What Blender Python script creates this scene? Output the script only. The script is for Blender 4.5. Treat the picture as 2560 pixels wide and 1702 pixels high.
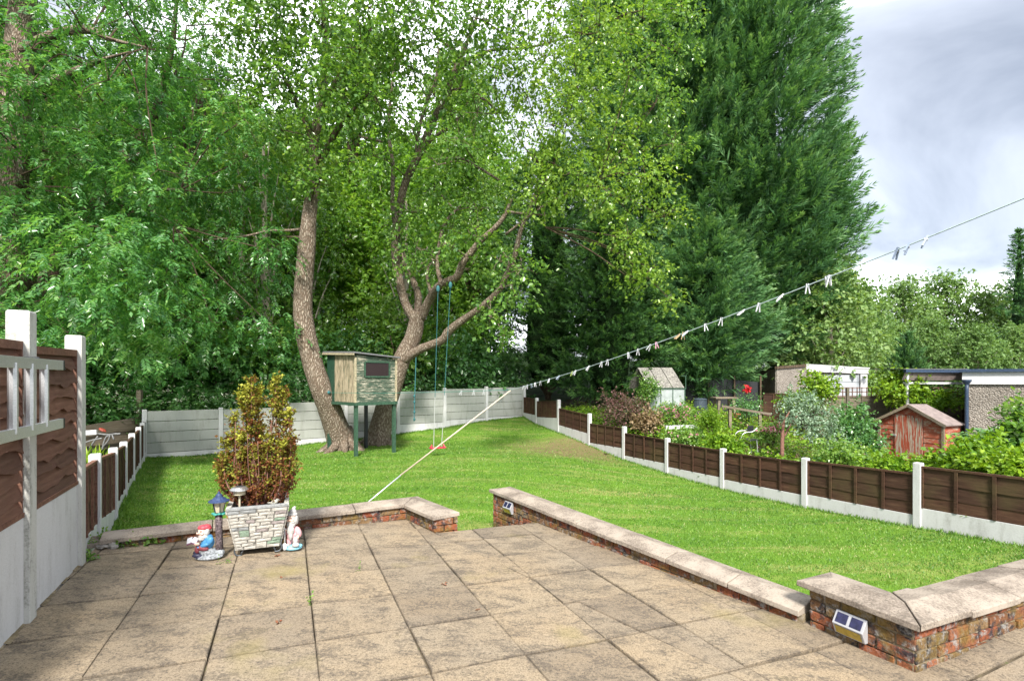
import bpy, math, random
import numpy as np
from mathutils import Vector, Matrix

# ------------------------------------------------------------------ scene, camera, light
for o in list(bpy.data.objects):
    bpy.data.objects.remove(o, do_unlink=True)
sc = bpy.context.scene
col = sc.collection
R = math.radians
F, CH, CX, CY = 1311.67, 1.6615, 1280.0, 945.0      # lens in photo pixels, eye height, principal point

cam = bpy.data.cameras.new('camera')
cam.sensor_width = 36.0
cam.lens = 36.0 * F / 2560.0
cam.shift_y = (CY - 851.0) / 2560.0
cam.clip_start = 0.05
cam.clip_end = 2000
co = bpy.data.objects.new('camera', cam)
col.objects.link(co)
co.location = (0, 0, CH)
co.rotation_euler = (R(90), 0, 0)
sc.camera = co

SUN_EL, SUN_AZ = R(44), R(178)      # azimuth clockwise from +Y (the view direction)
sd = Vector((math.sin(SUN_AZ) * math.cos(SUN_EL), math.cos(SUN_AZ) * math.cos(SUN_EL), math.sin(SUN_EL)))
w = bpy.data.worlds.new('World')
sc.world = w
w.use_nodes = True
nt = w.node_tree
nt.nodes.clear()
def wn(t, **k):
    n = nt.nodes.new(t)
    for a, b in k.items():
        setattr(n, a, b)
    return n
wl = nt.links.new
sky = wn('ShaderNodeTexSky', sky_type='NISHITA', sun_disc=False)
sky.sun_elevation = SUN_EL
sky.sun_rotation = SUN_AZ
tc = wn('ShaderNodeTexCoord')
sep = wn('ShaderNodeSeparateXYZ')
wl(tc.outputs['Generated'], sep.inputs[0])
den = wn('ShaderNodeMath', operation='ADD'); den.inputs[1].default_value = 0.38
wl(sep.outputs['Z'], den.inputs[0])
mx = wn('ShaderNodeMath', operation='MAXIMUM'); mx.inputs[1].default_value = 0.05
wl(den.outputs[0], mx.inputs[0])
dx = wn('ShaderNodeMath', operation='DIVIDE'); wl(sep.outputs['X'], dx.inputs[0]); wl(mx.outputs[0], dx.inputs[1])
dy = wn('ShaderNodeMath', operation='DIVIDE'); wl(sep.outputs['Y'], dy.inputs[0]); wl(mx.outputs[0], dy.inputs[1])
cmb = wn('ShaderNodeCombineXYZ'); wl(dx.outputs[0], cmb.inputs[0]); wl(dy.outputs[0], cmb.inputs[1])
mp = wn('ShaderNodeMapping'); wl(cmb.outputs[0], mp.inputs[0])
mp.inputs['Rotation'].default_value = (0, 0, R(28))
mp.inputs['Scale'].default_value = (0.75, 1.25, 1)
mp.inputs['Location'].default_value = (3.66, 2.42, 0)
n1 = wn('ShaderNodeTexNoise'); wl(mp.outputs[0], n1.inputs['Vector'])
n1.inputs['Scale'].default_value = 1.25; n1.inputs['Detail'].default_value = 7; n1.inputs['Roughness'].default_value = 0.52
n1.inputs['Distortion'].default_value = 0.5
rp = wn('ShaderNodeValToRGB'); wl(n1.outputs[0], rp.inputs[0])
e = rp.color_ramp.elements
e[0].position = 0.33; e[0].color = (.66, .73, .88, 1)
e[1].position = 0.67; e[1].color = (8.2, 8.3, 8.5, 1)
q = e.new(0.49); q.color = (1.6, 1.7, 1.9, 1)
mixc = wn('ShaderNodeMixRGB'); mixc.inputs[0].default_value = 0.92
wl(sky.outputs[0], mixc.inputs[1]); wl(rp.outputs[0], mixc.inputs[2])
bg = wn('ShaderNodeBackground'); bg.inputs[1].default_value = 0.145
wl(mixc.outputs[0], bg.inputs[0])
wo = wn('ShaderNodeOutputWorld'); wl(bg.outputs[0], wo.inputs[0])

sl = bpy.data.lights.new('sun', 'SUN')
sl.energy = 2.4
sl.angle = R(10)
sl.color = (1.0, 0.95, 0.87)
so = bpy.data.objects.new('sun', sl)
col.objects.link(so)
so.location = (0, -10, 30)
so.rotation_euler = (-sd).to_track_quat('-Z', 'Y').to_euler()

sc.view_settings.view_transform = 'Standard'
sc.view_settings.look = 'None'
sc.view_settings.gamma = 1.0
sc.view_settings.use_curve_mapping = False
sc.view_settings.exposure = 2.0
sc.cycles.max_bounces = 6
sc.cycles.diffuse_bounces = 3
sc.cycles.transmission_bounces = 4
sc.cycles.glossy_bounces = 2

rng = np.random.default_rng(11)
rnd = random.Random(5)

# ------------------------------------------------------------------ places
def at(u, v, y):
    return Vector(((u - CX) / F * y, y, CH - (v - CY) / F * y))
def disp(x, y, d):                       # the same from a 2359 px wide view of the photo
    return at(x * 1.0852, y * 1.0852, d)
TH = 0.4035
E1 = Vector((math.cos(TH), math.sin(TH), 0)); E2 = Vector((-math.sin(TH), math.cos(TH), 0))
def patio_z(x, y):
    s = (x - 2.434) * E1.x + (y - 3.162) * E1.y
    return -0.0269 * x - 0.0163 * y + 0.087 * max(0.0, s)
def on_patio(u, v):
    t = (u - CX) / F
    k = (v - CY) / F
    y = CH / (k - 0.0269 * t - 0.0163)
    return Vector((t * y, y, patio_z(t * y, y)))

# right fence (parallel to the paving), back fence, left fence
RF = []            # photo u, depth, ground z, panel (left bay end) top/bottom, (right bay start) top/bottom
for u, vg, lt, lb, rt, rb in ((2296, 1319, 1188, 1288, 1168, 1267), (2014, 1269, 1159, 1238, 1154, 1234), (1808, 1223, 1129, 1194, 1132, 1197),
                              (1669, 1185, 1102, 1159, 1107, 1166), (1561, 1150, 1072, 1121, 1084, 1138), (1474, 1113, 1039, 1084, 1060, 1106),
                              (1397, 1080, 1004, 1045, 1022, 1062), (1342, 1060, 999, 1038, 1004, 1042), (1309, 1041, 994, 1031, 994, 1031)):
    t = (u - CX) / F
    y = 9.0 / (E1.x * t + E1.y)
    Z = lambda v: CH - (v - CY) / F * y
    RF.append((Vector((t * y, y, 0)), Z(vg), Z(lt), Z(lb), Z(rt), Z(rb)))
BD = Vector((-0.819, -0.5736, 0))
BC = RF[-1][0] + E1 * 0.02
BF = [BC + BD * s for s in (0, 1.85, 3.70, 5.55, 7.40, 9.25, 11.08, 12.92)]
BFG = (0.09, 0.0, -0.2, -0.32, -0.42, -0.5, -0.56, -0.53)
BFT = (1.28, 1.25, 1.18, 1.02, 0.88, 0.74, 0.75)
LA = Vector((-3.82, 4.59, 0))
LD = (BF[-1] - LA).normalized()
LF = [LA + LD * s for s in (0, 1.32, 3.25, 4.95, 6.85, 8.95, 10.6)] + [BF[-1] + LD * -0.12]
LFG = (0.0, -0.08, -0.33, -0.35, -0.40, -0.46, -0.51, -0.5)
LFT = (0.95, 0.81, 0.66, 0.57, 0.54, 0.50, 0.48, 0.50)

CP = [(p[0].x, p[0].y, p[1]) for p in RF]
CP += [(p.x, p.y, z) for p, z in zip(BF[1:], BFG[1:])]
CP += [(p.x, p.y, z) for p, z in list(zip(LF, LFG))[2:-1]]
CP += [(-2.5, 7.0, -.40), (0, 8, -.56), (3, 9, -.74), (1.5, 6, -.62), (3.5, 5, -.6), (5, 5, -.58), (7.2, 6, -.52), (-5, 15.2, -.46), (-1, 13, -.45),
       (-4, 11, -.45), (1.5, 14, -.5), (0, 0, -.7), (-5, 0, -.7), (7, 0, -.7), (-3, 4, -.6), (1, 3.5, -.7), (-6, 4, -.5),
       (7.8, 12, -.75), (9.5, 15, -.75), (7.2, 15.5, -.3), (6.2, 17.2, .08), (5.2, 19, .25), (9, 19, -.1), (12, 17, -.6), (6.5, 21.5, .4), (3.5, 20, .05),
       (12, 24, .3), (20, 30, 1), (15, 10, -.8), (30, 42, 2), (40, 20, .5), (-6.8, 8, -.2), (-8.8, 11, -.3), (-12, 13, 0), (-15, 10, .3), (-20, 15, 1.5),
       (-14, 18, .8), (-8, 18.3, .1), (-4, 21, .5), (0, 24.5, .8), (-10, 24, 1.6), (-20, 25, 3), (-5, 30, 2.2), (5, 30, 1.5), (-15, 40, 4.5), (5, 45, 3.5), (25, 50, 2.5),
       (-45, 30, 4), (-45, -10, 1), (45, -10, 0), (0, -30, -.7), (-20, 65, 4.5), (30, 65, 3), (60, 40, 2)]
CP = np.array(CP)
def tps(r2):
    return 0.5 * r2 * np.log(r2 + 1e-9)
_n = len(CP)
_K = tps(((CP[:, None, :2] - CP[None, :, :2]) ** 2).sum(2)) + np.eye(_n) * 0.6
_P = np.c_[np.ones(_n), CP[:, :2]]
_A = np.block([[_K, _P], [_P.T, np.zeros((3, 3))]])
_W = np.linalg.solve(_A, np.r_[CP[:, 2], np.zeros(3)])
def hz(x, y):
    x = np.atleast_1d(np.asarray(x, float)); y = np.atleast_1d(np.asarray(y, float))
    d = np.hypot(x, y)
    s = np.minimum(1, 60 / np.maximum(d, 1e-6))
    X = np.c_[(x * s).ravel(), (y * s).ravel()]
    out = np.zeros(len(X))
    for a in range(0, len(X), 20000):
        B = X[a:a + 20000]
        out[a:a + 20000] = tps(((B[:, None] - CP[None, :, :2]) ** 2).sum(2)) @ _W[:_n] + np.c_[np.ones(len(B)), B] @ _W[_n:]
    return out.reshape(x.shape)
def gz(x, y):
    return float(hz(x, y)[0])
def on_lawn(u, v):
    y = 12.0
    t = (u - CX) / F; k = (v - CY) / F
    for _ in range(30):
        y = 0.5 * y + 0.5 * max(3.0, (CH - gz(t * y, y)) / k)
    return Vector((t * y, y, gz(t * y, y)))

# ------------------------------------------------------------------ objects
ORG = {}
def tag(o, label=None, cat=None, group=None, kind=None):
    for k, v in (('label', label), ('category', cat), ('group', group), ('kind', kind)):
        if v:
            o[k] = v
    return o
def thing(name, loc, label, cat, group=None):
    o = bpy.data.objects.new(name, None)
    o.empty_display_size = 0.1
    col.objects.link(o)
    o.location = loc
    ORG[o.name] = Vector(loc)
    return tag(o, label, cat, group)
def link(o, parent=None):
    col.objects.link(o)
    if parent is not None:
        o.parent = parent
    return o
def npmesh(name, V, faces, mat, parent=None, attr=None, smooth=False, n=3):
    """V (k,3) world points; faces (m,n) array"""
    V = np.asarray(V, np.float32)
    if parent is not None:
        V = V - np.array(ORG[parent.name], np.float32)
    me = bpy.data.meshes.new(name)
    m = len(faces)
    me.vertices.add(len(V)); me.vertices.foreach_set('co', V.ravel())
    me.loops.add(m * n); me.loops.foreach_set('vertex_index', np.asarray(faces, np.int32).ravel())
    me.polygons.add(m)
    me.polygons.foreach_set('loop_start', np.arange(0, m * n, n, dtype=np.int32))
    me.polygons.foreach_set('loop_total', np.full(m, n, np.int32))
    if smooth:
        me.polygons.foreach_set('use_smooth', np.ones(m, bool))
    if attr is not None:
        a = me.attributes.new('rnd', 'FLOAT', 'POINT')
        a.data.foreach_set('value', np.asarray(attr, np.float32))
    me.update(calc_edges=True)
    me.materials.append(mat)
    o = bpy.data.objects.new(name, me)
    link(o, parent)
    ORG[o.name] = ORG[parent.name] if parent is not None else Vector()
    return o

class MB:
    def __init__(s):
        s.v = []; s.f = []
    def add(s, vs, fs):
        n = len(s.v)
        s.v += [tuple(p) for p in vs]
        s.f += [tuple(i + n for i in f) for f in fs]
        return s
    def box(s, c, size, M=None):
        hx, hy, hz_ = (d / 2 for d in size)
        P = [Vector((a * hx, b * hy, d * hz_)) for d in (-1, 1) for b in (-1, 1) for a in (-1, 1)]
        c = Vector(c)
        P = [c + (M @ p if M else p) for p in P]
        return s.add(P, [(0, 2, 3, 1), (4, 5, 7, 6), (0, 1, 5, 4), (2, 6, 7, 3), (0, 4, 6, 2), (1, 3, 7, 5)])
    def beam(s, a, b, wd, ht, up=(0, 0, 1)):
        a = Vector(a); b = Vector(b)
        d = b - a
        x = d.normalized()
        y = Vector(up).cross(x)
        if y.length < 1e-4:
            y = Vector((1, 0, 0)).cross(x)
        y.normalize()
        z = x.cross(y)
        return s.box((a + b) / 2, (d.length, wd, ht), Matrix((x, y, z)).transposed())
    def tube(s, pts, rads, n=8, cap=True, wob=0.0):
        pts = [Vector(p) for p in pts]
        if not hasattr(rads, '__len__'):
            rads = [rads] * len(pts)
        T = []
        for i in range(len(pts)):
            d = pts[min(i + 1, len(pts) - 1)] - pts[max(i - 1, 0)]
            T.append(d.normalized() if d.length > 1e-9 else Vector((0, 0, 1)))
        ref = Vector((1, 0, 0)) if abs(T[0].x) < 0.9 else Vector((0, 1, 0))
        nx = (ref - T[0] * ref.dot(T[0])).normalized()
        vs = []
        for i, p in enumerate(pts):
            nx = (nx - T[i] * nx.dot(T[i])).normalized()
            ny = T[i].cross(nx)
            for k in range(n):
                a = 2 * math.pi * k / n
                r = rads[i] * (1 + (wob * rnd.uniform(-1, 1) if wob else 0))
                vs.append(p + nx * (r * math.cos(a)) + ny * (r * math.sin(a)))
        fs = [(i * n + k, i * n + (k + 1) % n, (i + 1) * n + (k + 1) % n, (i + 1) * n + k) for i in range(len(pts) - 1) for k in range(n)]
        if cap:
            fs.append(tuple(range(n - 1, -1, -1)))
            m = (len(pts) - 1) * n
            fs.append(tuple(range(m, m + n)))
        return s.add(vs, fs)
    def lathe(s, o, prof, n=16, M=None, sc_=(1, 1)):
        o = Vector(o)
        vs = []
        for r, z in prof:
            for k in range(n):
                a = 2 * math.pi * k / n
                p = Vector((r * math.cos(a) * sc_[0], r * math.sin(a) * sc_[1], z))
                vs.append(o + (M @ p if M else p))
        m = len(prof)
        fs = [(i * n + k, i * n + (k + 1) % n, (i + 1) * n + (k + 1) % n, (i + 1) * n + k) for i in range(m - 1) for k in range(n)]
        fs.append(tuple(range(n - 1, -1, -1)))
        fs.append(tuple(range((m - 1) * n, m * n)))
        return s.add(vs, fs)
    def ell(s, c, r, M=None, nu=12, nv=8):
        prof = [(math.sin(math.pi * i / nv), -math.cos(math.pi * i / nv)) for i in range(1, nv)]
        c = Vector(c)
        vs = [c + (M @ Vector((0, 0, -r[2])) if M else Vector((0, 0, -r[2])))]
        for q, z in prof:
            for k in range(nu):
                a = 2 * math.pi * k / nu
                p = Vector((r[0] * q * math.cos(a), r[1] * q * math.sin(a), r[2] * z))
                vs.append(c + (M @ p if M else p))
        vs.append(c + (M @ Vector((0, 0, r[2])) if M else Vector((0, 0, r[2]))))
        fs = [(0, 1 + (k + 1) % nu, 1 + k) for k in range(nu)]
        for i in range(nv - 2):
            fs += [(1 + i * nu + k, 1 + i * nu + (k + 1) % nu, 1 + (i + 1) * nu + (k + 1) % nu, 1 + (i + 1) * nu + k) for k in range(nu)]
        L = len(vs) - 1
        b = 1 + (nv - 2) * nu
        fs += [(L, b + k, b + (k + 1) % nu) for k in range(nu)]
        return s.add(vs, fs)
    def prism(s, poly, dz):
        """poly: list of 3D points (counter-clockwise from above), extruded by vector dz"""
        n = len(poly)
        dz = Vector(dz)
        vs = [Vector(p) for p in poly] + [Vector(p) + dz for p in poly]
        fs = [tuple(range(n - 1, -1, -1)), tuple(range(n, 2 * n))] + [(i, (i + 1) % n, n + (i + 1) % n, n + i) for i in range(n)]
        return s.add(vs, fs)
    def build(s, name, mat, parent=None, smooth=False, bevel=0.0, origin=None):
        me = bpy.data.meshes.new(name)
        o0 = ORG[parent.name] if parent is not None else (Vector(origin) if origin is not None else Vector())
        me.from_pydata([tuple(Vector(p) - o0) for p in s.v], [], s.f)
        if smooth:
            me.polygons.foreach_set('use_smooth', [True] * len(me.polygons))
        me.update()
        me.materials.append(mat)
        o = bpy.data.objects.new(name, me)
        link(o, parent)
        if parent is None:
            o.location = o0
        ORG[o.name] = o0
        if bevel:
            m = o.modifiers.new('bevel', 'BEVEL'); m.width = bevel; m.segments = 2; m.limit_method = 'ANGLE'
        return o
def crom(pts, k=5):
    """smooth curve through points; each point may carry a radius as 4th number"""
    P = [np.array(p, float) for p in pts]
    P = [2 * P[0] - P[1]] + P + [2 * P[-1] - P[-2]]
    out = []
    for i in range(1, len(P) - 2):
        for t in np.linspace(0, 1, k, endpoint=False):
            a, b, c, d = P[i - 1:i + 3]
            out.append(0.5 * (2 * b + (c - a) * t + (2 * a - 5 * b + 4 * c - d) * t * t + (3 * b - a - 3 * c + d) * t ** 3))
    out.append(P[-2])
    return out
def ctube(mb, pts, k=5, n=10, wob=0.0):
    c = crom([tuple(p) for p in pts], k)
    mb.tube([p[:3] for p in c], [max(0.003, p[3]) for p in c], n, wob=wob)
    return c
def rz(a):
    return Matrix.Rotation(a, 3, 'Z')
def ang(d):
    return math.atan2(d.y, d.x)

# ------------------------------------------------------------------ materials
def mat(name):
    m = bpy.data.materials.new(name)
    m.use_nodes = True
    m.node_tree.nodes.clear()
    return m
class N:
    """small node-graph helper"""
    def __init__(s, name):
        s.m = mat(name); s.t = s.m.node_tree
        s.out = s.n('ShaderNodeOutputMaterial')
    def n(s, t, **k):
        o = s.t.nodes.new(t)
        for a, b in k.items():
            if a.startswith('_'):
                continue
            setattr(o, a, b)
        return o
    def set(s, node, key, val):
        if hasattr(val, 'is_output') or isinstance(val, bpy.types.NodeSocket):
            s.t.links.new(val, node.inputs[key])
        else:
            node.inputs[key].default_value = val
    def coord(s, kind='Object', scale=(1, 1, 1), rot=(0, 0, 0)):
        if kind == 'World':
            c = s.n('ShaderNodeNewGeometry').outputs['Position']
        else:
            c = s.n('ShaderNodeTexCoord').outputs[kind]
        mp_ = s.n('ShaderNodeMapping')
        s.t.links.new(c, mp_.inputs[0])
        mp_.inputs['Scale'].default_value = scale
        mp_.inputs['Rotation'].default_value = rot
        return mp_.outputs[0]
    def noise(s, vec, scale=5, detail=4, rough=0.55, dist=0.0):
        o = s.n('ShaderNodeTexNoise')
        s.t.links.new(vec, o.inputs['Vector'])
        o.inputs['Scale'].default_value = scale; o.inputs['Detail'].default_value = detail
        o.inputs['Roughness'].default_value = rough; o.inputs['Distortion'].default_value = dist
        return o.outputs[0]
    def vor(s, vec, scale=5, feature='F1', out='Distance'):
        o = s.n('ShaderNodeTexVoronoi', feature=feature)
        s.t.links.new(vec, o.inputs['Vector'])
        o.inputs['Scale'].default_value = scale
        return o.outputs[out]
    def ramp(s, fac, stops, interp='LINEAR'):
        o = s.n('ShaderNodeValToRGB')
        s.t.links.new(fac, o.inputs[0])
        o.color_ramp.interpolation = interp
        el = o.color_ramp.elements
        c4 = lambda c: (c, c, c, 1) if not hasattr(c, '__len__') else (*c, 1)
        el[0].position = stops[0][0]; el[0].color = c4(stops[0][1])
        el[1].position = stops[-1][0]; el[1].color = c4(stops[-1][1])
        for p, c in stops[1:-1]:
            q_ = el.new(p); q_.color = c4(c)
        return o.outputs[0]
    def mix(s, fac, a, b, mode='MIX'):
        o = s.n('ShaderNodeMixRGB', blend_type=mode)
        for k, v in ((0, fac), (1, a), (2, b)):
            if isinstance(v, bpy.types.NodeSocket):
                s.t.links.new(v, o.inputs[k])
            elif k == 0:
                o.inputs[0].default_value = v
            else:
                o.inputs[k].default_value = (*v, 1) if len(v) == 3 else v
        return o.outputs[0]
    def math(s, op, a, b=0.0):
        o = s.n('ShaderNodeMath', operation=op)
        for k, v in ((0, a), (1, b)):
            if isinstance(v, bpy.types.NodeSocket):
                s.t.links.new(v, o.inputs[k])
            else:
                o.inputs[k].default_value = v
        return o.outputs[0]
    def attr(s, name='rnd'):
        o = s.n('ShaderNodeAttribute')
        o.attribute_name = name
        return o.outputs['Fac']
    def orand(s):
        return s.n('ShaderNodeObjectInfo').outputs['Random']
    def sepz(s, vec, ax='Z'):
        o = s.n('ShaderNodeSeparateXYZ')
        s.t.links.new(vec, o.inputs[0])
        return o.outputs[ax]
    def bump(s, h, strength=0.4, dist=0.01):
        o = s.n('ShaderNodeBump')
        s.t.links.new(h, o.inputs['Height'])
        o.inputs['Strength'].default_value = strength
        o.inputs['Distance'].default_value = dist
        return o.outputs[0]
    def pbr(s, color, rough=0.7, normal=None, metal=0.0, spec=0.3, **kw):
        b = s.n('ShaderNodeBsdfPrincipled')
        if isinstance(color, bpy.types.NodeSocket):
            s.t.links.new(color, b.inputs['Base Color'])
        else:
            b.inputs['Base Color'].default_value = (*color, 1)
        if isinstance(rough, bpy.types.NodeSocket):
            s.t.links.new(rough, b.inputs['Roughness'])
        else:
            b.inputs['Roughness'].default_value = rough
        b.inputs['Metallic'].default_value = metal
        b.inputs['Specular IOR Level'].default_value = spec
        if normal is not None:
            s.t.links.new(normal, b.inputs['Normal'])
        for k, v in kw.items():
            b.inputs[k].default_value = v
        s.t.links.new(b.outputs[0], s.out.inputs[0])
        return s.m

def leafmat(name, stops, trans=0.35, rough=0.45, spec=0.35):
    g = N(name)
    c = g.ramp(g.attr(), stops)
    ob = g.orand()
    c = g.mix(0.5, c, g.ramp(ob, [(0, (.82, .9, .8)), (1, (1.15, 1.08, 1.05))]), 'MULTIPLY')
    p = g.n('ShaderNodeBsdfPrincipled')
    g.t.links.new(c, p.inputs['Base Color'])
    p.inputs['Roughness'].default_value = rough
    p.inputs['Specular IOR Level'].default_value = spec
    tr = g.n('ShaderNodeBsdfTranslucent')
    g.t.links.new(g.mix(1.0, c, (1.25, 1.2, .55), 'MULTIPLY'), tr.inputs[0])
    mx_ = g.n('ShaderNodeMixShader')
    mx_.inputs[0].default_value = trans
    g.t.links.new(p.outputs[0], mx_.inputs[1]); g.t.links.new(tr.outputs[0], mx_.inputs[2])
    g.t.links.new(mx_.outputs[0], g.out.inputs[0])
    return g.m
def plain(name, color, rough=0.6, metal=0.0, vary=0.12, scale=25, bump=0.15, spec=0.3):
    g = N(name)
    v = g.coord('Object')
    n_ = g.noise(v, scale, 4)
    c = g.mix(1.0, color, g.ramp(n_, [(0.3, 1 - vary * 1.6), (0.7, 1 + vary)]), 'MULTIPLY')
    return g.pbr(c, rough, g.bump(n_, bump, 0.004), metal, spec)

M = {}
M['ash'] = leafmat('ash_leaf', [(0, (.045, .15, .045)), (.45, (.105, .275, .075)), (.8, (.18, .36, .095)), (1, (.31, .47, .18))], .5, .27, .75)
M['broad'] = leafmat('broad_leaf', [(0, (.045, .13, .03)), (.4, (.125, .26, .05)), (.8, (.215, .36, .07)), (1, (.36, .49, .17))], .48, .26, .75)
M['bright'] = leafmat('bright_leaf', [(0, (.08, .18, .03)), (.4, (.18, .32, .045)), (.8, (.29, .43, .07)), (1, (.46, .57, .2))], .48, .28, .75)
M['dark'] = leafmat('dark_leaf', [(0, (.04, .12, .042)), (.5, (.095, .24, .072)), (1, (.2, .37, .13))], .42, .28, .75)
M['sunny'] = leafmat('sunlit_yellow_green_leaf', [(0, (.09, .21, .035)), (.4, (.18, .35, .055)), (.8, (.28, .47, .085)), (1, (.43, .6, .2))], .58, .3, .6)  # yellow-green leaf with sunlight put into its colour, for the wood behind
M['far'] = leafmat('far_leaf', [(0, (.1, .185, .06)), (.5, (.18, .3, .095)), (1, (.32, .44, .19))], .42)
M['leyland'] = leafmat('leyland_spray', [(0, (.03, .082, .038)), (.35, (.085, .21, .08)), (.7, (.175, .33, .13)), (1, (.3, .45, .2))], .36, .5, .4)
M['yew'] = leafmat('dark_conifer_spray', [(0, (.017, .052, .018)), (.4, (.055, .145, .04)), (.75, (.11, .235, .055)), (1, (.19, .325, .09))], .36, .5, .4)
M['pale'] = leafmat('pale_grey_leaf', [(0, (.08, .15, .09)), (.5, (.19, .29, .19)), (1, (.42, .5, .4))], .25)
M['vine'] = leafmat('vine_leaf', [(0, (.09, .2, .015)), (.5, (.2, .34, .02)), (1, (.36, .48, .05))], .4)
M['pinkbush'] = leafmat('pink_tinged_leaf', [(0, (.05, .09, .03)), (.4, (.15, .1, .07)), (.7, (.32, .15, .15)), (1, (.45, .25, .27))], .25)
M['goldcon'] = leafmat('golden_conifer_spray', [(0, (.13, .04, .02)), (.3, (.2, .08, .03)), (.5, (.16, .16, .025)), (.75, (.27, .28, .03)), (1, (.42, .42, .07))], .25, .6, .2)
M['flowerpink'] = leafmat('pink_petal', [(0, (.5, .14, .25)), (1, (.75, .42, .52))], .3)
M['flowerwhite'] = leafmat('white_petal', [(0, (.5, .56, .42)), (1, (.8, .82, .74))], .3)
M['flowerred'] = leafmat('red_petal', [(0, (.5, .01, .02)), (1, (.75, .03, .04))], .2)
M['grass'] = leafmat('grass_blade', [(0, (.055, .145, .022)), (.4, (.12, .25, .036)), (.8, (.215, .345, .06)), (1, (.37, .37, .17))], .38, .45, .35)
M['drygrass'] = leafmat('dry_grass', [(0, (.16, .1, .05)), (1, (.34, .25, .15))], .2)

g = N('bark_brown')
v = g.coord('World', (9, 9, 2.2))
a = g.vor(g.mix(.35, v, g.noise(v, 2.2, 4), 'ADD'), 3.0, 'DISTANCE_TO_EDGE')
n_ = g.noise(g.coord('World', (1, 1, .5)), 9, 6, .65)
c = g.mix(g.ramp(a, [(0.0, 0), (.28, 1)]), (.10, .068, .046), g.ramp(n_, [(.3, (.18, .143, .11)), (.55, (.32, .268, .21)), (.75, (.46, .41, .335))]))
M['bark'] = g.pbr(c, .85, g.bump(g.math('ADD', g.ramp(a, [(0, 0), (.3, 1)]), g.math('MULTIPLY', n_, .5)), .8, .03), spec=.15)
g = N('bark_dark')
v = g.coord('World', (7, 7, 1.6))
n_ = g.noise(v, 3, 6, .65)
M['bark_dark'] = g.pbr(g.ramp(n_, [(.3, (.03, .022, .016)), (.6, (.11, .08, .055)), (.8, (.22, .17, .12))]), .9, g.bump(n_, .7, .02), spec=.1)
g = N('bark_pale')
v = g.coord('World', (7, 7, 2))
n_ = g.noise(v, 4, 6, .65)
M['bark_pale'] = g.pbr(g.ramp(n_, [(.3, (.2, .17, .13)), (.7, (.45, .4, .33))]), .9, g.bump(n_, .5, .01), spec=.1)

g = N('lawn_soil')
v = g.coord('World')
st = g.noise(g.coord('World', (.35, 2.2, 1), (0, 0, R(-62))), 1.1, 5, .6, .4)
n_ = g.noise(v, 1.3, 5, .6)
n2 = g.noise(v, 60, 3, .7)
c = g.mix(g.ramp(st, [(.5, 0), (.72, .85)]), g.ramp(n_, [(.3, (.075, .165, .016)), (.7, (.125, .23, .025))]), (.29, .27, .1))
c = g.mix(1, c, g.ramp(n2, [(.3, .55), (.7, 1.3)]), 'MULTIPLY')
pv = g.n('ShaderNodeVectorMath', operation='SUBTRACT')
g.t.links.new(v, pv.inputs[0]); pv.inputs[1].default_value = (1.8, 16.4, -.3)
ln_ = g.n('ShaderNodeVectorMath', operation='LENGTH'); g.t.links.new(pv.outputs[0], ln_.inputs[0])
wr_ = g.math('ADD', ln_.outputs['Value'], g.math('MULTIPLY', g.noise(v, 1.6, 5, .65), 3.2))
c = g.mix(g.ramp(g.math('MULTIPLY', wr_, .2), [(.5, .95), (.85, 0)]), c, g.ramp(n2, [(.35, (.1, .085, .035)), (.65, (.22, .17, .09))]))
M['lawn'] = g.pbr(c, .9, g.bump(n2, .6, .02), spec=.1)
g = N('garden_soil')
v = g.coord('World')
n_ = g.noise(v, 2.5, 6, .65)
M['soil'] = g.pbr(g.ramp(n_, [(.3, (.03, .05, .012)), (.5, (.07, .06, .025)), (.7, (.1, .065, .035))]), .95, g.bump(g.noise(v, 30, 4), .7, .03), spec=.05)
g = N('woodland_floor')
n_ = g.noise(g.coord('World'), 1.8, 6, .7)
M['forest'] = g.pbr(g.ramp(n_, [(.3, (.015, .03, .008)), (.55, (.03, .065, .015)), (.75, (.06, .05, .025))]), .95, g.bump(n_, .8, .08), spec=.05)

g = N('paving_concrete')
v = g.coord('World')
big = g.noise(v, 1.15, 5, .62, .3)
med = g.noise(g.coord('World', (1, 1.9, 1), (0, 0, TH)), 4.2, 6, .68, .3)
fine = g.noise(v, 42, 5, .72)
c = g.mix(g.ramp(big, [(.3, 0), (.72, 1)]), (.265, .208, .143), (.245, .205, .155))
c = g.mix(.85, c, g.ramp(g.orand(), [(0, (.78, .77, .77)), (.5, (.96, .96, .95)), (1, (1.1, 1.07, 1.0))]), 'MULTIPLY')
st = g.ramp(g.math('ADD', g.math('MULTIPLY', med, .55), g.math('MULTIPLY', fine, .55)), [(.47, 1), (.58, 0)])
c = g.mix(g.math('MULTIPLY', st, .7), c, (.085, .072, .06))
c = g.mix(g.math('MULTIPLY', g.ramp(g.attr('edge'), [(.2, 0), (1, 1)]), g.ramp(med, [(.35, .6), (.65, .12)])), c, (.065, .055, .045))
c = g.mix(g.ramp(g.vor(v, 58), [(.13, .8), (.24, 0)]), c, (.055, .048, .042))
c = g.mix(g.ramp(g.vor(v, 120), [(.1, .75), (.22, 0)]), c, (.06, .052, .045))
c = g.mix(1, c, g.ramp(g.noise(v, 95, 4, .75), [(.32, .5), (.5, 1.0), (.7, 1.22)]), 'MULTIPLY')
ly = g.noise(g.coord('World', (1, 1, 1)), .8, 4, .6)
c = g.mix(g.ramp(ly, [(.58, 0), (.7, .45)]), c, (.25, .21, .07))
h = g.math('ADD', g.math('MULTIPLY', med, 1.0), g.math('MULTIPLY', fine, .45))
M['slab'] = g.pbr(c, .9, g.bump(h, .55, .012), spec=.12)
g = N('paving_bed')
n_ = g.noise(g.coord('World'), 9, 5, .6)
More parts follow.
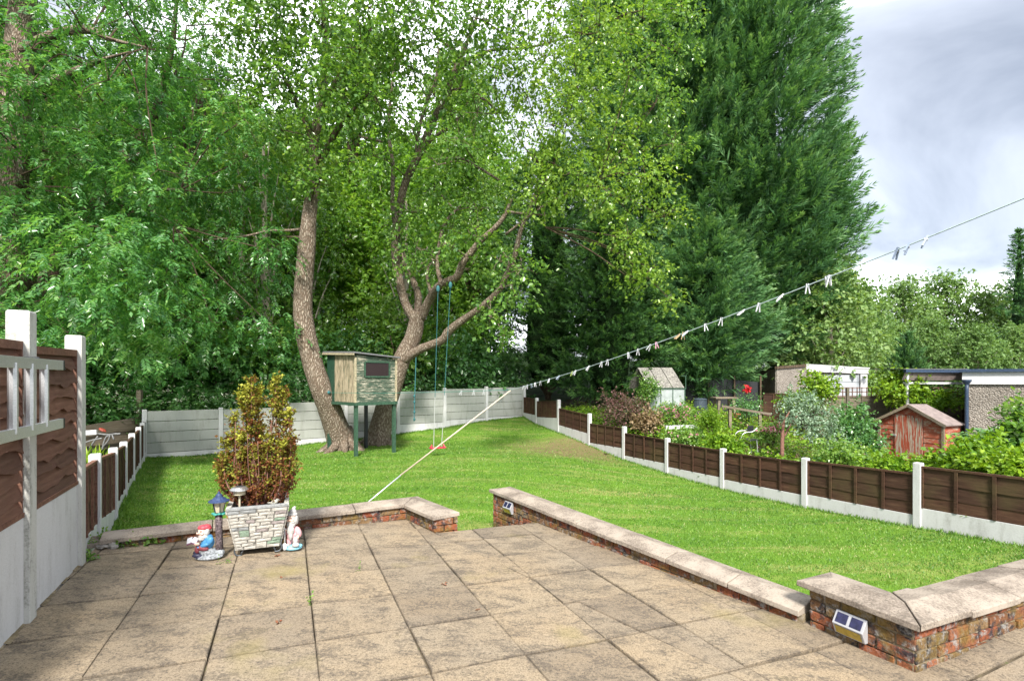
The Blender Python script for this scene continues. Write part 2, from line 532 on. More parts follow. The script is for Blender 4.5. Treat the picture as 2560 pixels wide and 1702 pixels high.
M['bed'] = g.pbr(g.ramp(n_, [(.35, (.05, .04, .03)), (.6, (.13, .105, .07)), (.75, (.07, .1, .03))]), .95, spec=.05)
g = N('coping_concrete')
v = g.coord('World')
n_ = g.noise(v, 3.2, 6, .65)
f_ = g.noise(v, 70, 4, .7)
c = g.mix(g.ramp(n_, [(.3, 0), (.7, 1)]), (.25, .205, .165), (.32, .28, .235))
c = g.mix(g.ramp(g.math('ADD', g.math('MULTIPLY', n_, .5), g.math('MULTIPLY', f_, .5)), [(.42, .8), (.54, 0)]), c, (.1, .085, .072))
c = g.mix(.35, c, g.ramp(g.orand(), [(0, (.85, .82, .8)), (1, (1.1, 1.08, 1.04))]), 'MULTIPLY')
M['coping'] = g.pbr(c, .85, g.bump(f_, .35, .004), spec=.15)
g = N('weathered_brick')
v = g.coord('World')
n_ = g.noise(v, 11, 6, .68, .4)
f_ = g.noise(v, 55, 5, .7)
r_ = g.orand()
c = g.ramp(r_, [(0, (.2, .06, .03)), (.3, (.25, .09, .045)), (.55, (.16, .075, .04)), (.75, (.2, .13, .065)), (1, (.14, .095, .04))])
c = g.mix(g.ramp(n_, [(.5, 0), (.6, .9)]), c, (.032, .034, .04))
c = g.mix(g.ramp(g.noise(v, 17, 5, .7), [(.52, 0), (.64, .85)]), c, (.26, .25, .235))
c = g.mix(g.ramp(g.noise(v, 5, 4), [(.5, 0), (.64, .6)]), c, (.17, .12, .03))
c = g.mix(1, c, g.ramp(f_, [(.3, .55), (.7, 1.25)]), 'MULTIPLY')
M['brick'] = g.pbr(c, .92, g.bump(g.math('ADD', n_, f_), .8, .012), spec=.1)
g = N('old_mortar')
v = g.coord('World')
n_ = g.noise(v, 14, 6, .7)
M['mortar'] = g.pbr(g.ramp(n_, [(.3, (.06, .05, .04)), (.55, (.2, .16, .1)), (.75, (.34, .3, .24))]), .95, g.bump(n_, .7, .012), spec=.05)

def whitewash(name, base, dirt, amt=.5, sc_=1.0):
    g = N(name)
    v = g.coord('World')
    n_ = g.noise(g.coord('World', (2.2, 2.2, .5)), 3 * sc_, 6, .68)
    f_ = g.noise(v, 45 * sc_, 5, .7)
    c = g.mix(g.ramp(g.math('ADD', g.math('MULTIPLY', n_, .6), g.math('MULTIPLY', f_, .4)), [(.5, 0), (.66, amt)]), base, dirt)
    c = g.mix(.5, c, g.ramp(f_, [(.3, .82), (.7, 1.06)]), 'MULTIPLY')
    return g.pbr(c, .85, g.bump(f_, .45, .006), spec=.12)
M['white'] = whitewash('white_painted_concrete', (.52, .52, .52), (.2, .19, .17), .5)
M['whitecap'] = whitewash('lichened_white_concrete', (.46, .46, .43), (.12, .12, .1), .85, 1.4)
M['greyboard'] = whitewash('grey_concrete_board', (.33, .34, .315), (.17, .17, .14), .6)
def timber(name, cols, ax='X', dirty=(.03, .02, .015), amt=.4):
    g = N(name)
    s_ = {'X': (1.2, 14, 14), 'Z': (14, 14, 1.2)}[ax]
    v = g.coord('Object', s_)
    n_ = g.noise(v, 2.2, 6, .65, .3)
    big = g.noise(g.coord('World'), 1.6, 4, .6)
    c = g.ramp(n_, [(.25, cols[0]), (.55, cols[1]), (.8, cols[2])])
    c = g.mix(.6, c, g.ramp(g.orand(), [(0, (.6, .62, .66)), (1, (1.4, 1.3, 1.2))]), 'MULTIPLY')
    c = g.mix(g.ramp(big, [(.48, 0), (.64, amt)]), c, dirty)
    return g.pbr(c, .8, g.bump(n_, .6, .008), spec=.15)
M['fence'] = timber('brown_fence_timber', [(.03, .016, .011), (.062, .033, .022), (.105, .062, .04)], 'X', (.09, .08, .03), .3)
M['fencewarm'] = timber('reddish_brown_fence_timber', [(.075, .036, .026), (.14, .075, .055), (.215, .13, .098)], 'X', (.1, .06, .045), .5)
M['oldwood'] = timber('weathered_grey_timber', [(.1, .082, .06), (.2, .165, .125), (.3, .26, .2)], 'X', (.12, .1, .06), .4)
M['greypanel'] = timber('grey_fence_timber', [(.08, .07, .052), (.16, .14, .105), (.25, .22, .175)], 'X', (.1, .1, .05), .4)
M['polewood'] = timber('pale_pole_timber', [(.36, .31, .24), (.44, .39, .31), (.5, .46, .38)], 'X', (.3, .24, .17), .3)
# ------------------------------------------------------------------ ground, lawn
def axis(fine0, fine1, st, far):
    a = list(np.arange(fine0, fine1 + 1e-6, st))
    d = st
    while a[-1] < far:
        d *= 1.35; a.append(a[-1] + d)
    d = st
    while a[0] > -far:
        d *= 1.35; a.insert(0, a[0] - d)
    return np.array(a)
xs = axis(-24, 24, .5, 420); ys = axis(-4, 44, .5, 420)
GX, GY = np.meshgrid(xs, ys)
GZ = hz(GX.ravel(), GY.ravel()).reshape(GX.shape) - 0.03
nx_, ny_ = len(xs), len(ys)
idx = np.arange(nx_ * ny_).reshape(ny_, nx_)
q_ = np.stack([idx[:-1, :-1], idx[:-1, 1:], idx[1:, 1:], idx[1:, :-1]], -1).reshape(-1, 4)
gnd = npmesh('ground', np.stack([GX, GY, GZ], -1).reshape(-1, 3), q_, M['forest'], smooth=True, n=4)
tag(gnd, kind='structure')

def inpoly(px, py, poly):
    inside = np.zeros(px.shape, bool)
    n = len(poly)
    for i in range(n):
        x0, y0 = poly[i]; x1, y1 = poly[(i + 1) % n]
        c = ((y0 > py) != (y1 > py)) & (px < (x1 - x0) * (py - y0) / (y1 - y0 + 1e-12) + x0)
        inside ^= c
    return inside
RFN = RF[0][0] - E2 * 1.93                       # first right-fence post, beyond the frame
LAWN = [(LF[1].x, LF[1].y), (BF[-1].x, BF[-1].y), (BC.x, BC.y), (RFN.x, RFN.y), (RFN.x + 1, RFN.y - 3), (2.5, 3.2), (.4, 6.4), (-1.2, 6.5), (-3.8, 5.2)]
def sheet(name, poly, st, mat_, dz, rough=0.0):
    px = [p[0] for p in poly]; py = [p[1] for p in poly]
    xs = np.arange(min(px) - .3, max(px) + .3, st); ys = np.arange(min(py) - .3, max(py) + .3, st)
    X, Y = np.meshgrid(xs, ys)
    Zh = hz(X.ravel(), Y.ravel()).reshape(X.shape) + dz
    if rough:
        Zh += rng.normal(0, rough, X.shape)
    ix = np.arange(X.size).reshape(X.shape)
    q = np.stack([ix[:-1, :-1], ix[:-1, 1:], ix[1:, 1:], ix[1:, :-1]], -1).reshape(-1, 4)
    cx = (X[:-1, :-1] + st / 2).ravel(); cy = (Y[:-1, :-1] + st / 2).ravel()
    q = q[inpoly(cx, cy, poly)]
    return npmesh(name, np.stack([X, Y, Zh], -1).reshape(-1, 3), q, mat_, smooth=True, n=4)
lawn = tag(sheet('lawn', LAWN, .12, M['lawn'], 0.0, .004), kind='structure')
NB = [(BC.x - .1, BC.y), (RFN.x, RFN.y), (16, 5), (22, 22), (12, 26), (3, 25)]
bedg = tag(sheet('flower_bed_soil', NB, .3, M['soil'], -0.015, .02), kind='structure')

def scatter(poly, n, cond=None):
    px = np.array([p[0] for p in poly]); py = np.array([p[1] for p in poly])
    out = []
    tot = 0
    while tot < n:
        x = rng.uniform(px.min(), px.max(), n * 3); y = rng.uniform(py.min(), py.max(), n * 3)
        k = inpoly(x, y, poly)
        k &= np.abs(x / np.maximum(y, .1)) < 1.02
        if cond is not None:
            k &= cond(x, y)
        out.append(np.c_[x[k], y[k]]); tot += k.sum()
    return np.concatenate(out)[:n]
V2 = lambda x, y: Vector((x, y, 0))
def nrm(a, b):                                           # right-hand normal of a->b
    d = (b - a).normalized()
    return Vector((d.y, -d.x, 0))
# grass blades: denser near the camera
pts = np.concatenate([scatter(LAWN, 170000, lambda x, y: rng.random(x.shape) < np.clip((7.0 / np.maximum(y, 3.5)) ** 2, 0, 1)), scatter(LAWN, 60000)])
z = hz(pts[:, 0], pts[:, 1])
n = len(pts)
d_ = np.hypot(pts[:, 0], pts[:, 1])
lean = rng.normal(0, .55, (n, 2)); lean += np.array([E1.x, E1.y]) * .15
hgt = rng.uniform(.012, .032, n) * np.clip(.8 + d_ / 40, .8, 1.3)
wd = rng.uniform(.003, .006, n) * np.clip(d_ / 6, .8, 2.6)
a = rng.uniform(0, 2 * np.pi, n)
B = np.c_[pts, z - .002]
side = np.c_[np.cos(a), np.sin(a), np.zeros(n)] * wd[:, None]
T_ = B + np.c_[lean * hgt[:, None], hgt]
V = np.stack([B - side, B + side, T_], 1).reshape(-1, 3)
pq = pts[:, 0] * E1.x + pts[:, 1] * E1.y
qq = -pts[:, 0] * E1.y + pts[:, 1] * E1.x
band = (np.sin(qq * 5.2 + pq * 1.3 + np.sin(pq * .9) * 1.2) * .11 + np.sin(pq * 1.7 + qq * .6) * .05 + np.sin(qq * 1.3 - pq * .7) * .06)
rv = np.clip(rng.beta(2, 2.4, n) * .85 + band, 0, .9)
dry = rng.random(n) < .03 + .1 * (band > .1) * (np.sin(pq * 2.3 + qq * 1.1) > 0)
rv[dry] = 1
edge_l = [(LF[1], BF[-1], 1), (BF[-1], BC, 1), (BC, RFN, 1), (HW1 if False else V2(2.5, 3.3), V2(4.6, 4.2), -1), (V2(.0, 7.15), V2(2.3, 3.75), -1), (V2(-3.8, 5.35), V2(-1.3, 6.75), -1)]
eb = []
for a_, b_, sg_ in edge_l:
    m_ = int((b_ - a_).length * 260)
    t_ = rng.random(m_)
    nn_ = nrm(a_, b_)
    off_ = np.abs(rng.normal(.06, .04, m_))
    q_ = np.c_[a_.x + (b_.x - a_.x) * t_ + nn_.x * off_, a_.y + (b_.y - a_.y) * t_ + nn_.y * off_]
    eb.append(q_)
eb = np.concatenate(eb); m_ = len(eb)
hb_ = rng.uniform(.03, .085, m_); wb_ = rng.uniform(.004, .008, m_) * np.clip(np.hypot(eb[:, 0], eb[:, 1]) / 7, .8, 2)
ab_ = rng.uniform(0, 2 * np.pi, m_)
B2 = np.c_[eb, hz(eb[:, 0], eb[:, 1]) - .003]
s2_ = np.c_[np.cos(ab_), np.sin(ab_), np.zeros(m_)] * wb_[:, None]
T2 = B2 + np.c_[rng.normal(0, .5, (m_, 2)) * hb_[:, None], hb_]
V = np.concatenate([V, np.stack([B2 - s2_, B2 + s2_, T2], 1).reshape(-1, 3)])
rv = np.concatenate([rv, np.clip(rng.beta(2, 3, m_), 0, 1)]); n += m_
worn = np.hypot((V[::3, 0] - 1.8) * 1.1, (V[::3, 1] - 16.4) * .75) + rng.normal(0, .6, n) < 1.9
keep = ~(worn & (rng.random(n) < .75))
V = V.reshape(-1, 3, 3)[keep].reshape(-1, 3); rv = rv[keep]; n = int(keep.sum())
npmesh('grass', V, np.arange(n * 3).reshape(-1, 3), M['grass'], attr=np.repeat(rv, 3))
tag(bpy.data.objects['grass'], 'short mown green grass covering the lawn', 'grass', kind='stuff')

# ------------------------------------------------------------------ patio
def clip(poly, p, nrm):
    """keep the side where (q-p).nrm <= 0"""
    out = []
    for i in range(len(poly)):
        a, b = poly[i], poly[(i + 1) % len(poly)]
        da, db = (a - p).dot(nrm), (b - p).dot(nrm)
        if da <= 0:
            out.append(a)
        if da * db < 0:
            out.append(a + (b - a) * (da / (da - db)))
    return out
WA, WB = V2(-3.95, 5.03), V2(-1.301, 6.455)             # back-left wall, patio face
WC, WE = V2(-.867, 5.894), V2(-.624, 6.0)               # end of its return
RW0, RW1 = V2(-.261, 7.29), V2(2.10, 3.80)              # right wall, patio face
HW0, HW1, HW2 = V2(2.142, 3.768), V2(2.434, 3.162), V2(2.434, 3.162) + E1 * 2.3
patio = thing('patio', (0, 0, 0), None, None)
tag(patio, kind='structure')
O0 = V2(-2.2002, 5.5608)
slabs = []
for i in range(-6, 11):
    for j in range(-4, 12):
        jj = .003
        p00 = O0 + E1 * (.6 * i) - E2 * (.6 * j)
        j2 = .0095
        quad = [p00 + E1 * jj - E2 * (.6 - j2), p00 + E1 * (.6 - jj) - E2 * (.6 - j2), p00 + E1 * (.6 - jj) - E2 * j2, p00 + E1 * jj - E2 * j2]
        sh = V2(rnd.gauss(0, .0022), rnd.gauss(0, .0022))
        quad = [q + sh for q in quad]
        lf = nrm(V2(-3.29, 3.518), LA)
        quad = clip(quad, V2(-3.29, 3.518) + lf * .03, -lf)
        if len(quad) < 3: continue
        rw = nrm(RW0, RW1)
        parts = [clip(quad, RW0 - rw * .10, -rw)]
        hb = nrm(HW1, HW2)
        r_ = clip(quad, RW0 - rw * .10, rw)
        if len(r_) >= 3: parts.append(clip(r_, HW1 - hb * .1, -hb))
        p2 = []
        for pp in parts:
            if len(pp) < 3: continue
            rt = nrm(WB, WC)
            l_ = clip(pp, WB, -rt)      # patio side of the return wall
            bw = nrm(WA, WB)
            if len(l_) >= 3: p2.append(clip(l_, WA - bw * .05, -bw))
            r2 = clip(pp, WB, rt)
            ed = nrm(WE, V2(.097, 6.354))
            if len(r2) >= 3: p2.append(clip(r2, WE, -ed))
        slabs += [pp for pp in p2 if len(pp) >= 3]
for pp in slabs:
    c = sum(pp, Vector()) / len(pp)
    area = abs(sum(pp[k].x * pp[(k + 1) % len(pp)].y - pp[k].y * pp[(k + 1) % len(pp)].x for k in range(len(pp)))) / 2
    if area < .004 or c.y < .9 or abs(c.x) > c.y * 1.25 + .6:
        continue
    dz = rnd.gauss(0, .0032); tx, ty = rnd.gauss(0, .006), rnd.gauss(0, .006)
    top = [Vector((p.x, p.y, patio_z(p.x, p.y) + dz + (p.x - c.x) * tx + (p.y - c.y) * ty)) for p in pp]
    dn = Vector((0, 0, 1))
    def inset(q, dd_):
        return q + (Vector((c.x, c.y, q.z)) - q).normalized() * dd_
    r1 = [inset(t, .005 + rnd.random() * .003) for t in top]
    r2_ = [inset(t, min(.022, (Vector((c.x, c.y, t.z)) - t).length * .45)) for t in top]
    mb = MB()
    k = len(top)
    vs = [t - dn * .05 for t in top] + [t - dn * (.005 + rnd.random() * .003) for t in top] + r1 + r2_
    fs = [(q0 * k + a, q0 * k + (a + 1) % k, q0 * k + k + (a + 1) % k, q0 * k + k + a) for q0 in range(3) for a in range(k)] + [tuple(range(3 * k, 4 * k))]
    mb.v = [v_ - c for v_ in vs]; mb.f = fs
    o = mb.build('slab', M['slab'], None)
    at_ = o.data.attributes.new('edge', 'FLOAT', 'POINT')
    at_.data.foreach_set('value', np.array([1.0] * (3 * k) + [0.0] * k, np.float32))
    o.parent = patio
    o.location = c
# the bed the slabs lie on, with the riser of the opening
mb = MB()
for pg in ([WA - nrm(WA, WB) * .0 , WB, WC, WE, V2(.097, 6.354), V2(.33, 6.43), V2(1.3, 4.96), V2(2.1, 3.8), V2(2.45, 3.2), V2(2.2, .5), V2(-2.2, .5), V2(-2.6, 2.2)],
           [V2(2.2, .5), V2(2.45, 3.15), V2(3.9, 3.75), V2(4.6, 3.9), V2(4.6, .5)]):
    pg = pg[::-1] if sum(pg[k].x * pg[(k + 1) % len(pg)].y - pg[k].y * pg[(k + 1) % len(pg)].x for k in range(len(pg))) < 0 else pg
    mb.prism([Vector((p.x, p.y, -.95)) for p in pg], (0, 0, 0))
    k = len(pg)
    base = len(mb.v) - k
    for t in range(k):
        p = pg[t]
        mb.v[base + t] = (p.x, p.y, patio_z(p.x, p.y) - .022)
mb.build('bed', M['bed'], patio)
# weathered concrete fillet along the foot of the tall fence
mb = MB()
a_, b_ = V2(-3.0, 2.9), LA + LD * .25
for k in range(14):
    p, q2 = a_.lerp(b_, k / 14), a_.lerp(b_, (k + 1) / 14)
    nn = nrm(a_, b_)
    w0 = .05 + .03 * rnd.random()
    za, zb = patio_z(p.x, p.y), patio_z(q2.x, q2.y)
    mb.add([(p.x, p.y, za + .035), (p.x + nn.x * w0, p.y + nn.y * w0, za + .003), (q2.x + nn.x * w0, q2.y + nn.y * w0, zb + .003), (q2.x, q2.y, zb + .035)], [(0, 1, 2, 3)])
mb.build('fillet', M['mortar'], patio)

# ------------------------------------------------------------------ garden walls
def brickmesh(k):
    mb = MB().box((0, 0, 0), (.213, .104, .066))
    me = bpy.data.meshes.new('brick')
    r = random.Random(k)
    import bmesh
    bm = bmesh.new()
    vs = [bm.verts.new(p) for p in mb.v]
    for f in mb.f: bm.faces.new([vs[i] for i in f])
    bmesh.ops.bevel(bm, geom=bm.edges[:], offset=.006, segments=1, affect='EDGES')
    for v_ in bm.verts:
        v_.co += Vector((r.gauss(0, .0018), r.gauss(0, .0018), r.gauss(0, .0018)))
    bm.to_mesh(me); bm.free()
    me.materials.append(M['brick'])
    return me
BR = [brickmesh(k) for k in range(5)]
def lay(parent, a, b, z0, z1, ztop, thick, ends=(False, False), floor=None):
    """bricks on the face line a->b (face on the right-hand side), courses down from ztop"""
    d = (b - a); L = d.length; d.normalize()
    nn = nrm(a, b)
    an = ang(d)
    zc = ztop - .037
    row = 0
    while zc > z0 - .04:
        x = -.11 if row % 2 else 0.0
        while x < L - .02:
            x0, x1 = max(x, 0), min(x + .215, L)
            if x1 - x0 > .03:
                m = a + d * ((x0 + x1) / 2)
                fl = floor(m.x, m.y) if floor else -9
                if zc + .033 > fl - .01:
                    o = bpy.data.objects.new('brick', rnd.choice(BR))
                    link(o, parent)
                    p = m - nn * (.052 - .004 + rnd.gauss(0, .0025)) + Vector((0, 0, zc + z1 * 0 + rnd.gauss(0, .0015)))
                    o.location = p - ORG[parent.name]
                    o.rotation_euler = (rnd.gauss(0, .01), rnd.gauss(0, .008), an + rnd.gauss(0, .008))
                    o.scale = ((x1 - x0 - .002) / .215, 1, 1)
            x += .225
        zc -= .076
        row += 1
def core(parent, a, b, zb, zt, thick):
    nn = nrm(a, b)
    p = [a - nn * .012, b - nn * .012, b - nn * (thick - .012), a - nn * (thick - .012)]
    MB().prism([Vector((q.x, q.y, zb)) for q in p][::1], (0, 0, zt - zb)).build('mortar', M['mortar'], parent)
def coping(parent, a, b, z, w_, cut0=None, cut1=None, hip0=0.0, hip1=0.0, t=.042, rg=.035):
    """one coping stone along centre line a->b; cut vectors give the slanting joints"""
    d = (b - a).normalized()
    n0 = Vector((d.y, -d.x, 0))
    c0 = cut0 if cut0 is not None else n0
    c1 = cut1 if cut1 is not None else n0
    h = w_ / 2
    def sec(p, cv, hip):
        r_ = p + d * hip
        return [p + cv * h, p + cv * h + Vector((0, 0, t)), r_ + Vector((0, 0, t + rg)), p - cv * h + Vector((0, 0, t)), p - cv * h]
    A = [q + Vector((0, 0, z[0])) for q in sec(a, c0, hip0)]
    B_ = [q + Vector((0, 0, z[1])) for q in sec(b, c1, -hip1)]
    mb = MB().add(A + B_, [(0, 1, 6, 5), (1, 2, 7, 6), (2, 3, 8, 7), (3, 4, 9, 8), (4, 0, 5, 9), (4, 3, 2, 1, 0), (5, 6, 7, 8, 9)])
    return mb.build('coping_stone', M['coping'], parent, bevel=.006)
def coping_run(parent, a, b, za, zb, w_, fr, cut0=None, cut1=None, hip0=0, hip1=0):
    for k in range(len(fr) - 1):
        s, e_ = fr[k], fr[k + 1]
        gap = .004 / (b - a).length
        j0, j1 = rnd.gauss(0, .003), rnd.gauss(0, .003)
        off = nrm(a, b) * rnd.gauss(0, .004)
        coping(parent, a.lerp(b, s + (gap if k else 0)) + off, a.lerp(b, e_ - gap) + off, (za + (zb - za) * s + j0, za + (zb - za) * e_ + j0), w_,
               cut0 if k == 0 else None, cut1 if k == len(fr) - 2 else None, hip0 if k == 0 else 0, hip1 if k == len(fr) - 2 else 0)
TW, CW = .27, .35
def cen(a, b):
    nn = nrm(a, b)
    return a - nn * TW / 2, b - nn * TW / 2
# back-left wall with its short return
wl_ = thing('low_wall', (-2.3, 5.9, -.06), 'low brick wall with concrete coping behind the planter, short return at its right end', 'wall')
ca, cb = cen(WA, WB)
rc, rd = cen(WB, WC)
# outer corner: intersection of centre lines
def isect(p, d, q, e_):
    k = ((q.x - p.x) * e_.y - (q.y - p.y) * e_.x) / (d.x * e_.y - d.y * e_.x)
    return p + d * k
cm = isect(ca, cb - ca, rc, rd - rc)
mit = (WB - cm) / (TW / 2)
zL = .078
core(wl_, WA, WB + (WB - WA).normalized() * .2, -.7, zL - .002, TW)
core(wl_, WB, WC, -.7, zL - .0021, TW)
lay(wl_, WA, WB, -.15, 0, zL, TW, floor=patio_z)
lay(wl_, WB, WC, -.2, 0, zL, TW, floor=patio_z)
lay(wl_, WC, WC + (WE - WC).normalized() * .27, -.6, 0, zL, TW)
L0 = (cm - ca).length
coping_run(wl_, ca, cm, zL, zL, CW, [0, .30, .545, .765, 1.0], cut1=mit)
coping_run(wl_, cm, rd + (rd - cm).normalized() * .04, zL, zL, CW, [0, 1.0], cut0=mit, hip1=.17)
MB().prism([Vector((p.x, p.y, .03)) for p in (V2(-4.28, 4.93), V2(-3.97, 5.06), V2(-4.1, 5.36), V2(-4.42, 5.25))], (0, 0, .035)).build('ledge', M['coping'], wl_)
# right wall
wr = thing('low_wall', (1.0, 5.4, -.1), 'long low brick wall with pale coping stones between patio and lawn', 'wall')
ra, rb_ = cen(RW0, RW1)
zr0, zr1 = .075, -.055
core(wr, RW0, RW1, -.8, -.06, TW)
mb = MB()
nn = nrm(RW0, RW1)
mb.add([Vector((p.x, p.y, zz)) for p, zz in ((RW0 - nn * .013, -.06), (RW1 - nn * .013, -.06), (RW1 - nn * (TW - .013), -.06), (RW0 - nn * (TW - .013), -.06),
        (RW0 - nn * .013, zr0 - .002), (RW1 - nn * .013, zr1 - .002), (RW1 - nn * (TW - .013), zr1 - .002), (RW0 - nn * (TW - .013), zr0 - .002))],
       [(0, 3, 2, 1), (4, 5, 6, 7), (0, 1, 5, 4), (1, 2, 6, 5), (2, 3, 7, 6), (3, 0, 4, 7)])
mb.build('mortar', M['mortar'], wr)
nseg = 6
for k in range(nseg):
    a_, b_ = RW0.lerp(RW1, k / nseg), RW0.lerp(RW1, (k + 1) / nseg)
    zt = zr0 + (zr1 - zr0) * (k + .5) / nseg - .006
    lay(wr, a_, b_, -.7 if k < 2 else -.2, 0, zt, TW, floor=None if k < 2 else patio_z)
lay(wr, RW0 - nn * TW, RW0, -.75, 0, zr0, TW)
coping_run(wr, ra - (rb_ - ra).normalized() * .06, rb_, zr0, zr1, CW, [0, .14, .285, .43, .575, .72, .865, 1.0][:8], hip0=.17)
# higher wall at the right, turning the corner
wh = thing('corner_wall', (2.43, 3.16, -.12), 'raised brick wall corner with wide coping and solar light, at the right of the patio', 'wall')
h0, h1 = cen(HW0, HW1)
h2, h3 = cen(HW1, HW2)
hc = isect(h0, h1 - h0, h2, h3 - h2)
mit = (HW1 - hc) / (TW / 2)
zh = .158
core(wh, HW0, HW1, -.8, zh - .002, TW)
core(wh, HW1, HW2, -.8, zh - .0021, TW)
lay(wh, HW0, HW1 - (HW1 - HW0).normalized() * .0, -.3, 0, zh, TW, floor=patio_z)
lay(wh, HW1, HW2, -.3, 0, zh, TW, floor=patio_z)
lay(wh, HW0 - nrm(HW0, HW1) * TW, HW0, -.3, 0, zh, TW)
coping_run(wh, h0 - (h1 - h0).normalized() * .07, hc, zh, zh, CW + .03, [0, 1.0], cut1=mit, hip0=.15)
coping_run(wh, hc, h3, zh, zh, CW + .03, [0, .16, .42, .68, 1.0], cut0=mit)

# ------------------------------------------------------------------ fences
def waney(name, a, b, z0a, z1a, z0b, z1b, off, mat_, parent, seg=12, th=.012, amp=.012, seed=0, tilt=.014):
    """a rough-edged board between a and b; bottom/top heights at both ends; `off` = offset along the face normal"""
    r = random.Random(seed)
    d = (b - a); nn = nrm(a, b)
    ph = [r.uniform(0, 6.28) for _ in range(3)]
    vs = []
    for k in range(seg + 1):
        t = k / seg
        p = a + d * t
        wv = amp * (math.sin(t * 9 + ph[0]) * .6 + math.sin(t * 21 + ph[1]) * .4 + r.gauss(0, .25))
        zb, zt = z0a + (z0b - z0a) * t + wv, z1a + (z1b - z1a) * t
        bow = nn * (.003 * math.sin(t * 7 + ph[2]))
        o0 = p + nn * (off + tilt) + bow; o1 = p + nn * off + bow
        vs += [(o0.x, o0.y, zb), (o1.x, o1.y, zt), (o1.x - nn.x * th, o1.y - nn.y * th, zt), (o0.x - nn.x * th, o0.y - nn.y * th, zb)]
    fs = []
    for k in range(seg):
        i = 4 * k
        fs += [(i, i + 4, i + 5, i + 1), (i + 1, i + 5, i + 6, i + 2), (i + 2, i + 6, i + 7, i + 3), (i + 3, i + 7, i + 4, i)]
    fs += [(0, 1, 2, 3), (4 * seg + 3, 4 * seg + 2, 4 * seg + 1, 4 * seg)]
    c = Vector(((a.x + b.x) / 2, (a.y + b.y) / 2, (z0a + z1b) / 2))
    an = ang(d)
    mb = MB()
    Mi = rz(-an)
    mb.v = [tuple(Mi @ (Vector(v_) - c)) for v_ in vs]; mb.f = fs
    o = mb.build(name, mat_, None)
    o.parent = parent
    o.location = c - ORG[parent.name]
    o.rotation_euler = (0, 0, an)
    return o
def post(parent, p, zb, zt, an, s=.105, mat_=None, cap=True):
    """concrete post with chamfered top"""
    mb = MB()
    h = s / 2
    prof = [(h, zb), (h, zt - .012), (h * .86, zt)]
    vs = []
    for r_, z_ in prof:
        for a_, b_ in ((-1, -1), (1, -1), (1, 1), (-1, 1)):
            q = rz(an) @ Vector((a_ * r_, b_ * r_, 0))
            vs.append((p.x + q.x, p.y + q.y, z_))
    fs = [(i * 4 + k, i * 4 + (k + 1) % 4, i * 4 + 4 + (k + 1) % 4, i * 4 + 4 + k) for i in range(2) for k in range(4)] + [(3, 2, 1, 0), (8, 9, 10, 11)]
    return mb.add(vs, fs).build('concrete_post', mat_ or M['white'], parent, bevel=.004)
def slab_board(name, parent, a, b, zba, zta, zbb, ztb, th, mat_, bev=.004, sub=1):
    nn = nrm(a, b) * th / 2
    vs = [(p.x + s_ * nn.x, p.y + s_ * nn.y, z_) for p, z0, z1 in ((a, zba, zta), (b, zbb, ztb)) for s_, z_ in ((1, z0), (1, z1), (-1, z1), (-1, z0))]
    return MB().add(vs, [(0, 4, 5, 1), (1, 5, 6, 2), (2, 6, 7, 3), (3, 7, 4, 0), (0, 1, 2, 3), (7, 6, 5, 4)]).build(name, mat_, parent, bevel=bev)
sd_ = [100]
def panel(parent, a, b, z0a, z1a, z0b, z1b, nsl, nb, mat_, side=1, amp=.01, cap=.03, tilt=.014):
    """timber panel: frame > slats and battens; side = +1 if its face looks to the right of a->b"""
    ins = (b - a).normalized() * .055
    a = a + ins; b = b - ins
    if side < 0:
        a, b, z0a, z1a, z0b, z1b = b, a, z0b, z1b, z0a, z1a
    nn = nrm(a, b)
    mb = MB()
    up = lambda p, z_: Vector((p.x, p.y, z_))
    mb.beam(up(a + nn * .005, z1a + cap / 2), up(b + nn * .005, z1b + cap / 2), .045, cap)
    mb.beam(up(a, z0a + .012), up(b, z0b + .012), .03, .024)
    for p, z0, z1 in ((a, z0a, z1a), (b, z0b, z1b)):
        q = p + (b - a).normalized() * (.012 if p is a else -.012)
        mb.box(up(q + nn * .012, (z0 + z1) / 2), (.024, .03, z1 - z0), rz(ang(b - a)))
    fr = mb.build('fence_panel', mat_, parent)
    for k in range(nsl):
        sd_[0] += 1
        la = lambda z0, z1, f_: z0 + (z1 - z0) * f_
        f0, f1 = max(0, (k - .12) / nsl), min(1, (k + 1) / nsl)
        jit = [rnd.gauss(0, .006) for _ in range(2)]
        waney('slat', a, b, la(z0a, z1a, f0) + jit[0], la(z0a, z1a, f1), la(z0b, z1b, f0) + jit[1], la(z0b, z1b, f1), -.004, mat_, fr, seed=sd_[0], amp=amp if k else .002, tilt=tilt, th=.012 if tilt < .02 else .018)
    for k in range(nb):
        t = (k + 1) / (nb + 1)
        p = a.lerp(b, t)
        z0, z1 = z0a + (z0b - z0a) * t, z1a + (z1b - z1a) * t
        o = MB().box((0, 0, 0), (.04, .02, z1 - z0 - .01), None).build('batten', mat_, None)
        o.parent = fr
        o.location = up(p + nn * .026, (z0 + z1) / 2) - ORG[fr.name]
        o.rotation_euler = (0, rnd.gauss(0, .006), ang(b - a))
    return fr

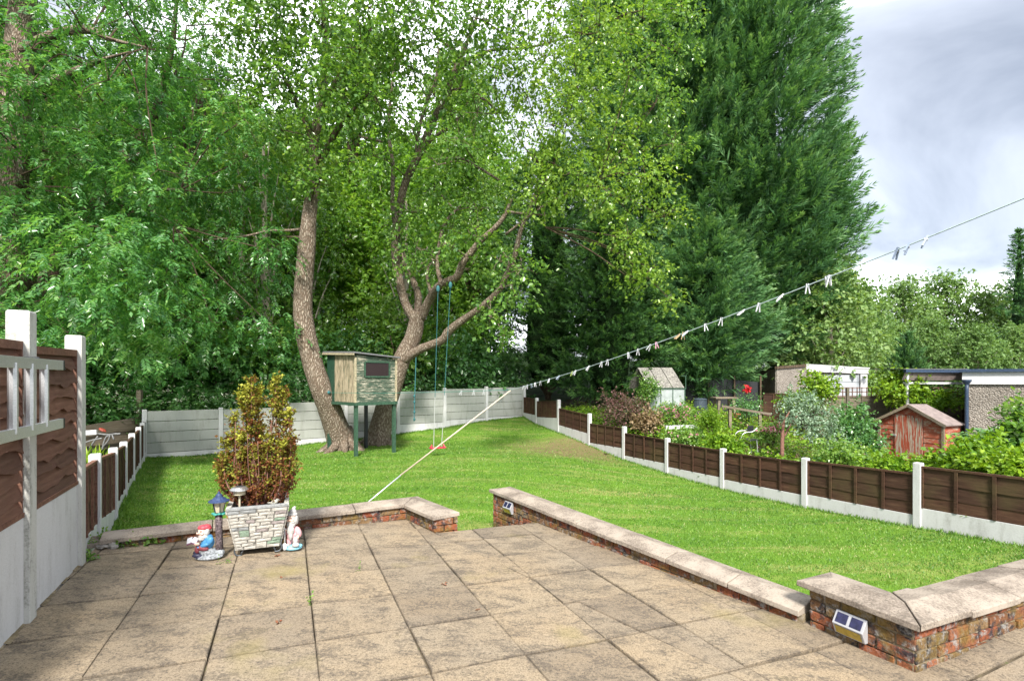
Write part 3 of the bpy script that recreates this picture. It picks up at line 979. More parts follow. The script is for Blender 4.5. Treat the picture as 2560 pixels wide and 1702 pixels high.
# right fence
fr_ = thing('garden_fence', RF[3][0] + Vector((0, 0, RF[3][1])), 'low brown panel fence with white concrete posts along the right of the lawn', 'fence')
rf = [(RFN, RF[0][1] + .1, RF[0][4] + .05, RF[0][5] + .06, RF[0][4] + .05, RF[0][5] + .06)] + RF
for k, (p, gz_, lt, lb, rt, rb) in enumerate(rf[:-1]):
    post(fr_, p, gz_ - .15, max(lt, rt) + .075, TH)
for k in range(len(rf) - 1):
    a, b = rf[k], rf[k + 1]
    # seen from the lawn (left of a->b); a is nearer
    panel(fr_, a[0], b[0], a[3], a[2], b[5], b[4], 3, 3, M['fence'], -1, .009)
    dd = (b[0] - a[0]).normalized() * .045
    slab_board('gravel_board', fr_, a[0] + dd, b[0] - dd, a[1] - .12, a[3] - .002, b[1] - .12, b[5] - .002, .045, M['white'])
# back fence of concrete boards
fb = thing('concrete_fence', BF[4] + Vector((0, 0, BFG[4])), 'pale grey concrete board fence across the back of the lawn', 'fence')
for k, p in enumerate(BF):
    zt = max(BFT[max(0, k - 1)], BFT[min(k, 6)]) + .05
    post(fb, p - nrm(BF[0], BF[-1]) * -.0, BFG[k] - .2, zt, ang(BD), .11)
for k in range(7):
    a, b = BF[k] + BD * .05, BF[k + 1] - BD * .05
    zt = BFT[k]
    for r_ in range(4):
        z1 = zt - r_ * .292
        slab_board('concrete_board', fb, a, b, z1 - .279, z1, z1 - .279, z1, .05, M['greyboard'], .008)
    slab_board('gravel_board', fb, a, b, BFG[k] - .2, zt - 4 * .292, BFG[k + 1] - .2, zt - 4 * .292, .058, M['white'])
# low left fence
fl = thing('garden_fence', LF[3] + Vector((0, 0, LFG[3])), 'low brown fence with white posts running down the left of the lawn', 'fence')
for k, p in enumerate(LF[1:], 1):
    post(fl, p, LFG[k] - .15, LFT[k] + .03, ang(LD), .105)
for k in range(len(LF) - 1):
    a, b = LF[k], LF[k + 1]
    gb = .22
    za, zb = LFT[k] - .06, LFT[k + 1] - .06
    if k == 0:
        za = zb + .06
    panel(fl, a, b, LFG[k] + gb - .05, za, LFG[k + 1] + gb - .05, zb, 4, 2, M['fencewarm'] if k < 2 else M['fence'], 1, .012)
    slab_board('gravel_board', fl, a + LD * .04, b - LD * .04, LFG[k] - .3, LFG[k] + gb - .053, LFG[k + 1] - .3, LFG[k + 1] + gb - .053, .045, M['white'])
# tall left fence
T1 = V2(-3.29, 3.518)
TD = (LA - T1).normalized()
T0 = T1 - TD * 1.75
ft = thing('tall_fence', T1 + Vector((0, 0, .03)), 'tall reddish brown panel fence on white concrete base, near left edge', 'fence')
for p in (T1, LA):
    post(ft, p, -.1, CH + (.45 if p is T1 else .372), ang(TD), .125 if p is T1 else .12, M['whitecap'])
for p, z_ in ((T1, CH + .45), (LA, CH + .372)):
    pass
for a, b in ((T0, T1), (T1, LA)):
    panel(ft, a, b, .76, 1.83, .76, 1.85, 10, 0, M['fencewarm'], 1, .026, .055, .034)
    slab_board('gravel_board', ft, a + TD * .05, b - TD * .05, -.1, .74, -.1, .74, .06, M['white'], .006)
    MB().beam(Vector((a.x, a.y, .757)) + TD * .06, Vector((b.x, b.y, .757)) - TD * .06, .07, .03).build('base_rail', M['fencewarm'], ft)

# aluminium ladder hung on the tall fence
gl = N('aluminium')
v = gl.coord('World', (30, 3, 30))
n_ = gl.noise(v, 6, 4, .6)
M['alu'] = gl.pbr(gl.ramp(n_, [(.3, (.5, .51, .53)), (.7, (.68, .69, .71))]), .42, gl.bump(n_, .1, .002), metal=.75, spec=.5)
M['blackplastic'] = plain('black_plastic', (.02, .022, .025), .5)
M['darkmetal'] = plain('dark_metal', (.05, .055, .06), .45, .4)
le = at(152, 912, 3.72)
ln = nrm(T1, LA)
lb0 = Vector((le.x, le.y, 0))
lad = thing('ladder', (le.x, le.y, 1.35), 'aluminium ladder hung sideways on the tall fence at left', 'ladder')
for zc, nm in ((1.752, 'stile'), (1.342, 'stile')):
    a_, b_ = lb0 - TD * 2.4, lb0
    mb = MB()
    for oz in (-.03, .03):
        mb.beam((a_.x, a_.y, zc + oz), (b_.x, b_.y, zc + oz), .03, .006)
    mb.beam((a_.x + ln.x * .014, a_.y + ln.y * .014, zc), (b_.x + ln.x * .014, b_.y + ln.y * .014, zc), .003, .066)
    st_ = mb.build(nm, M['alu'], lad, bevel=.002)
    MB().box((b_.x + TD.x * .012, b_.y + TD.y * .012, zc), (.03, .036, .07), rz(ang(TD))).build('end_cap', M['blackplastic'], st_, bevel=.004)
for k in range(8):
    p = lb0 - TD * (.33 + .25 * k)
    MB().tube([(p.x, p.y, 1.345), (p.x, p.y, 1.75)], [.024, .024], 8).build('rung', M['alu'], lad, smooth=False)
for k in (0, 1):
    p = lb0 - TD * (.42 + .9 * k)
    MB().beam((p.x, p.y, 1.79), (p.x - ln.x * .16, p.y - ln.y * .16, 1.79), .02, .012).build('hook', M['darkmetal'], lad)
# ------------------------------------------------------------------ foliage
def unit(a):
    return a / np.maximum(np.linalg.norm(a, axis=-1, keepdims=True), 1e-9)
def leaves(P, A, Nn, L, W, fold=.18):
    """diamond leaves folded on the midrib: base P, axis A, normal Nn"""
    A = unit(A)
    S = unit(np.cross(Nn, A))
    Nn = np.cross(A, S)
    L = L[:, None]; W = W[:, None]
    mid = P + A * L * .45
    V = np.stack([P, mid + S * W * .5 + Nn * W * fold, P + A * L, mid - S * W * .5 + Nn * W * fold], 1)
    return V
LT = np.array([[0, 2, 1], [0, 3, 2]])
def leafobj(name, V, rv, mat_, parent):
    n = len(V)
    fc = (np.arange(n)[:, None, None] * 4 + LT[None]).reshape(-1, 3)
    return npmesh(name, V.reshape(-1, 3), fc, mat_, parent, attr=np.repeat(rv, 4))
def ball(n, shell=.45):
    d = unit(rng.normal(size=(n, 3)))
    r = rng.random(n) ** shell
    return d * np.minimum(r, 1)[:, None], r
def lumpy(d, k):
    """smooth lump field on directions, 0.7..1.25"""
    ph = np.random.default_rng(k).uniform(0, 6.28, (6, 4))
    s = 0
    for a in ph:
        q = np.cos(a[:3] * 3)
        s = s + np.sin(d @ q * 5 + a[3])
    return 1 + .1 * s / 1.5
def clump(c, r, n, kind='twig', size=.11, per=7, droop=.35, tone=0.0, spread=1.0, shell=.45):
    """leafy clump: n twigs inside an ellipsoid; returns leaf vertices and tones"""
    c = np.array(c, float); r = np.array(r, float) if hasattr(r, '__len__') else np.array([r, r, r * .8])
    d, rr = ball(n, shell)
    P = c + d * r * lumpy(unit(d), int(abs(c[0] * 91 + c[2] * 37)) + 1)[:, None]
    out = unit(d + rng.normal(0, .45, (n, 3)))
    if kind == 'twig':
        ax = unit(out + np.array([0, 0, -droop]))
        ln = rng.uniform(.2, .45, n) * spread
        t = np.linspace(.1, 1, per)
        Q = P[:, None] + ax[:, None] * (ln[:, None] * t)[..., None]
        Q = Q + rng.normal(0, .035 * spread, Q.shape)
        m = n * per
        Q = Q.reshape(m, 3)
        la = unit(np.repeat(ax, per, 0) + rng.normal(0, .75, (m, 3)) + np.array([0, 0, -.35]))
        nn = unit(rng.normal(0, .55, (m, 3)) + np.array([0, 0, 1.0]) + np.repeat(out, per, 0) * .4)
        L = size * rng.uniform(.5, 1.4, m); W = L * rng.uniform(.55, .9, m)
    else:                                         # pinnate frond
        ax = unit(out * np.array([1, 1, .5]) + np.array([0, 0, -droop]))
        ln = rng.uniform(.25, .42, n) * spread
        pairs = per // 2
        t = np.linspace(.25, .95, pairs)
        sag = np.array([0, 0, -1.0])
        base = P[:, None] + ax[:, None] * (ln[:, None] * t)[..., None] + sag * (ln[:, None] * t ** 2 * .35)[..., None]
        s = unit(np.cross(ax, np.array([0, 0, 1.0])) + rng.normal(0, .15, (n, 3)))
        Q, la, nn = [], [], []
        up = unit(np.cross(s, ax))
        for sg in (-1, 1):
            Q.append(base.reshape(-1, 3))
            la.append(np.repeat(unit(ax * .8 + s * sg + np.array([0, 0, -.3])), pairs, 0))
            nn.append(np.repeat(up, pairs, 0))
        Q = np.concatenate(Q); m = len(Q)
        la = unit(np.concatenate(la) + rng.normal(0, .18, (m, 3))); nn = unit(np.concatenate(nn) + rng.normal(0, .3, (m, 3)))
        L = size * rng.uniform(.75, 1.2, m); W = L * rng.uniform(.32, .45, m)
    rt = np.repeat(rr, per)[:m] if kind == 'twig' else np.tile(np.repeat(rr, per // 2), 2)
    tw = np.repeat(rng.normal(0, .1, n), per)[:m] if kind == 'twig' else np.tile(np.repeat(rng.normal(0, .1, n), per // 2), 2)
    rv = np.clip(.42 + rng.normal(0, .17, m) + tw + tone, 0, 1)
    return leaves(Q, la, nn, L, W), rv
def crown(name, specs, mat_, parent, **kw):
    Vs, rs = [], []
    for s in specs:
        c, r, n = s[:3]
        k2 = dict(kw)
        if len(s) > 3:
            k2.update(s[3])
        v_, r_ = clump(c, r, n, **k2)
        Vs.append(v_); rs.append(r_)
    return leafobj(name, np.concatenate(Vs), np.concatenate(rs), mat_, parent)
def limb(mb, pts, n=9, k=5, wob=.04):
    return ctube(mb, [(*p, r) for p, r in pts], k, n, wob)
def D(x, y, d):
    return tuple(disp(x, y, d))
def reg2(x, y, d):                                   # a 1.96x close view, origin (700,400)
    return tuple(at(700 + x / 1.96, 400 + y / 1.96, d))
def twigs(mb, c, r, n, rad=.018, root=None):
    """thin branches from a root point out into a clump"""
    c = Vector(c); root = Vector(root) if root is not None else c - Vector((0, 0, r))
    for _ in range(n):
        d = Vector(unit(rng.normal(size=3)))
        e_ = c + d * r * rnd.uniform(.5, .95)
        m = root.lerp(e_, .5) + Vector(rng.normal(0, r * .15, 3))
        ctube(mb, [(*root, rad), (*m, rad * .7), (*e_, rad * .3)], 4, 5)

def support(parent, specs, limbs, mat_, per=7, rad=.022, name='twigs'):
    """thin branches from the nearest limb to every clump, and twigs inside it"""
    C = np.array([q[:3] for l_ in limbs for q in crom([(*p, r) for p, r in l_], 4)])
    mb = MB()
    for s in specs:
        c = np.array(s[0]); r = s[1] if not hasattr(s[1], '__len__') else s[1][0]
        j = C[np.argmin(((C - c) ** 2).sum(1) + 2.0 * np.maximum(0, C[:, 2] - c[2]))]
        if np.linalg.norm(j - c) > 5: continue
        m = (j + c) / 2 + rng.normal(0, .12, 3) + np.array([0, 0, .12])
        ctube(mb, [(*j, rad), (*m, rad * .8), (*c, rad * .5)], 4, 5)
        for _ in range(per):
            d = unit(rng.normal(size=3) + np.array([0, 0, .15]))
            e_ = c + d * r * rng.uniform(.6, 1.0)
            m2 = (c + e_) / 2 + rng.normal(0, r * .1, 3)
            ctube(mb, [(*c, rad * .45), (*m2, rad * .32), (*e_, rad * .15)], 3, 4)
    o = mb.build(name, mat_, parent)
    o['kind'] = 'stuff'
    return o
# --- leaning tree beside the treehouse (left)
b1 = on_lawn(858, 1124)
t1 = thing('tree', b1, 'bare curved trunk of leafy tree leaning left of the treehouse', 'tree')
dd = b1.y
mb = MB()
P1 = [(tuple(b1 + Vector((.02, 0, -.15))), .5), (tuple(b1 + Vector((-.05, 0, .2))), .40), (reg2(255, 1250, dd - .3), .335), (reg2(202, 1120, dd - .6), .30), (reg2(153, 970, dd - .6), .285), (reg2(118, 800, dd - .6), .27),
      (reg2(112, 690, dd - .6), .26), (reg2(122, 540, dd - .6), .25), (reg2(134, 400, dd - .6), .235), (reg2(143, 280, dd - .6), .2), (D(725, 400, dd), .19), (D(722, 330, dd), .16), (D(740, 240, dd - .2), .13), (D(750, 120, dd - .4), .1), (D(745, 0, dd - .5), .07), (D(750, -140, dd - .5), .04)]
limb(mb, P1, 16, 5, .025)
for k in range(9):                                    # root flare
    a = k * .7 + .2
    dv = Vector((math.cos(a), math.sin(a), 0))
    e_ = b1 + dv * rnd.uniform(.62, .95)
    e_.z = gz(e_.x, e_.y) - .05
    ctube(mb, [(*(b1 + dv * .12 + Vector((0, 0, .65))), .16), (*(b1 + dv * .34 + Vector((0, 0, .18))), .14), (*e_, .05)], 4, 7, .06)
mb.build('trunk', M['bark'], t1, smooth=True)
LB = [[((*D(735, 380, dd),), .11), (D(770, 310, dd - .3), .09), (D(800, 270, dd - .6), .06), (D(850, 215, dd - .8), .03)],
      [(D(722, 330, dd), .09), (D(690, 250, dd), .07), (D(650, 170, dd + .2), .05), (D(600, 90, dd + .3), .02)],
      [(D(740, 240, dd - .2), .08), (D(800, 150, dd - .5), .06), (D(860, 60, dd - .6), .03)],
      [(D(728, 520, dd), .06), (D(680, 530, dd - .1), .045), (D(620, 532, dd - .2), .035), (D(560, 545, dd - .3), .03), (D(480, 552, dd - .3), .02), (D(450, 545, dd - .3), .012)],
      [(D(700, 548, dd), .05), (D(660, 545, dd), .03), (D(645, 543, dd), .02)]]
for l_ in LB:
    mb = MB(); limb(mb, l_, 7, 5, .05)
    mb.build('branch', M['bark'] if l_ is LB[3] else M['bark_dark'], t1, smooth=True)
S1 = []
for x, y, d, r, n in ((640, 40, 15, 1.5, 230), (740, 60, 15, 1.5, 230), (830, 110, 14.5, 1.2, 150), (700, 200, 15, 1.2, 190), (620, 160, 15.5, 1.2, 170), (560, 250, 16, 1.1, 140), (800, 240, 14.5, .95, 120),
                      (560, 60, 15.5, 1.4, 190), (720, 340, 14.8, .55, 60), (735, 420, 14.7, .5, 55), (650, 300, 15, .8, 70), (780, 170, 14.3, .9, 110), (690, -60, 15, 1.9, 200), (560, -60, 15.4, 1.7, 160), (850, 20, 14.6, 1.1, 110),
                      (700, 420, 15, .4, 30), (870, 230, 14.5, .6, 40)):
    S1.append((D(x, y, d), r, n))
crown('crown', S1, M['broad'], t1, size=.12, per=7, tone=0)
support(t1, S1, [P1] + LB, M['bark_dark'])

# --- forked tree on the right of the treehouse
b2 = on_lawn(945, 1109)
t2 = thing('tree', b2, 'forked spreading tree behind the treehouse carrying the swing', 'tree')
d2 = b2.y
mb = MB()
limb(mb, [(tuple(b2 + Vector((-.05, 0, -.15))), .47), (reg2(490, 1330, d2), .38), (reg2(522, 1200, d2), .33), (reg2(562, 1080, d2), .3), (reg2(596, 980, d2), .29), (reg2(648, 880, d2), .275), (reg2(668, 800, d2), .25), (reg2(672, 745, d2), .2)], 16, 5, .03)
for k in range(7):
    a = k * .9 + .5
    dv = Vector((math.cos(a), math.sin(a), 0))
    e_ = b2 + dv * rnd.uniform(.5, .7); e_.z = gz(e_.x, e_.y) - .05
    ctube(mb, [(*(b2 + dv * .1 + Vector((.03, 0, .6))), .15), (*(b2 + dv * .3 + Vector((0, 0, .18))), .13), (*e_, .05)], 4, 7, .06)
mb.build('trunk', M['bark'], t2, smooth=True)
LB2 = [[(reg2(665, 790, d2), .17), (reg2(620, 715, d2), .15), (reg2(588, 610, d2), .14), (reg2(568, 490, d2), .135), (reg2(566, 370, d2), .13), (reg2(590, 210, d2), .13), (reg2(615, 110, d2), .13), (reg2(655, 25, d2 - .2), .13),
        (D(970, 345, d2 - .3), .125), (D(995, 285, d2 - .4), .115), (D(1025, 225, d2 - .6), .1), (D(1045, 170, d2 - .8), .085), (D(1080, 90, d2 - 1), .06), (D(1110, 0, d2 - 1.2), .04), (D(1130, -100, d2 - 1.3), .03)],
       [(reg2(672, 760, d2 + .1), .13), (reg2(676, 660, d2 + .2), .12), (reg2(645, 575, d2 + .3), .1), (reg2(600, 470, d2 + .4), .09), (D(905, 480, d2 + .6), .075), (D(905, 380, d2 + .9), .065), (D(895, 300, d2 + 1), .055), (D(905, 180, d2 + 1.1), .045), (D(918, 80, d2 + 1.2), .03)],
       [(reg2(690, 780, d2), .15), (reg2(735, 680, d2 - .3), .14), (reg2(790, 610, d2 - .9), .13), (reg2(865, 575, d2 - 1.3), .125), (reg2(895, 505, d2 - 1.5), .11), (reg2(940, 450, d2 - 1.6), .105), (reg2(985, 395, d2 - 1.8), .09), (reg2(1060, 325, d2 - 2), .075), (reg2(1105, 265, d2 - 2.1), .06), (reg2(1135, 190, d2 - 2.2), .04)],
       [(reg2(600, 985, d2 - .1), .16), (reg2(680, 930, d2 - .3), .15), (reg2(790, 885, d2 - .6), .14), (reg2(830, 835, d2 - .8), .13), (reg2(900, 780, d2 - 1), .115), (reg2(985, 722, d2 - 1.3), .1), (reg2(1075, 635, d2 - 1.6), .09), (reg2(1110, 560, d2 - 1.8), .085), (reg2(1150, 470, d2 - 2), .08), (reg2(1178, 350, d2 - 2.1), .065), (reg2(1220, 250, d2 - 2.2), .055), (reg2(1250, 165, d2 - 2.3), .04), (D(1270, 400, d2 - 2.4), .02)],
       [(D(958, 370, d2 - .3), .07), (D(965, 300, d2 - .2), .06), (D(985, 230, d2 - .1), .055), (D(1005, 180, d2), .045), (D(1010, 110, d2), .03)],
       [(D(975, 340, d2 - .3), .06), (D(1010, 310, d2 - .6), .05), (D(1050, 280, d2 - .8), .045), (D(1090, 210, d2 - 1), .03)],
       [(D(1030, 212, d2 - .6), .05), (D(1075, 205, d2 - .9), .045), (D(1110, 225, d2 - 1.2), .035), (D(1150, 260, d2 - 1.5), .025)],
       [(D(1000, 370, d2 - .4), .05), (D(1060, 365, d2 - .7), .045), (D(1100, 385, d2 - 1), .04), (D(1150, 415, d2 - 1.2), .03)],
       [(reg2(790, 610, d2 - .9), .07), (reg2(770, 500, d2 - .7), .06), (reg2(800, 330, d2 - .6), .055), (reg2(850, 260, d2 - .6), .045), (reg2(890, 220, d2 - .6), .03)],
       [(reg2(740, 660, d2 - .3), .06), (reg2(720, 560, d2 - .1), .05), (reg2(745, 490, d2), .04), (reg2(690, 510, d2), .03)],
       [(reg2(1105, 250, d2 - 2.1), .045), (reg2(1180, 262, d2 - 2.2), .035), (reg2(1290, 270, d2 - 2.3), .02)],
       [(reg2(1225, 200, d2 - 2.2), .03), (reg2(1290, 245, d2 - 2.3), .02), (reg2(1300, 330, d2 - 2.4), .012)],
       [(D(1040, 180, d2 - .8), .05), (D(1120, 120, d2 - 1.2), .045), (D(1220, 110, d2 - 1.8), .035), (D(1330, 80, d2 - 2.2), .02)],
       [(D(1165, 540, d2 - 2), .04), (D(1260, 470, d2 - 2.4), .03), (D(1370, 420, d2 - 2.6), .02)],
       [(D(895, 330, d2 + 1), .05), (D(850, 320, d2 + .8), .04), (D(815, 312, d2 + .6), .02)]]
for l_ in LB2:
    mb = MB(); limb(mb, l_, 8, 5, .05)
    mb.build('branch', M['bark'], t2, smooth=True)
S2 = [(D(x, y, d), r, n) for x, y, d, r, n in (
    (900, 20, 15, 1.5, 180), (1000, 0, 15, 1.5, 180), (1090, 40, 14, 1.3, 150), (930, 150, 15.5, .9, 80), (1040, 110, 15.5, .9, 80), (1170, 30, 14, 1.4, 160), (1150, 160, 14, 1.0, 80), (880, 110, 15.5, .8, 60),
    (950, 300, 15.5, .8, 55), (1060, 320, 15, .9, 60), (1100, 260, 14.8, .9, 65), (860, 360, 15.6, .8, 55), (1000, 220, 15.6, .9, 80), (1060, 200, 15.3, .9, 70), (960, 90, 15.4, 1.0, 90), (880, 300, 15.8, .8, 60), (1010, 380, 15.6, .8, 60), (900, 250, 15.6, .7, 45), (850, 180, 15, .7, 50),
    (1100, 480, 16.4, .9, 90), (1040, 530, 16.8, .9, 95), (960, 490, 16.8, .7, 65), (1000, 610, 16.8, .8, 80), (930, 600, 16.6, .5, 40), (1080, 620, 16.2, .65, 55), (1150, 600, 15.4, .6, 50), (1185, 680, 13.8, .5, 45), (1130, 730, 13.7, .35, 26), (1030, 560, 15.0, .45, 30), (960, 570, 15.2, .35, 22), (1090, 540, 14.6, .4, 26),
    (1160, 780, 13.7, .3, 22), (920, 540, 16.8, .5, 40), (1000, 430, 16.6, .7, 50), (1200, 620, 13.6, .5, 40), (1000, -120, 15, 2.0, 220), (1180, -110, 14, 2, 220), (850, -110, 15, 1.6, 150))]
crown('crown', S2, M['broad'], t2, size=.11, per=7, tone=.07)
support(t2, S2, LB2, M['bark'])
S3 = [(D(x, y, d), r, n) for x, y, d, r, n in (
    (1250, 130, 13.5, 1.35, 230), (1330, 200, 13.5, 1.35, 240), (1280, 290, 13.5, 1.2, 200), (1215, 220, 14, 1.0, 120), (1380, 90, 14, 1.6, 260), (1480, 40, 15, 1.5, 220), (1450, 170, 14, 1.25, 190), (1510, 240, 14.5, .95, 120),
    (1310, 400, 13.5, 1.1, 170), (1400, 320, 14, 1.1, 180), (1410, 450, 13.5, 1.0, 150), (1490, 410, 13.5, .95, 130), (1240, 450, 13.6, .85, 110), (1445, 550, 13.5, .85, 110), (1530, 500, 14, .6, 60), (1500, 620, 14, .65, 70),
    (1545, 690, 14, .4, 30), (1230, 370, 13.6, .6, 60), (1290, 20, 14, 1.5, 200), (1380, -80, 14, 1.8, 220), (1560, 120, 15, .7, 60), (1570, 20, 15, .8, 70),
    (1450, 640, 13.7, .5, 45), (1550, 330, 14.4, .6, 60), (1180, 300, 14, .6, 40))]
S3 = [(c_, (r_ * .82, r_ * .82, r_ * .6), int(n_ * .8)) for c_, r_, n_ in S3]
S3b = [q_ for q_ in S3 if q_[0][0] > (1400 * 1.0852 - CX) / F * 14 and q_[0][2] > 8.0]
S3 = [q_ for q_ in S3 if q_ not in S3b]
crown('upper_crown', S3b, M['broad'], t2, size=.095, per=8, tone=.1, droop=.5)
crown('outer_crown', S3, M['bright'], t2, size=.09, per=8, tone=.04, droop=.6)
support(t2, S3 + S3b, LB2, M['bark_dark'], 6)

# --- two ash trees at the left, overhanging
def ash(bp, pts, label, specs, barkm, rl=None):
    t = thing('tree', bp, label, 'tree')
    mb = MB(); limb(mb, pts, 12, 5, .05)
    mb.build('trunk', barkm, t, smooth=True)
    for l_ in rl or []:
        mb = MB(); limb(mb, l_, 7, 5, .05)
        mb.build('branch', M['bark'], t, smooth=True)
    crown('crown', specs, M['ash'], t, kind='frond', size=.13, per=12, droop=.55)
    support(t, specs, [pts] + (rl or []), M['bark_dark'], 5)
    return t
p0 = at(18, 800, 14); bz = Vector((p0.x, 14, gz(p0.x, 14)))
SA = []
for gy in range(-1, 9):
    for gx in range(-1, 5):
        x, y = gx * 85 + rnd.uniform(-35, 35), gy * 95 + rnd.uniform(-35, 35)
        dep = 13 + rnd.uniform(-1.6, 2.0) - (.8 if y > 500 else 0)
        sky_gap = (x > 60 and y < 330 and rnd.random() < .6)
        SA.append((D(x, y, dep), rnd.uniform(.75, 1.1), int((30 if sky_gap else 88) * (1.15 if y > 450 else 1)), dict(tone=rnd.gauss(.02, .09))))
ash(bz, [(tuple(bz - Vector((.1, 0, .2))), .6), (D(25, 760, 14), .5), (D(22, 560, 14), .44), (D(20, 420, 14), .42), (D(28, 260, 14), .38), (D(45, 120, 14), .33), (D(55, 0, 14), .28), (D(70, -150, 14), .2)],
    'thick trunked ash tree at the left edge of the photo', SA, M['bark'],
    [[(D(35, 125, 14), .16), (D(90, 95, 13.6), .13), (D(150, 72, 13.3), .11), (D(210, 70, 13), .09), (D(250, 90, 12.8), .05), (D(340, 110, 12.6), .02)],
     [(D(30, 240, 14), .16), (D(80, 198, 13.7), .14), (D(130, 185, 13.5), .13), (D(175, 165, 13.3), .1), (D(230, 140, 13), .05), (D(300, 120, 12.8), .02)],
     [(D(45, 430, 13.8), .09), (D(48, 330, 13.6), .06), (D(45, 280, 13.5), .03)]])
p0 = at(134, 700, 17); bz = Vector((p0.x - .6, 17, gz(p0.x - .6, 17)))
SB = []
for gy in range(-1, 9):
    for gx in range(0, 5):
        x, y = 220 + gx * 95 + rnd.uniform(-40, 40), gy * 92 + rnd.uniform(-35, 35)
        dep = 16.5 + rnd.uniform(-2, 2)
        if abs(x - 275) < 55 and abs(y - 390) < 70: dep = 18.5
        sg = (y < 300 and rnd.random() < .5) or (x > 430 and y < 420 and rnd.random() < .6)
        SB.append((D(x, y, dep), rnd.uniform(.85, 1.25), int((28 if sg else 92)), dict(tone=rnd.gauss(0, .09))))
ash(bz, [(tuple(bz - Vector((0, 0, .2))), .42), (D(125, 620, 17), .34), (D(190, 520, 16.8), .3), (D(240, 455, 16.6), .28), (D(280, 380, 16.5), .26), (D(320, 330, 16.5), .2), (D(350, 280, 16.4), .14), (D(380, 190, 16.4), .1), (D(400, 80, 16.4), .07), (D(410, -40, 16.4), .04)],
    'leaning ash tree with a splintered broken stub, left wood', SB, M['bark_dark'],
    [[(D(275, 405, 16.3), .2), (D(290, 380, 16.1), .19), (D(305, 365, 15.95), .15), (D(325, 352, 15.8), .06), (D(337, 352, 15.75), .02)],
     [(D(255, 497, 15.5), .05), (D(300, 497, 15.3), .05), (D(345, 490, 15.2), .055), (D(385, 510, 15.1), .045), (D(400, 517, 15), .02)],
     [(D(270, 460, 16), .05), (D(330, 443, 15.6), .06), (D(370, 437, 15.4), .055), (D(415, 438, 15.2), .03)],
     [(D(330, 320, 16.5), .06), (D(375, 230, 16.6), .05), (D(420, 130, 16.8), .03), (D(430, 60, 16.8), .02)]])

# --- woodland behind: four model trees, copied
def model_tree(name, H, rad, mat_, size, kind, ncl, per, dens, seed, first=.28, barkm=None, lean=.05):
    global rnd
    r = random.Random(seed)
    o = thing(name, (0, 0, 0), None, None)
    mb = MB()
    top = Vector((r.gauss(0, lean) * H, r.gauss(0, lean) * H, H * .93))
    tp = [(0, 0, -.6, .022 * H), (top.x * .2, top.y * .2, H * .25, .016 * H), (top.x * .5 + r.gauss(0, .2), top.y * .5, H * .55, .011 * H), (*top, .002 * H)]
    cv = ctube(mb, tp, 5, 8, .05)
    specs = []
    for k in range(ncl):
        f = first + (1 - first) * (k + .5) / ncl
        prof = math.sin(math.pi * min(1, (f - first) / (1 - first) * .82 + .2)) ** .7
        a = k * 2.4 + r.uniform(-.4, .4)
        ro = rad * prof * r.uniform(.25, .8)
        ax = Vector(cv[int(f * (len(cv) - 1))][:3])
        c = Vector((ax.x + math.cos(a) * ro, ax.y + math.sin(a) * ro, H * f))
        st = Vector(cv[int(max(.15, f - .18) * (len(cv) - 1))][:3])
        m = st.lerp(c, .55) + Vector((0, 0, .1 * H * .3))
        ctube(mb, [(*st, .005 * H), (*m, .0035 * H), (*c, .001 * H)], 4, 5)
        cr = rad * r.uniform(.36, .52)
        specs.append((tuple(c), (cr, cr, cr * .75), int(dens * cr * cr), dict(tone=r.gauss(0, .08))))
    mb.build('trunk', barkm or M['bark_dark'], o, smooth=True)
    crown('crown', specs, mat_, o, kind=kind, size=size, per=per)
    return o
used = set()
def place(proto, p, rot, s, label, group, name=None, cat='tree', mats=None):
    if proto.name not in used:
        used.add(proto.name)
        o = proto
    else:
        o = proto.copy(); col.objects.link(o)
        for ch in proto.children:
            c = ch.copy(); col.objects.link(c); c.parent = o
            if mats and ch.name.startswith('crown'):
                c.data = ch.data
    o.location = p
    o.rotation_euler = (0, 0, rot)
    o.scale = (s, s, s) if not hasattr(s, '__len__') else s
    ORG[o.name] = Vector(p)
    return tag(o, label, cat, group)
TA = model_tree('tree', 16, 3.6, M['ash'], .2, 'frond', 26, 12, 34, 1)
TB = model_tree('tree', 15, 3.4, M['broad'], .17, 'twig', 28, 7, 62, 2)
TC = model_tree('tree', 11, 3.2, M['sunny'], .17, 'twig', 24, 7, 62, 3, .2, M['bark_pale'])
TS = model_tree('tree', 9, 1.6, M['broad'], .15, 'twig', 14, 7, 60, 4, .35, M['bark_pale'], .03)
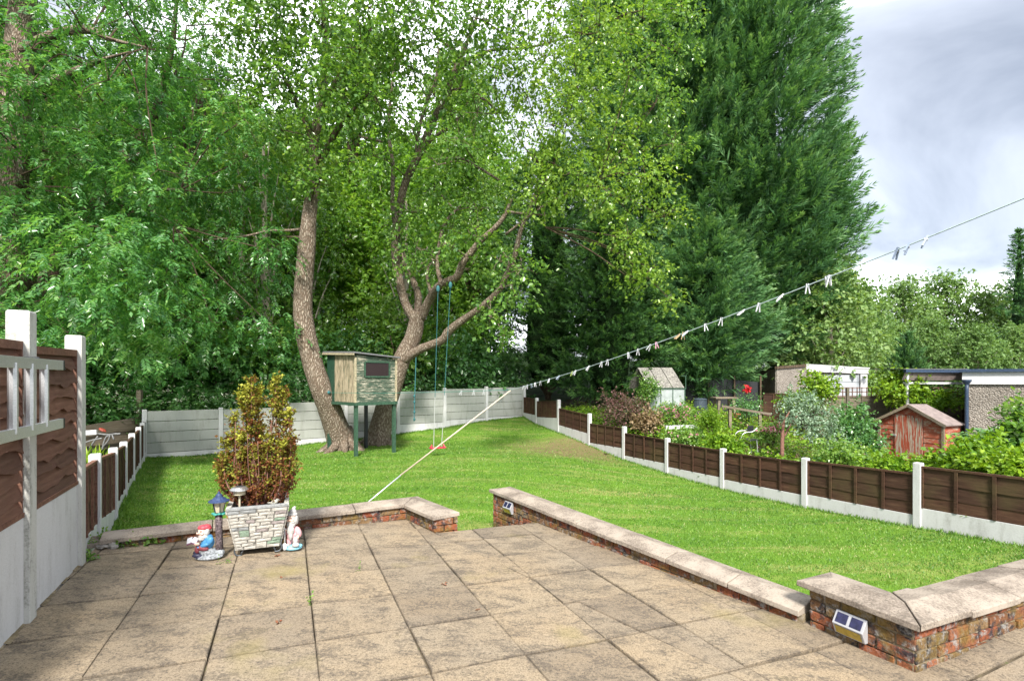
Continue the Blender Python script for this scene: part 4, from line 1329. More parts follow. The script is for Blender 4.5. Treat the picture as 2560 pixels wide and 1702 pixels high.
wood = [  # proto, u (photo px), depth, scale, label
    (TA, -150, 19, .9, 'dense ash tree in the wood above the ladder'), (TA, 90, 21, .88, 'ash tree filling the wood behind the tall fence post'), (TB, 250, 24, .9, 'tall broadleaf tree behind the leaning ash'),
    (TA, 420, 22, .9, 'ash tree behind the left end of the concrete fence'), (TB, 560, 26, .9, 'broadleaf tree behind the golden conifer'),
    (TB, 20, 30, .95, 'broadleaf crown low behind the left trunk'), (TB, 690, 24, .78, 'mid height tree just left of the curved trunk'), (TC, 800, 27, 1.1, 'yellow green tree above the treehouse roof'),
    (TC, 960, 28, 1.12, 'yellow green tree seen between the two trunks'), (TC, 1090, 26, 1.0, 'yellow green tree behind the swing ropes'), (TC, 640, 31, 1.25, 'sunlit tree between the leaning ash and curved trunk'),
    (TB, 1190, 27, .8, 'broadleaf tree behind the back fence corner'), (TC, 880, 34, 1.3, 'pale tree deep in the wood over the treehouse'), (TC, 480, 30, 1.35, 'distant broadleaf tree over the left fence'),
    (TC, 1180, 33, 1.25, 'pale distant tree left of the dark conifer'), (TS, 610, 21, 1.15, 'slim pale stemmed tree left of the curved trunk'), (TS, 668, 20, 1.2, 'slim young tree with pale stem beside the curved trunk'),
    (TS, 1010, 22, 1.0, 'slim young tree behind the knotted rope'), (TS, 775, 21, .95, 'slender sapling behind the treehouse'), (TA, -420, 26, 1.3, 'ash tree beyond the left edge'), (TC, 300, 29, 1.3, 'sunlit tree seen past the broken stub'),
    (TB, 830, 31, 1.25, 'tall tree top behind the curved trunk crown'), (TB, 1170, 32, 1.3, 'tall tree top behind the right of the forked tree'), (TC, 170, 25, 1.05, 'yellow green tree low behind the left trunk'), (TC, 390, 26, 1.0, 'yellow green tree over the broken planks'), (TC, 545, 24, .85, 'yellow green tree behind the golden conifer')]
for k, (pr, u, d, s, lab) in enumerate(wood):
    x = (u - CX) / F * d
    place(pr, Vector((x, d, gz(x, d) - .1)), k * 2.1, s, lab, 'woodland trees behind the garden')

# --- undergrowth bushes
def model_bush(name, r, h, mat_, size, n, per, kind, seed, droop=.2):
    o = thing(name, (0, 0, 0), None, None)
    rr = random.Random(seed)
    specs = []
    mb = MB()
    for k in range(7):
        a = k * 2.4; q = r * rr.uniform(.1, .6)
        c = (q * math.cos(a), q * math.sin(a), h * rr.uniform(.3, .78))
        cr = r * rr.uniform(.42, .6)
        specs.append((c, (cr, cr, min(cr, h * .4)), n // 7, dict(tone=rr.gauss(0, .08))))
        ctube(mb, [(0, 0, -.2, .03 * h), (c[0] * .5, c[1] * .5, c[2] * .5, .02 * h), (*c, .006 * h)], 3, 5)
    mb.build('stems', M['bark_dark'], o, smooth=True)
    crown('foliage', specs, mat_, o, kind=kind, size=size, per=per, droop=droop)
    return o
U1 = model_bush('bush', 2.2, 3.2, M['ash'], .14, 620, 12, 'frond', 21, .5)
U2 = model_bush('bush', 1.7, 2.2, M['dark'], .13, 620, 7, 'twig', 22)
U3 = model_bush('bush', 1.6, 3.0, M['broad'], .14, 560, 7, 'twig', 23)
ub = [(U1, 60, 14.2, 1.2, 'fern leaved bush drooping behind the tall post'), (U1, 230, 15.5, 1.25, 'drooping ash sapling over the broken planks'), (U1, 400, 17.2, 1.3, 'drooping ash sapling above the first concrete panel'),
      (U1, 540, 18, 1.2, 'feathery green bush behind the golden conifer'), (U1, 660, 18.6, 1.1, 'feathery bush left of the curved trunk'), (U2, 330, 17.2, 1.1, 'dark bush low behind the left fence corner'),
      (U3, 500, 18.4, 1.15, 'leafy bush just over the concrete boards'), (U3, 640, 19, 1.15, 'green shrub behind the second concrete panel'), (U2, 780, 19.4, 1.2, 'dark broad leaved shrub left of the treehouse'),
      (U2, 900, 20.6, 1.3, 'dark shrub hidden behind the treehouse'), (U3, 1010, 21.2, 1.25, 'green shrub behind the knotted rope'), (U2, 1110, 22.3, 1.3, 'dark shrub behind the swing'), (U2, 1200, 23, 1.25, 'dark shrub near the far fence corner'),
      (U3, 820, 21.5, 1.2, 'mid green shrub above the treehouse'), (U3, 960, 23, 1.3, 'mid green shrub between the forked trunk and rope'), (U3, 1080, 24, 1.2, 'mid green shrub behind the low right limb'), (U3, 720, 22, 1.3, 'mid green shrub beside the curved trunk'),
      (U3, 560, 22, 1.4, 'mid green shrub in the left wood'), (U3, 400, 21, 1.4, 'tall shrub in the gloom of the left wood'), (U3, 180, 18, 1.4, 'tall shrub left of the concrete fence'), (U3, 200, 16.5, 1.15, 'green bush behind the grey planks'),
      (U2, 60, 16, 1.3, 'dark bush behind the ladder'), (U3, 1170, 24.5, 1.2, 'mid green shrub left of the dark conifer'), (U1, -120, 14, 1.2, 'drooping bush beyond the left edge')]
for k, (pr, u, d, s, lab) in enumerate(ub):
    x = (u - CX) / F * d
    place(pr, Vector((x, d, gz(x, d) - .05)), k * 1.7, s, lab, 'undergrowth bushes behind the fences', cat='bush')
# cow parsley and ivy behind the concrete fence
def groundcover(name, pts, zoff, mat_, size, per, tone, label, cat, hgt=(.1, .6)):
    n = len(pts)
    P = np.c_[pts, hz(pts[:, 0], pts[:, 1]) + rng.uniform(*hgt, n) * zoff]
    m = n * per
    Q = np.repeat(P, per, 0) + rng.normal(0, size * .9, (m, 3)) * np.array([1, 1, .6])
    la = unit(rng.normal(0, 1, (m, 3)) * np.array([1, 1, .35])); nn = unit(rng.normal(0, .4, (m, 3)) + np.array([0, -.25, 1]))
    L = size * rng.uniform(.7, 1.3, m)
    o = leafobj(name, leaves(Q, la, nn, L, L * .7), np.clip(.45 + rng.normal(0, .2, m) + tone, 0, 1), mat_, None)
    return tag(o, label, cat, kind='stuff')
def strip(n, d0, d1, s0=-.3, s1=13.2, out=True):
    s = rng.uniform(s0, s1, n); d = rng.uniform(d0, d1, n)
    on = nrm(BF[0], BF[-1]) * (1 if out else -1)
    return np.c_[BC.x + BD.x * s + on.x * d, BC.y + BD.y * s + on.y * d]
on = nrm(BF[0], BF[-1])
if (BC + on - Vector((0, 12, 0))).length < (BC - on - Vector((0, 12, 0))).length:
    OUT = False
else:
    OUT = True
groundcover('undergrowth', np.concatenate([strip(4200, .25, 3.5, out=OUT), strip(1800, .2, 4, 12.5, 18, OUT)]), 1.0, M['dark'], .1, 6, .08, 'dark ivy and nettles carpeting the ground behind the concrete fence', 'undergrowth', (.2, 1.5))
groundcover('cow_parsley', strip(300, .3, 2.2, 6.5, 14.5, OUT), 1.0, M['flowerwhite'], .045, 9, 0, 'white cow parsley flower heads behind the concrete fence', 'wildflowers', (1.0, 1.75))

# --- conifers
def plume_field(name, H, prof, n, mat_, parent, plen=(.7, 1.2), per=34, up=.55, tone=0.0, seed=0, core_=True, wid=.03, org=Vector()):
    """feathery conifer: plumes on a lumpy surface of revolution; prof(f) = radius at height fraction f"""
    r = np.random.default_rng(seed)
    nb = max(20, n // 7)
    fb_ = (r.random(nb) ** .85) * (.82 if H > 20 else 1); ab = np.where(r.random(nb) < .6, r.normal(-np.pi / 2, 1.25, nb), r.uniform(0, 2 * np.pi, nb))
    ph = r.uniform(0, 6.28, 5)
    pk = r.integers(0, nb, n)
    R0 = prof(np.array([.3]))[0]
    o1, o2 = r.normal(0, 1, n), r.normal(0, 1, n)
    bs = r.uniform(.35, .62, nb)[pk]
    rl = np.maximum(prof(fb_[pk]), .5)
    a = ab[pk] + o1 * bs / rl
    f = np.clip(fb_[pk] + o2 * bs * .8 / H, 0.005, .995)
    lump = 1 + .08 * np.sin(a * 3 + f * 9 + ph[0]) + .05 * np.sin(a * 5 - f * 21 + ph[1])
    rad = prof(f) * lump + (.55 - .32 * (o1 ** 2 + o2 ** 2)).clip(-.7, .55) * np.minimum(1, rl / 2.2)
    k = np.where(r.random(n) < .3, r.uniform(.4, .85, n), 1 - r.random(n) ** 2 * .16)
    d = np.c_[np.cos(a), np.sin(a), np.zeros(n)]
    P = d * (rad * k)[:, None] + np.c_[np.zeros(n), np.zeros(n), f * H]
    ln0 = 1 + (r.random(n) < .06) * r.uniform(.3, .8, n)
    ax = unit(d + np.array([0, 0, up]) + r.normal(0, .2, (n, 3)) + np.c_[-np.sin(a) * o1, np.cos(a) * o1, o2] * .22)
    ln = r.uniform(*plen, n) * (.6 + .4 * (1 - f)) * ln0
    P = P - ax * (ln * .4)[:, None]
    t = np.sort(r.random((n, per)), 1) ** .8
    base = P[:, None] + ax[:, None] * (ln[:, None] * t)[..., None]
    s = unit(np.cross(ax, r.normal(0, 1, (n, 3))))
    b = np.cross(ax, s)
    an = r.uniform(0, 2 * np.pi, (n, per))
    sidev = s[:, None] * np.cos(an)[..., None] + b[:, None] * (np.sin(an) * .45)[..., None]
    la = unit(ax[:, None] * .85 + sidev * (1.05 - .55 * t)[..., None] + np.array([0, 0, -.12])).reshape(-1, 3)
    Q = base.reshape(-1, 3)
    m = len(Q)
    L = (ln[:, None] * (.42 - .26 * t)).reshape(-1) * r.uniform(.7, 1.2, m)
    nn = unit(np.repeat(b, per, 0) + r.normal(0, .4, (m, 3)))
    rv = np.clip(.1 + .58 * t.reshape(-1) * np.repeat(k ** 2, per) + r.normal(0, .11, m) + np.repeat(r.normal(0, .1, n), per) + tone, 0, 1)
    V = leaves(Q, la, nn, L, np.full(m, wid) * r.uniform(.7, 1.4, m), .1)
    o = leafobj(name, V + np.array(org), rv, mat_, parent)
    return o
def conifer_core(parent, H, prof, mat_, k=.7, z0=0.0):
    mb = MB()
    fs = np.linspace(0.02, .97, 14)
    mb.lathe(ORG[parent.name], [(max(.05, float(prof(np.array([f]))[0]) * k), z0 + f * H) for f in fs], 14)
    return mb.build('shade_core', mat_, parent, smooth=True)  # solid dark body added inside the plumes to block light, no real branches
g = N('conifer_shade')
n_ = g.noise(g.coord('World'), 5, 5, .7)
M['coniferdark'] = g.pbr(g.ramp(n_, [(.3, (.006, .014, .006)), (.7, (.02, .04, .014))]), .95, g.bump(n_, .8, .1), spec=.03)  # near-black green: the conifer's inner shade put into the colour
def leyland(u, d, H, R_, label, mat_, n, seed, low=.12, tone=0.0, power=.6, up=.55, plen=(.9, 1.5), per=34, wid=.035, bot=.6, belly=.12):
    x = (u - CX) / F * d
    z0 = gz(x, d)
    t = thing('conifer', (x, d, z0), label, 'conifer')
    def prof(f):
        return R_ * np.clip((1 - f), 0, 1) ** power * np.clip(bot + (1 - bot) * f / belly, 0, 1)
    mb = MB()
    mb.tube([(x, d, z0 - .3), (x, d, z0 + H * .6)], [.013 * H, .004 * H], 9)
    for k in range(6):
        a = k * 1.05
        q_ = min(1.0, H / 12)
        ctube(mb, [(x, d, z0 + .1, .1 * q_), (x + math.cos(a) * .5 * q_, d + math.sin(a) * .5 * q_, z0 + 1.0 * q_, .08 * q_), (x + math.cos(a) * q_, d + math.sin(a) * q_, z0 + 2.4 * q_, .04 * q_)], 3, 6)
    mb.build('trunk', M['bark_dark'], t, smooth=True)
    zo = .06 * H
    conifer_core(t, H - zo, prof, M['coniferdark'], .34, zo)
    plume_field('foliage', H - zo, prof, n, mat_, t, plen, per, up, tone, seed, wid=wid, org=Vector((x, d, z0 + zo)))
    return t
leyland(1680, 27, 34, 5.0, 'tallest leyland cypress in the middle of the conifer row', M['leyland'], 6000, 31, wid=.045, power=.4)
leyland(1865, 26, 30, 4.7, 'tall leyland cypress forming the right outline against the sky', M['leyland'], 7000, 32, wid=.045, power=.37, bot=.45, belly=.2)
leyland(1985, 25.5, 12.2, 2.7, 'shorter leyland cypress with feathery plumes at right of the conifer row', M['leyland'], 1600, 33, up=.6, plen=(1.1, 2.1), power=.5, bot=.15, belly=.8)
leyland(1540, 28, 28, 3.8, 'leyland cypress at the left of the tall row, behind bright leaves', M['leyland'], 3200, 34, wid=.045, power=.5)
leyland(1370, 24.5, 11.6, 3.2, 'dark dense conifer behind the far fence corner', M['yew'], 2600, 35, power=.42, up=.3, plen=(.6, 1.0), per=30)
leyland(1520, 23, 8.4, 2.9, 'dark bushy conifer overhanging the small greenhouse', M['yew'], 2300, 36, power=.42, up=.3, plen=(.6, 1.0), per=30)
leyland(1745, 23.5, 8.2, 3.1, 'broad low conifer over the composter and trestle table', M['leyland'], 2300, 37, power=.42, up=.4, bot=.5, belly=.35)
# ------------------------------------------------------------------ treehouse
g = N('peeling_green_paint')
n_ = g.noise(g.coord('World', (1, 1, 9)), 4.5, 8, .78, .3)
big = g.noise(g.coord('World'), 1.7, 4, .6)
k_ = g.math('ADD', g.math('MULTIPLY', n_, .75), g.math('MULTIPLY', big, .3))
c = g.mix(g.ramp(k_, [(.53, 0), (.58, 1)]), (.04, .07, .048), g.ramp(n_, [(.45, (.3, .27, .2)), (.65, (.46, .43, .35))]))
c = g.mix(g.ramp(g.noise(g.coord('World'), 40, 4), [(.4, .4), (.6, 0)]), c, (.07, .075, .055))
M['peelgreen'] = g.pbr(c, .7, g.bump(n_, .3, .004), spec=.2)
g = N('peeling_cream_paint')
n_ = g.noise(g.coord('World', (8, 8, 1)), 3.0, 8, .78, .4)
c = g.mix(g.ramp(n_, [(.4, 0), (.47, 1)]), (.035, .065, .042), g.ramp(n_, [(.46, (.24, .19, .125)), (.66, (.44, .38, .28))]))
M['peelcream'] = g.pbr(c, .75, g.bump(n_, .3, .004), spec=.15)
M['greenpaint'] = plain('dark_green_paint', (.022, .06, .038), .5, vary=.25)
M['greenwood'] = plain('green_post_paint', (.035, .08, .05), .6, vary=.3)
M['felt'] = plain('grey_roof_felt', (.14, .14, .15), .9, vary=.3, scale=60, bump=.5)
g = N('window_glass')
M['glass'] = g.pbr((.025, .016, .016), .03, None, 0, .4)
M['cream'] = plain('cream_trim', (.36, .31, .21), .7, vary=.3)
M['lampglass'] = plain('frosted_cream_glass', (.45, .41, .3), .3, vary=.05, spec=.5)
A_, B_, C_ = V2(-4.23, 14.2), V2(-3.36, 15.1), V2(-5.40, 15.40)
D_ = B_ + (C_ - A_)
th_ = thing('treehouse', Vector((A_.x, A_.y, gz(A_.x, A_.y))), 'small green and cream treehouse cabin on posts between two trunks', 'treehouse')
zt = {'A': 2.30, 'B': 2.20, 'C': 2.36, 'D': 2.26}
z0 = 1.0
def face_board(name, a, b, za, zb, ta, tb, off, th, mat_, parent, tilt=.0):
    nn = nrm(a, b)
    vs = [(p.x + nn.x * (o_ + t_), p.y + nn.y * (o_ + t_), z_) for p, zz in ((a, (za, ta)), (b, (zb, tb))) for o_, z_, t_ in ((off, zz[0], tilt), (off, zz[1], 0), (off - th, zz[1], 0), (off - th, zz[0], 0))]
    return MB().add(vs, [(0, 4, 5, 1), (1, 5, 6, 2), (2, 6, 7, 3), (3, 7, 4, 0), (0, 1, 2, 3), (7, 6, 5, 4)]).build(name, mat_, parent)
for nm, a, b, ta, tb in (('A', A_, B_, 2.30, 2.20), ('C', C_, A_, 2.36, 2.30), ('B', B_, D_, 2.20, 2.26), ('D', D_, C_, 2.26, 2.36)):
    wlp = slab_board('wall', th_, a, b, z0, ta, z0, tb, .03, M['greenpaint'], 0)
    if nm == 'A':
        for k in range(9):
            za, zb_ = z0 + k * (ta - z0) / 9, z0 + k * (tb - z0) / 9
            face_board('board', a, b, za - .006, zb_ - .006, za + (ta - z0) / 9, zb_ + (tb - z0) / 9, .022, .012, M['peelgreen'], wlp, .012)
    if nm == 'C':
        for k in range(7):
            p, q2 = a.lerp(b, (k + .03) / 7), a.lerp(b, (k + .97) / 7)
            face_board('board', p, q2, z0, z0, ta + (tb - ta) * k / 7, ta + (tb - ta) * (k + 1) / 7, .028 + .004 * (k % 2), .012, M['greenpaint'] if k < 2 else M['peelcream'], wlp)
na, nc = nrm(A_, B_), nrm(C_, A_)
mb = MB()
for p in (A_ + na * .03 + nc * .03, B_ + na * .03):
    mb.box((p.x, p.y, (z0 + 2.22) / 2), (.05, .05, 2.22 - z0), rz(ang(B_ - A_)))
mb.build('corner_trim', M['cream'], th_)
rp_ = [A_ + na * .12 + nc * .12, B_ + na * .12 - nc * .1, D_ - na * .1 - nc * .1, C_ - na * .1 + nc * .12]
zz = [2.33, 2.225, 2.29, 2.4]
vs = [(p.x, p.y, z_) for p, z_ in zip(rp_, zz)] + [(p.x, p.y, z_ + .045) for p, z_ in zip(rp_, zz)]
MB().add(vs, [(3, 2, 1, 0), (4, 5, 6, 7), (0, 1, 5, 4), (1, 2, 6, 5), (2, 3, 7, 6), (3, 0, 4, 7)]).build('roof', M['felt'], th_, bevel=.01)
MB().beam((rp_[3].x, rp_[3].y, 2.375), (rp_[0].x, rp_[0].y, 2.305), .03, .05).build('roof_trim', M['cream'], th_)
mb = MB()
pf = [A_ + na * .06 + nc * .06, B_ + na * .06 - nc * .04, D_ - na * .04 - nc * .04, C_ - na * .04 + nc * .06]
mb.prism([Vector((p.x, p.y, z0 - .085)) for p in pf], (0, 0, .08))
mb.build('floor_frame', M['greenwood'], th_)
for p, m_ in ((A_, 'greenwood'), (B_, 'greenwood'), (C_, 'greenpaint'), (D_, 'blackplastic')):
    q2 = p.lerp((A_ + D_) / 2, .04)
    zb_ = gz(q2.x, q2.y)
    MB().box((q2.x, q2.y, (zb_ - .1 + z0 - .086) / 2), (.085, .085, z0 - .086 - zb_ + .1), rz(ang(B_ - A_))).build('leg', M[m_], th_)
wa, wb = A_.lerp(B_, .20), A_.lerp(B_, .82)
wz0, wz1 = 1.70, 2.11
wf = MB()
for pa, pb_, za, zb_ in ((wa, wb, wz0, wz0), (wa, wb, wz1, wz1)):
    wf.beam((pa.x + na.x * .045, pa.y + na.y * .045, za), (pb_.x + na.x * .045, pb_.y + na.y * .045, zb_), .03, .045)
for p in (wa, wb):
    wf.box((p.x + na.x * .045, p.y + na.y * .045, (wz0 + wz1) / 2), (.045, .03, wz1 - wz0 - .047), rz(ang(B_ - A_)))
win = wf.build('window', M['greenwood'], th_)
face_board('pane', wa, wb, wz0, wz0, wz1, wz1, .042, .006, M['glass'], win)
# ------------------------------------------------------------------ swing, ropes, washing line
M['tealrope'] = plain('teal_rope', (.03, .12, .13), .8, scale=120)
M['paleRope'] = plain('pale_rope', (.36, .37, .36), .85, scale=120)
M['redplastic'] = plain('red_plastic', (.55, .02, .07), .35, vary=.06, spec=.5)
def rope(a, b, r, sag=0.0, k=12):
    a = Vector(a); b = Vector(b)
    return [tuple(a.lerp(b, t) - Vector((0, 0, sag * 4 * t * (1 - t)))) for t in np.linspace(0, 1, k)]
ys_ = 14.4
s0, s1 = at(1084, 1119, ys_), at(1104, 1115, ys_ + .12)
sw = thing('swing', (s0 + s1) / 2, 'red seated rope swing hanging under the forked tree', 'swing')
for sp, tu, tv in ((s0, 1095, 725), (s1, 1126, 716)):
    tp_ = at(tu, tv, ys_ + .05)
    mid = Vector(sp).lerp(tp_, .32)
    o = MB().tube(rope(mid, tp_, .01), .008, 6).build('rope', M['tealrope'], sw)
    MB().tube(rope(sp, mid, .01), .0085, 6).build('rope', M['paleRope'], sw)
    MB().ell(tuple(tp_ + Vector((0, 0, .03))), (.05, .05, .1)).build('knot', M['tealrope'], sw, smooth=True)
mb = MB()
cseat = (s0 + s1) / 2
dsw = (s1 - s0).normalized()
Ms = rz(ang(dsw))
mb.box(cseat + Vector((0, 0, -.02)), (.44, .16, .025), Ms)
for sx in (-1, 1):
    mb.tube([cseat + Ms @ Vector((sx * .2, -.06, -.02)), cseat + Ms @ Vector((sx * .17, 0, .07)), cseat + Ms @ Vector((sx * .2, .06, -.02))], .012, 6)
mb.build('seat', M['redplastic'], sw, bevel=.01)
kp = at(1040, 893, 15.3)
kr = thing('knotted_rope', at(1035, 1053, 15.3), 'thin teal climbing rope with knots hanging from the low limb', 'rope')
MB().tube(rope(kp, at(1035, 1053, 15.3), .01), .014, 6).build('cord', M['tealrope'], kr)
for vv in (1048, 1030, 1005, 990):
    MB().ell(at(1036, vv, 15.3), (.035, .035, .04)).build('knot', M['tealrope'], kr, smooth=True)

pb = Vector((-2.47, 7.6, gz(-2.47, 7.6))); ptp = at(1276, 976, 8.5)
pr = thing('prop_pole', pb, 'long wooden prop pole leaning across the lawn, holding the washing line', 'pole')
MB().tube([pb - Vector((0, 0, .05)), pb.lerp(ptp, .33)], [.011, .011], 8).build('lower_pole', M['alu'], pr, smooth=True)
MB().tube([pb.lerp(ptp, .325), ptp], [.0125, .011], 8).build('upper_pole', M['polewood'], pr, smooth=True)
M['linerope'] = plain('pale_washing_line', (.42, .52, .52), .7, scale=150)
M['greenline'] = plain('green_washing_line', (.05, .22, .17), .7, scale=150)
LB_ = Vector((2.6, 1.32, 2.61)); LE_ = at(2560, 496, 2.3)
lt_ = ptp + Vector((0, 0, .012))
far_end = at(822, 981, 15.05)
wline = thing('washing_line', lt_, 'washing line running from top right over the prop to the curved trunk', 'washing line')
def linept(t):                                      # from the prop (0) to beyond the right frame edge (1.25)
    return lt_.lerp(LE_, t) - Vector((0, 0, .075 * 4 * t * (1 - t) if t < 1 else -.1 * (t - 1)))
MB().tube([linept(t) for t in np.linspace(0, 1.3, 40)], .0034, 6).build('line', M['linerope'], wline)
MB().tube(rope(lt_, far_end, .01, .03, 16), .005, 6).build('line', M['greenline'], wline)
MB().ell(far_end, (.05, .05, .05)).build('knot', M['tealrope'], wline, smooth=True)
# clothes pegs
pegm = {}
for nm, c_ in (('white', (.5, .51, .53)), ('pale blue', (.33, .39, .48)), ('grey blue', (.16, .2, .27)), ('pink', (.48, .22, .32)), ('wooden', (.38, .28, .16)), ('lime', (.33, .42, .13))):
    pegm[nm] = plain('peg_' + nm.replace(' ', '_'), c_, .45, vary=.06, spec=.4)
def peg_mesh(op):
    mb = MB()
    for s in (-1, 1):
        vs = [(s * .0035, -.005, .014), (s * .0035, .005, .014), (s * .009, .005, .014), (s * .009, -.005, .014),
              (s * .004, -.006, -.012), (s * .004, .006, -.012), (s * .011, .006, -.012), (s * .011, -.006, -.012),
              (s * op, -.005, -.062), (s * op, .005, -.062), (s * (op + .006), .005, -.062), (s * (op + .006), -.005, -.062)]
        fs = [(0, 1, 2, 3), (11, 10, 9, 8)] + [(b_ + k, b_ + 4 + k, b_ + 4 + (k + 1) % 4, b_ + (k + 1) % 4) for b_ in (0, 4) for k in range(4)]
        mb.add(vs, fs)
    return mb
pegdata = peg_mesh(.013)
spr = MB().tube([(-.011, -.008, -.012), (.011, -.008, -.012), (.011, .008, -.012), (-.011, .008, -.012)], .002, 5)
pcache = {}
def peg(p, c_, roll, yaw, label):
    o = thing('clothes_peg', p, label, 'clothes peg', 'clothes pegs along the washing line')
    if c_ not in pcache:
        q2 = MB(); q2.v, q2.f = pegdata.v, pegdata.f
        a = q2.build('prongs', pegm[c_], o); a.location = (0, 0, 0)
        a.data.transform(Matrix.Translation(ORG[o.name]))
        s2 = MB(); s2.v, s2.f = spr.v, spr.f
        b = s2.build('spring', M['alu'], o); b.data.transform(Matrix.Translation(ORG[o.name]))
        pcache[c_] = (a.data, b.data)
    else:
        for nm, d in zip(('prongs', 'spring'), pcache[c_]):
            link(bpy.data.objects.new(nm, d), o)
    o.rotation_euler = (roll, rnd.gauss(0, .25), yaw)
    o.scale = (.85, .85, .85)
    return o
ORD = ['first', 'second', 'third', 'fourth', 'fifth', 'sixth', 'seventh', 'eighth', 'ninth', 'tenth', 'eleventh', 'twelfth', 'thirteenth', 'fourteenth', 'fifteenth', 'sixteenth', 'seventeenth', 'eighteenth', 'nineteenth', 'twentieth',
       'twenty-first', 'twenty-second', 'twenty-third', 'twenty-fourth', 'twenty-fifth', 'twenty-sixth', 'twenty-seventh', 'twenty-eighth', 'twenty-ninth', 'thirtieth', 'thirty-first', 'thirty-second']
def t_of(u):
    lo, hi = 0.0, 1.0
    for _ in range(40):
        m = (lo + hi) / 2
        p = linept(m)
        if CX + F * p.x / p.y < u: lo = m
        else: hi = m
    return lo
PG = [(2135, 'grey blue', .7), (2093, 'grey blue', .5), (2068, 'grey blue', .45), (1911, 'white', 0), (1904, 'white', .2), (1860, 'white', -.1), (1802, 'white', 1.2), (1748, 'white', 0), (1713, 'white', 1.5), (1662, 'white', 0), (1625, 'white', -.5),
      (1583, 'pale blue', 1.3), (1574, 'wooden', .1), (1565, 'wooden', 1.4), (1512, 'pink', -.5), (1498, 'white', .6), (1470, 'white', .1), (1447, 'white', -.3), (1400, 'white', 0), (1386, 'white', -.1), (1357, 'white', .8), (1326, 'white', -.6),
      (1318, 'lime', .9), (1288, 'pale blue', 1.0), (1265, 'white', -.9), (1245, 'white', .4), (1233, 'white', -.5), (1224, 'pale blue', .6), (1215, 'white', 0), (1207, 'white', .8)]
for k, (x, c_, roll) in enumerate(PG):
    p = linept(t_of(x * 1.0852))
    peg(p, c_, roll * .6, rnd.uniform(-.5, .5) + (0 if abs(roll) < .4 else roll), '%s clothes peg, %s along the line from the top right' % (c_, ORD[k]))
for k, u in enumerate((1154, 1185, 1210)):
    t = (u - 1276) / (822 - 1276)
    # depth along the far span from its photo position
    lo, hi = 0.0, 1.0
    for _ in range(40):
        m = (lo + hi) / 2
        q2 = lt_.lerp(far_end, m)
        if CX + F * q2.x / q2.y > u: lo = m
        else: hi = m
    q2 = lt_.lerp(far_end, lo) - Vector((0, 0, .03 * 4 * lo * (1 - lo)))
    o = peg(q2, 'white', .1, .3, 'white clothes peg on the far span, %s to the left of the prop' % ORD[2 - k])
    o.scale = (1.1, 1.1, 1.1)

# ------------------------------------------------------------------ planter
def whites(name, c_, v_=.25):
    g = N(name)
    n_ = g.noise(g.coord('World'), 26, 5, .7)
    return g.pbr(g.ramp(n_, [(.3, tuple(x * (1 - v_ * 1.8) for x in c_)), (.6, c_), (.8, tuple(min(.85, x * 1.15) for x in c_))]), .85, g.bump(n_, .8, .012), spec=.12)
SM = [whites('cast_stone_white', (.46, .44, .395)), whites('cast_stone_green', (.22, .29, .22)), whites('cast_stone_ochre', (.36, .23, .075)), whites('cast_stone_grey', (.27, .28, .28)), whites('cast_stone_pink', (.31, .27, .26))]
M['joint'] = plain('planter_joint', (.2, .19, .17), .9)
M['potsoil'] = plain('potting_soil', (.09, .045, .028), .95, vary=.5, scale=60, bump=1)
M['iron'] = plain('grey_wrought_iron', (.1, .11, .12), .5, .6)
pc = V2(-2.49, 5.17); pz = patio_z(pc.x, pc.y)
pl = thing('planter', (pc.x, pc.y, pz), 'square tapered cast stone planter on scrolled iron feet at the patio edge', 'planter')
zb0, zt0 = pz + .06, pz + .47
wb0, wt0 = .185, .265
def pxy(sx, sy, z_):
    f_ = (z_ - zb0) / (zt0 - zb0)
    w_ = wb0 + (wt0 - wb0) * f_
    q = pc + E1 * (sx * w_) + E2 * (sy * w_)
    return Vector((q.x, q.y, z_))
mb = MB()
cr = [(-1, -1), (1, -1), (1, 1), (-1, 1)]
vo = [pxy(*c_, zb0) for c_ in cr] + [pxy(*c_, zt0 - .02) for c_ in cr]
vi = [pc + (pxy(*c_, zt0 - .02) - Vector((pc.x, pc.y, zt0 - .02))) * .86 + Vector((0, 0, zt0 - .02)) for c_ in cr]
vi = [Vector((pc.x, pc.y, 0)) + (Vector((p.x, p.y, 0)) - Vector((pc.x, pc.y, 0))) * .86 + Vector((0, 0, zt0 - .02)) for p in vo[4:]]
vb = [p - Vector((0, 0, .09)) for p in vi]
mb.add(vo + vi + vb, [(3, 2, 1, 0)] + [(k, (k + 1) % 4, 4 + (k + 1) % 4, 4 + k) for k in range(4)] + [(4 + k, 4 + (k + 1) % 4, 8 + (k + 1) % 4, 8 + k) for k in range(4)] + [(8 + k, 8 + (k + 1) % 4, 12 + (k + 1) % 4, 12 + k) for k in range(4)])
mb.build('body', M['joint'], pl)
MB().add([p + Vector((0, 0, .02)) for p in vb], [(0, 1, 2, 3)]).build('soil', M['potsoil'], pl)
for k in range(4):
    a, b = vo[4 + k], vo[4 + (k + 1) % 4]
    a2, b2 = vi[k], vi[(k + 1) % 4]
    o_ = Vector((0, 0, .03))
    out = nrm(a, b) * .008
    MB().add([a + out, b + out, b2, a2, a + out + o_, b + out + o_, b2 + o_, a2 + o_], [(3, 2, 1, 0), (4, 5, 6, 7), (0, 1, 5, 4), (1, 2, 6, 5), (2, 3, 7, 6), (3, 0, 4, 7)]).build('rim', SM[0] if k != 0 else SM[3], pl, bevel=.006)
rs = random.Random(8)
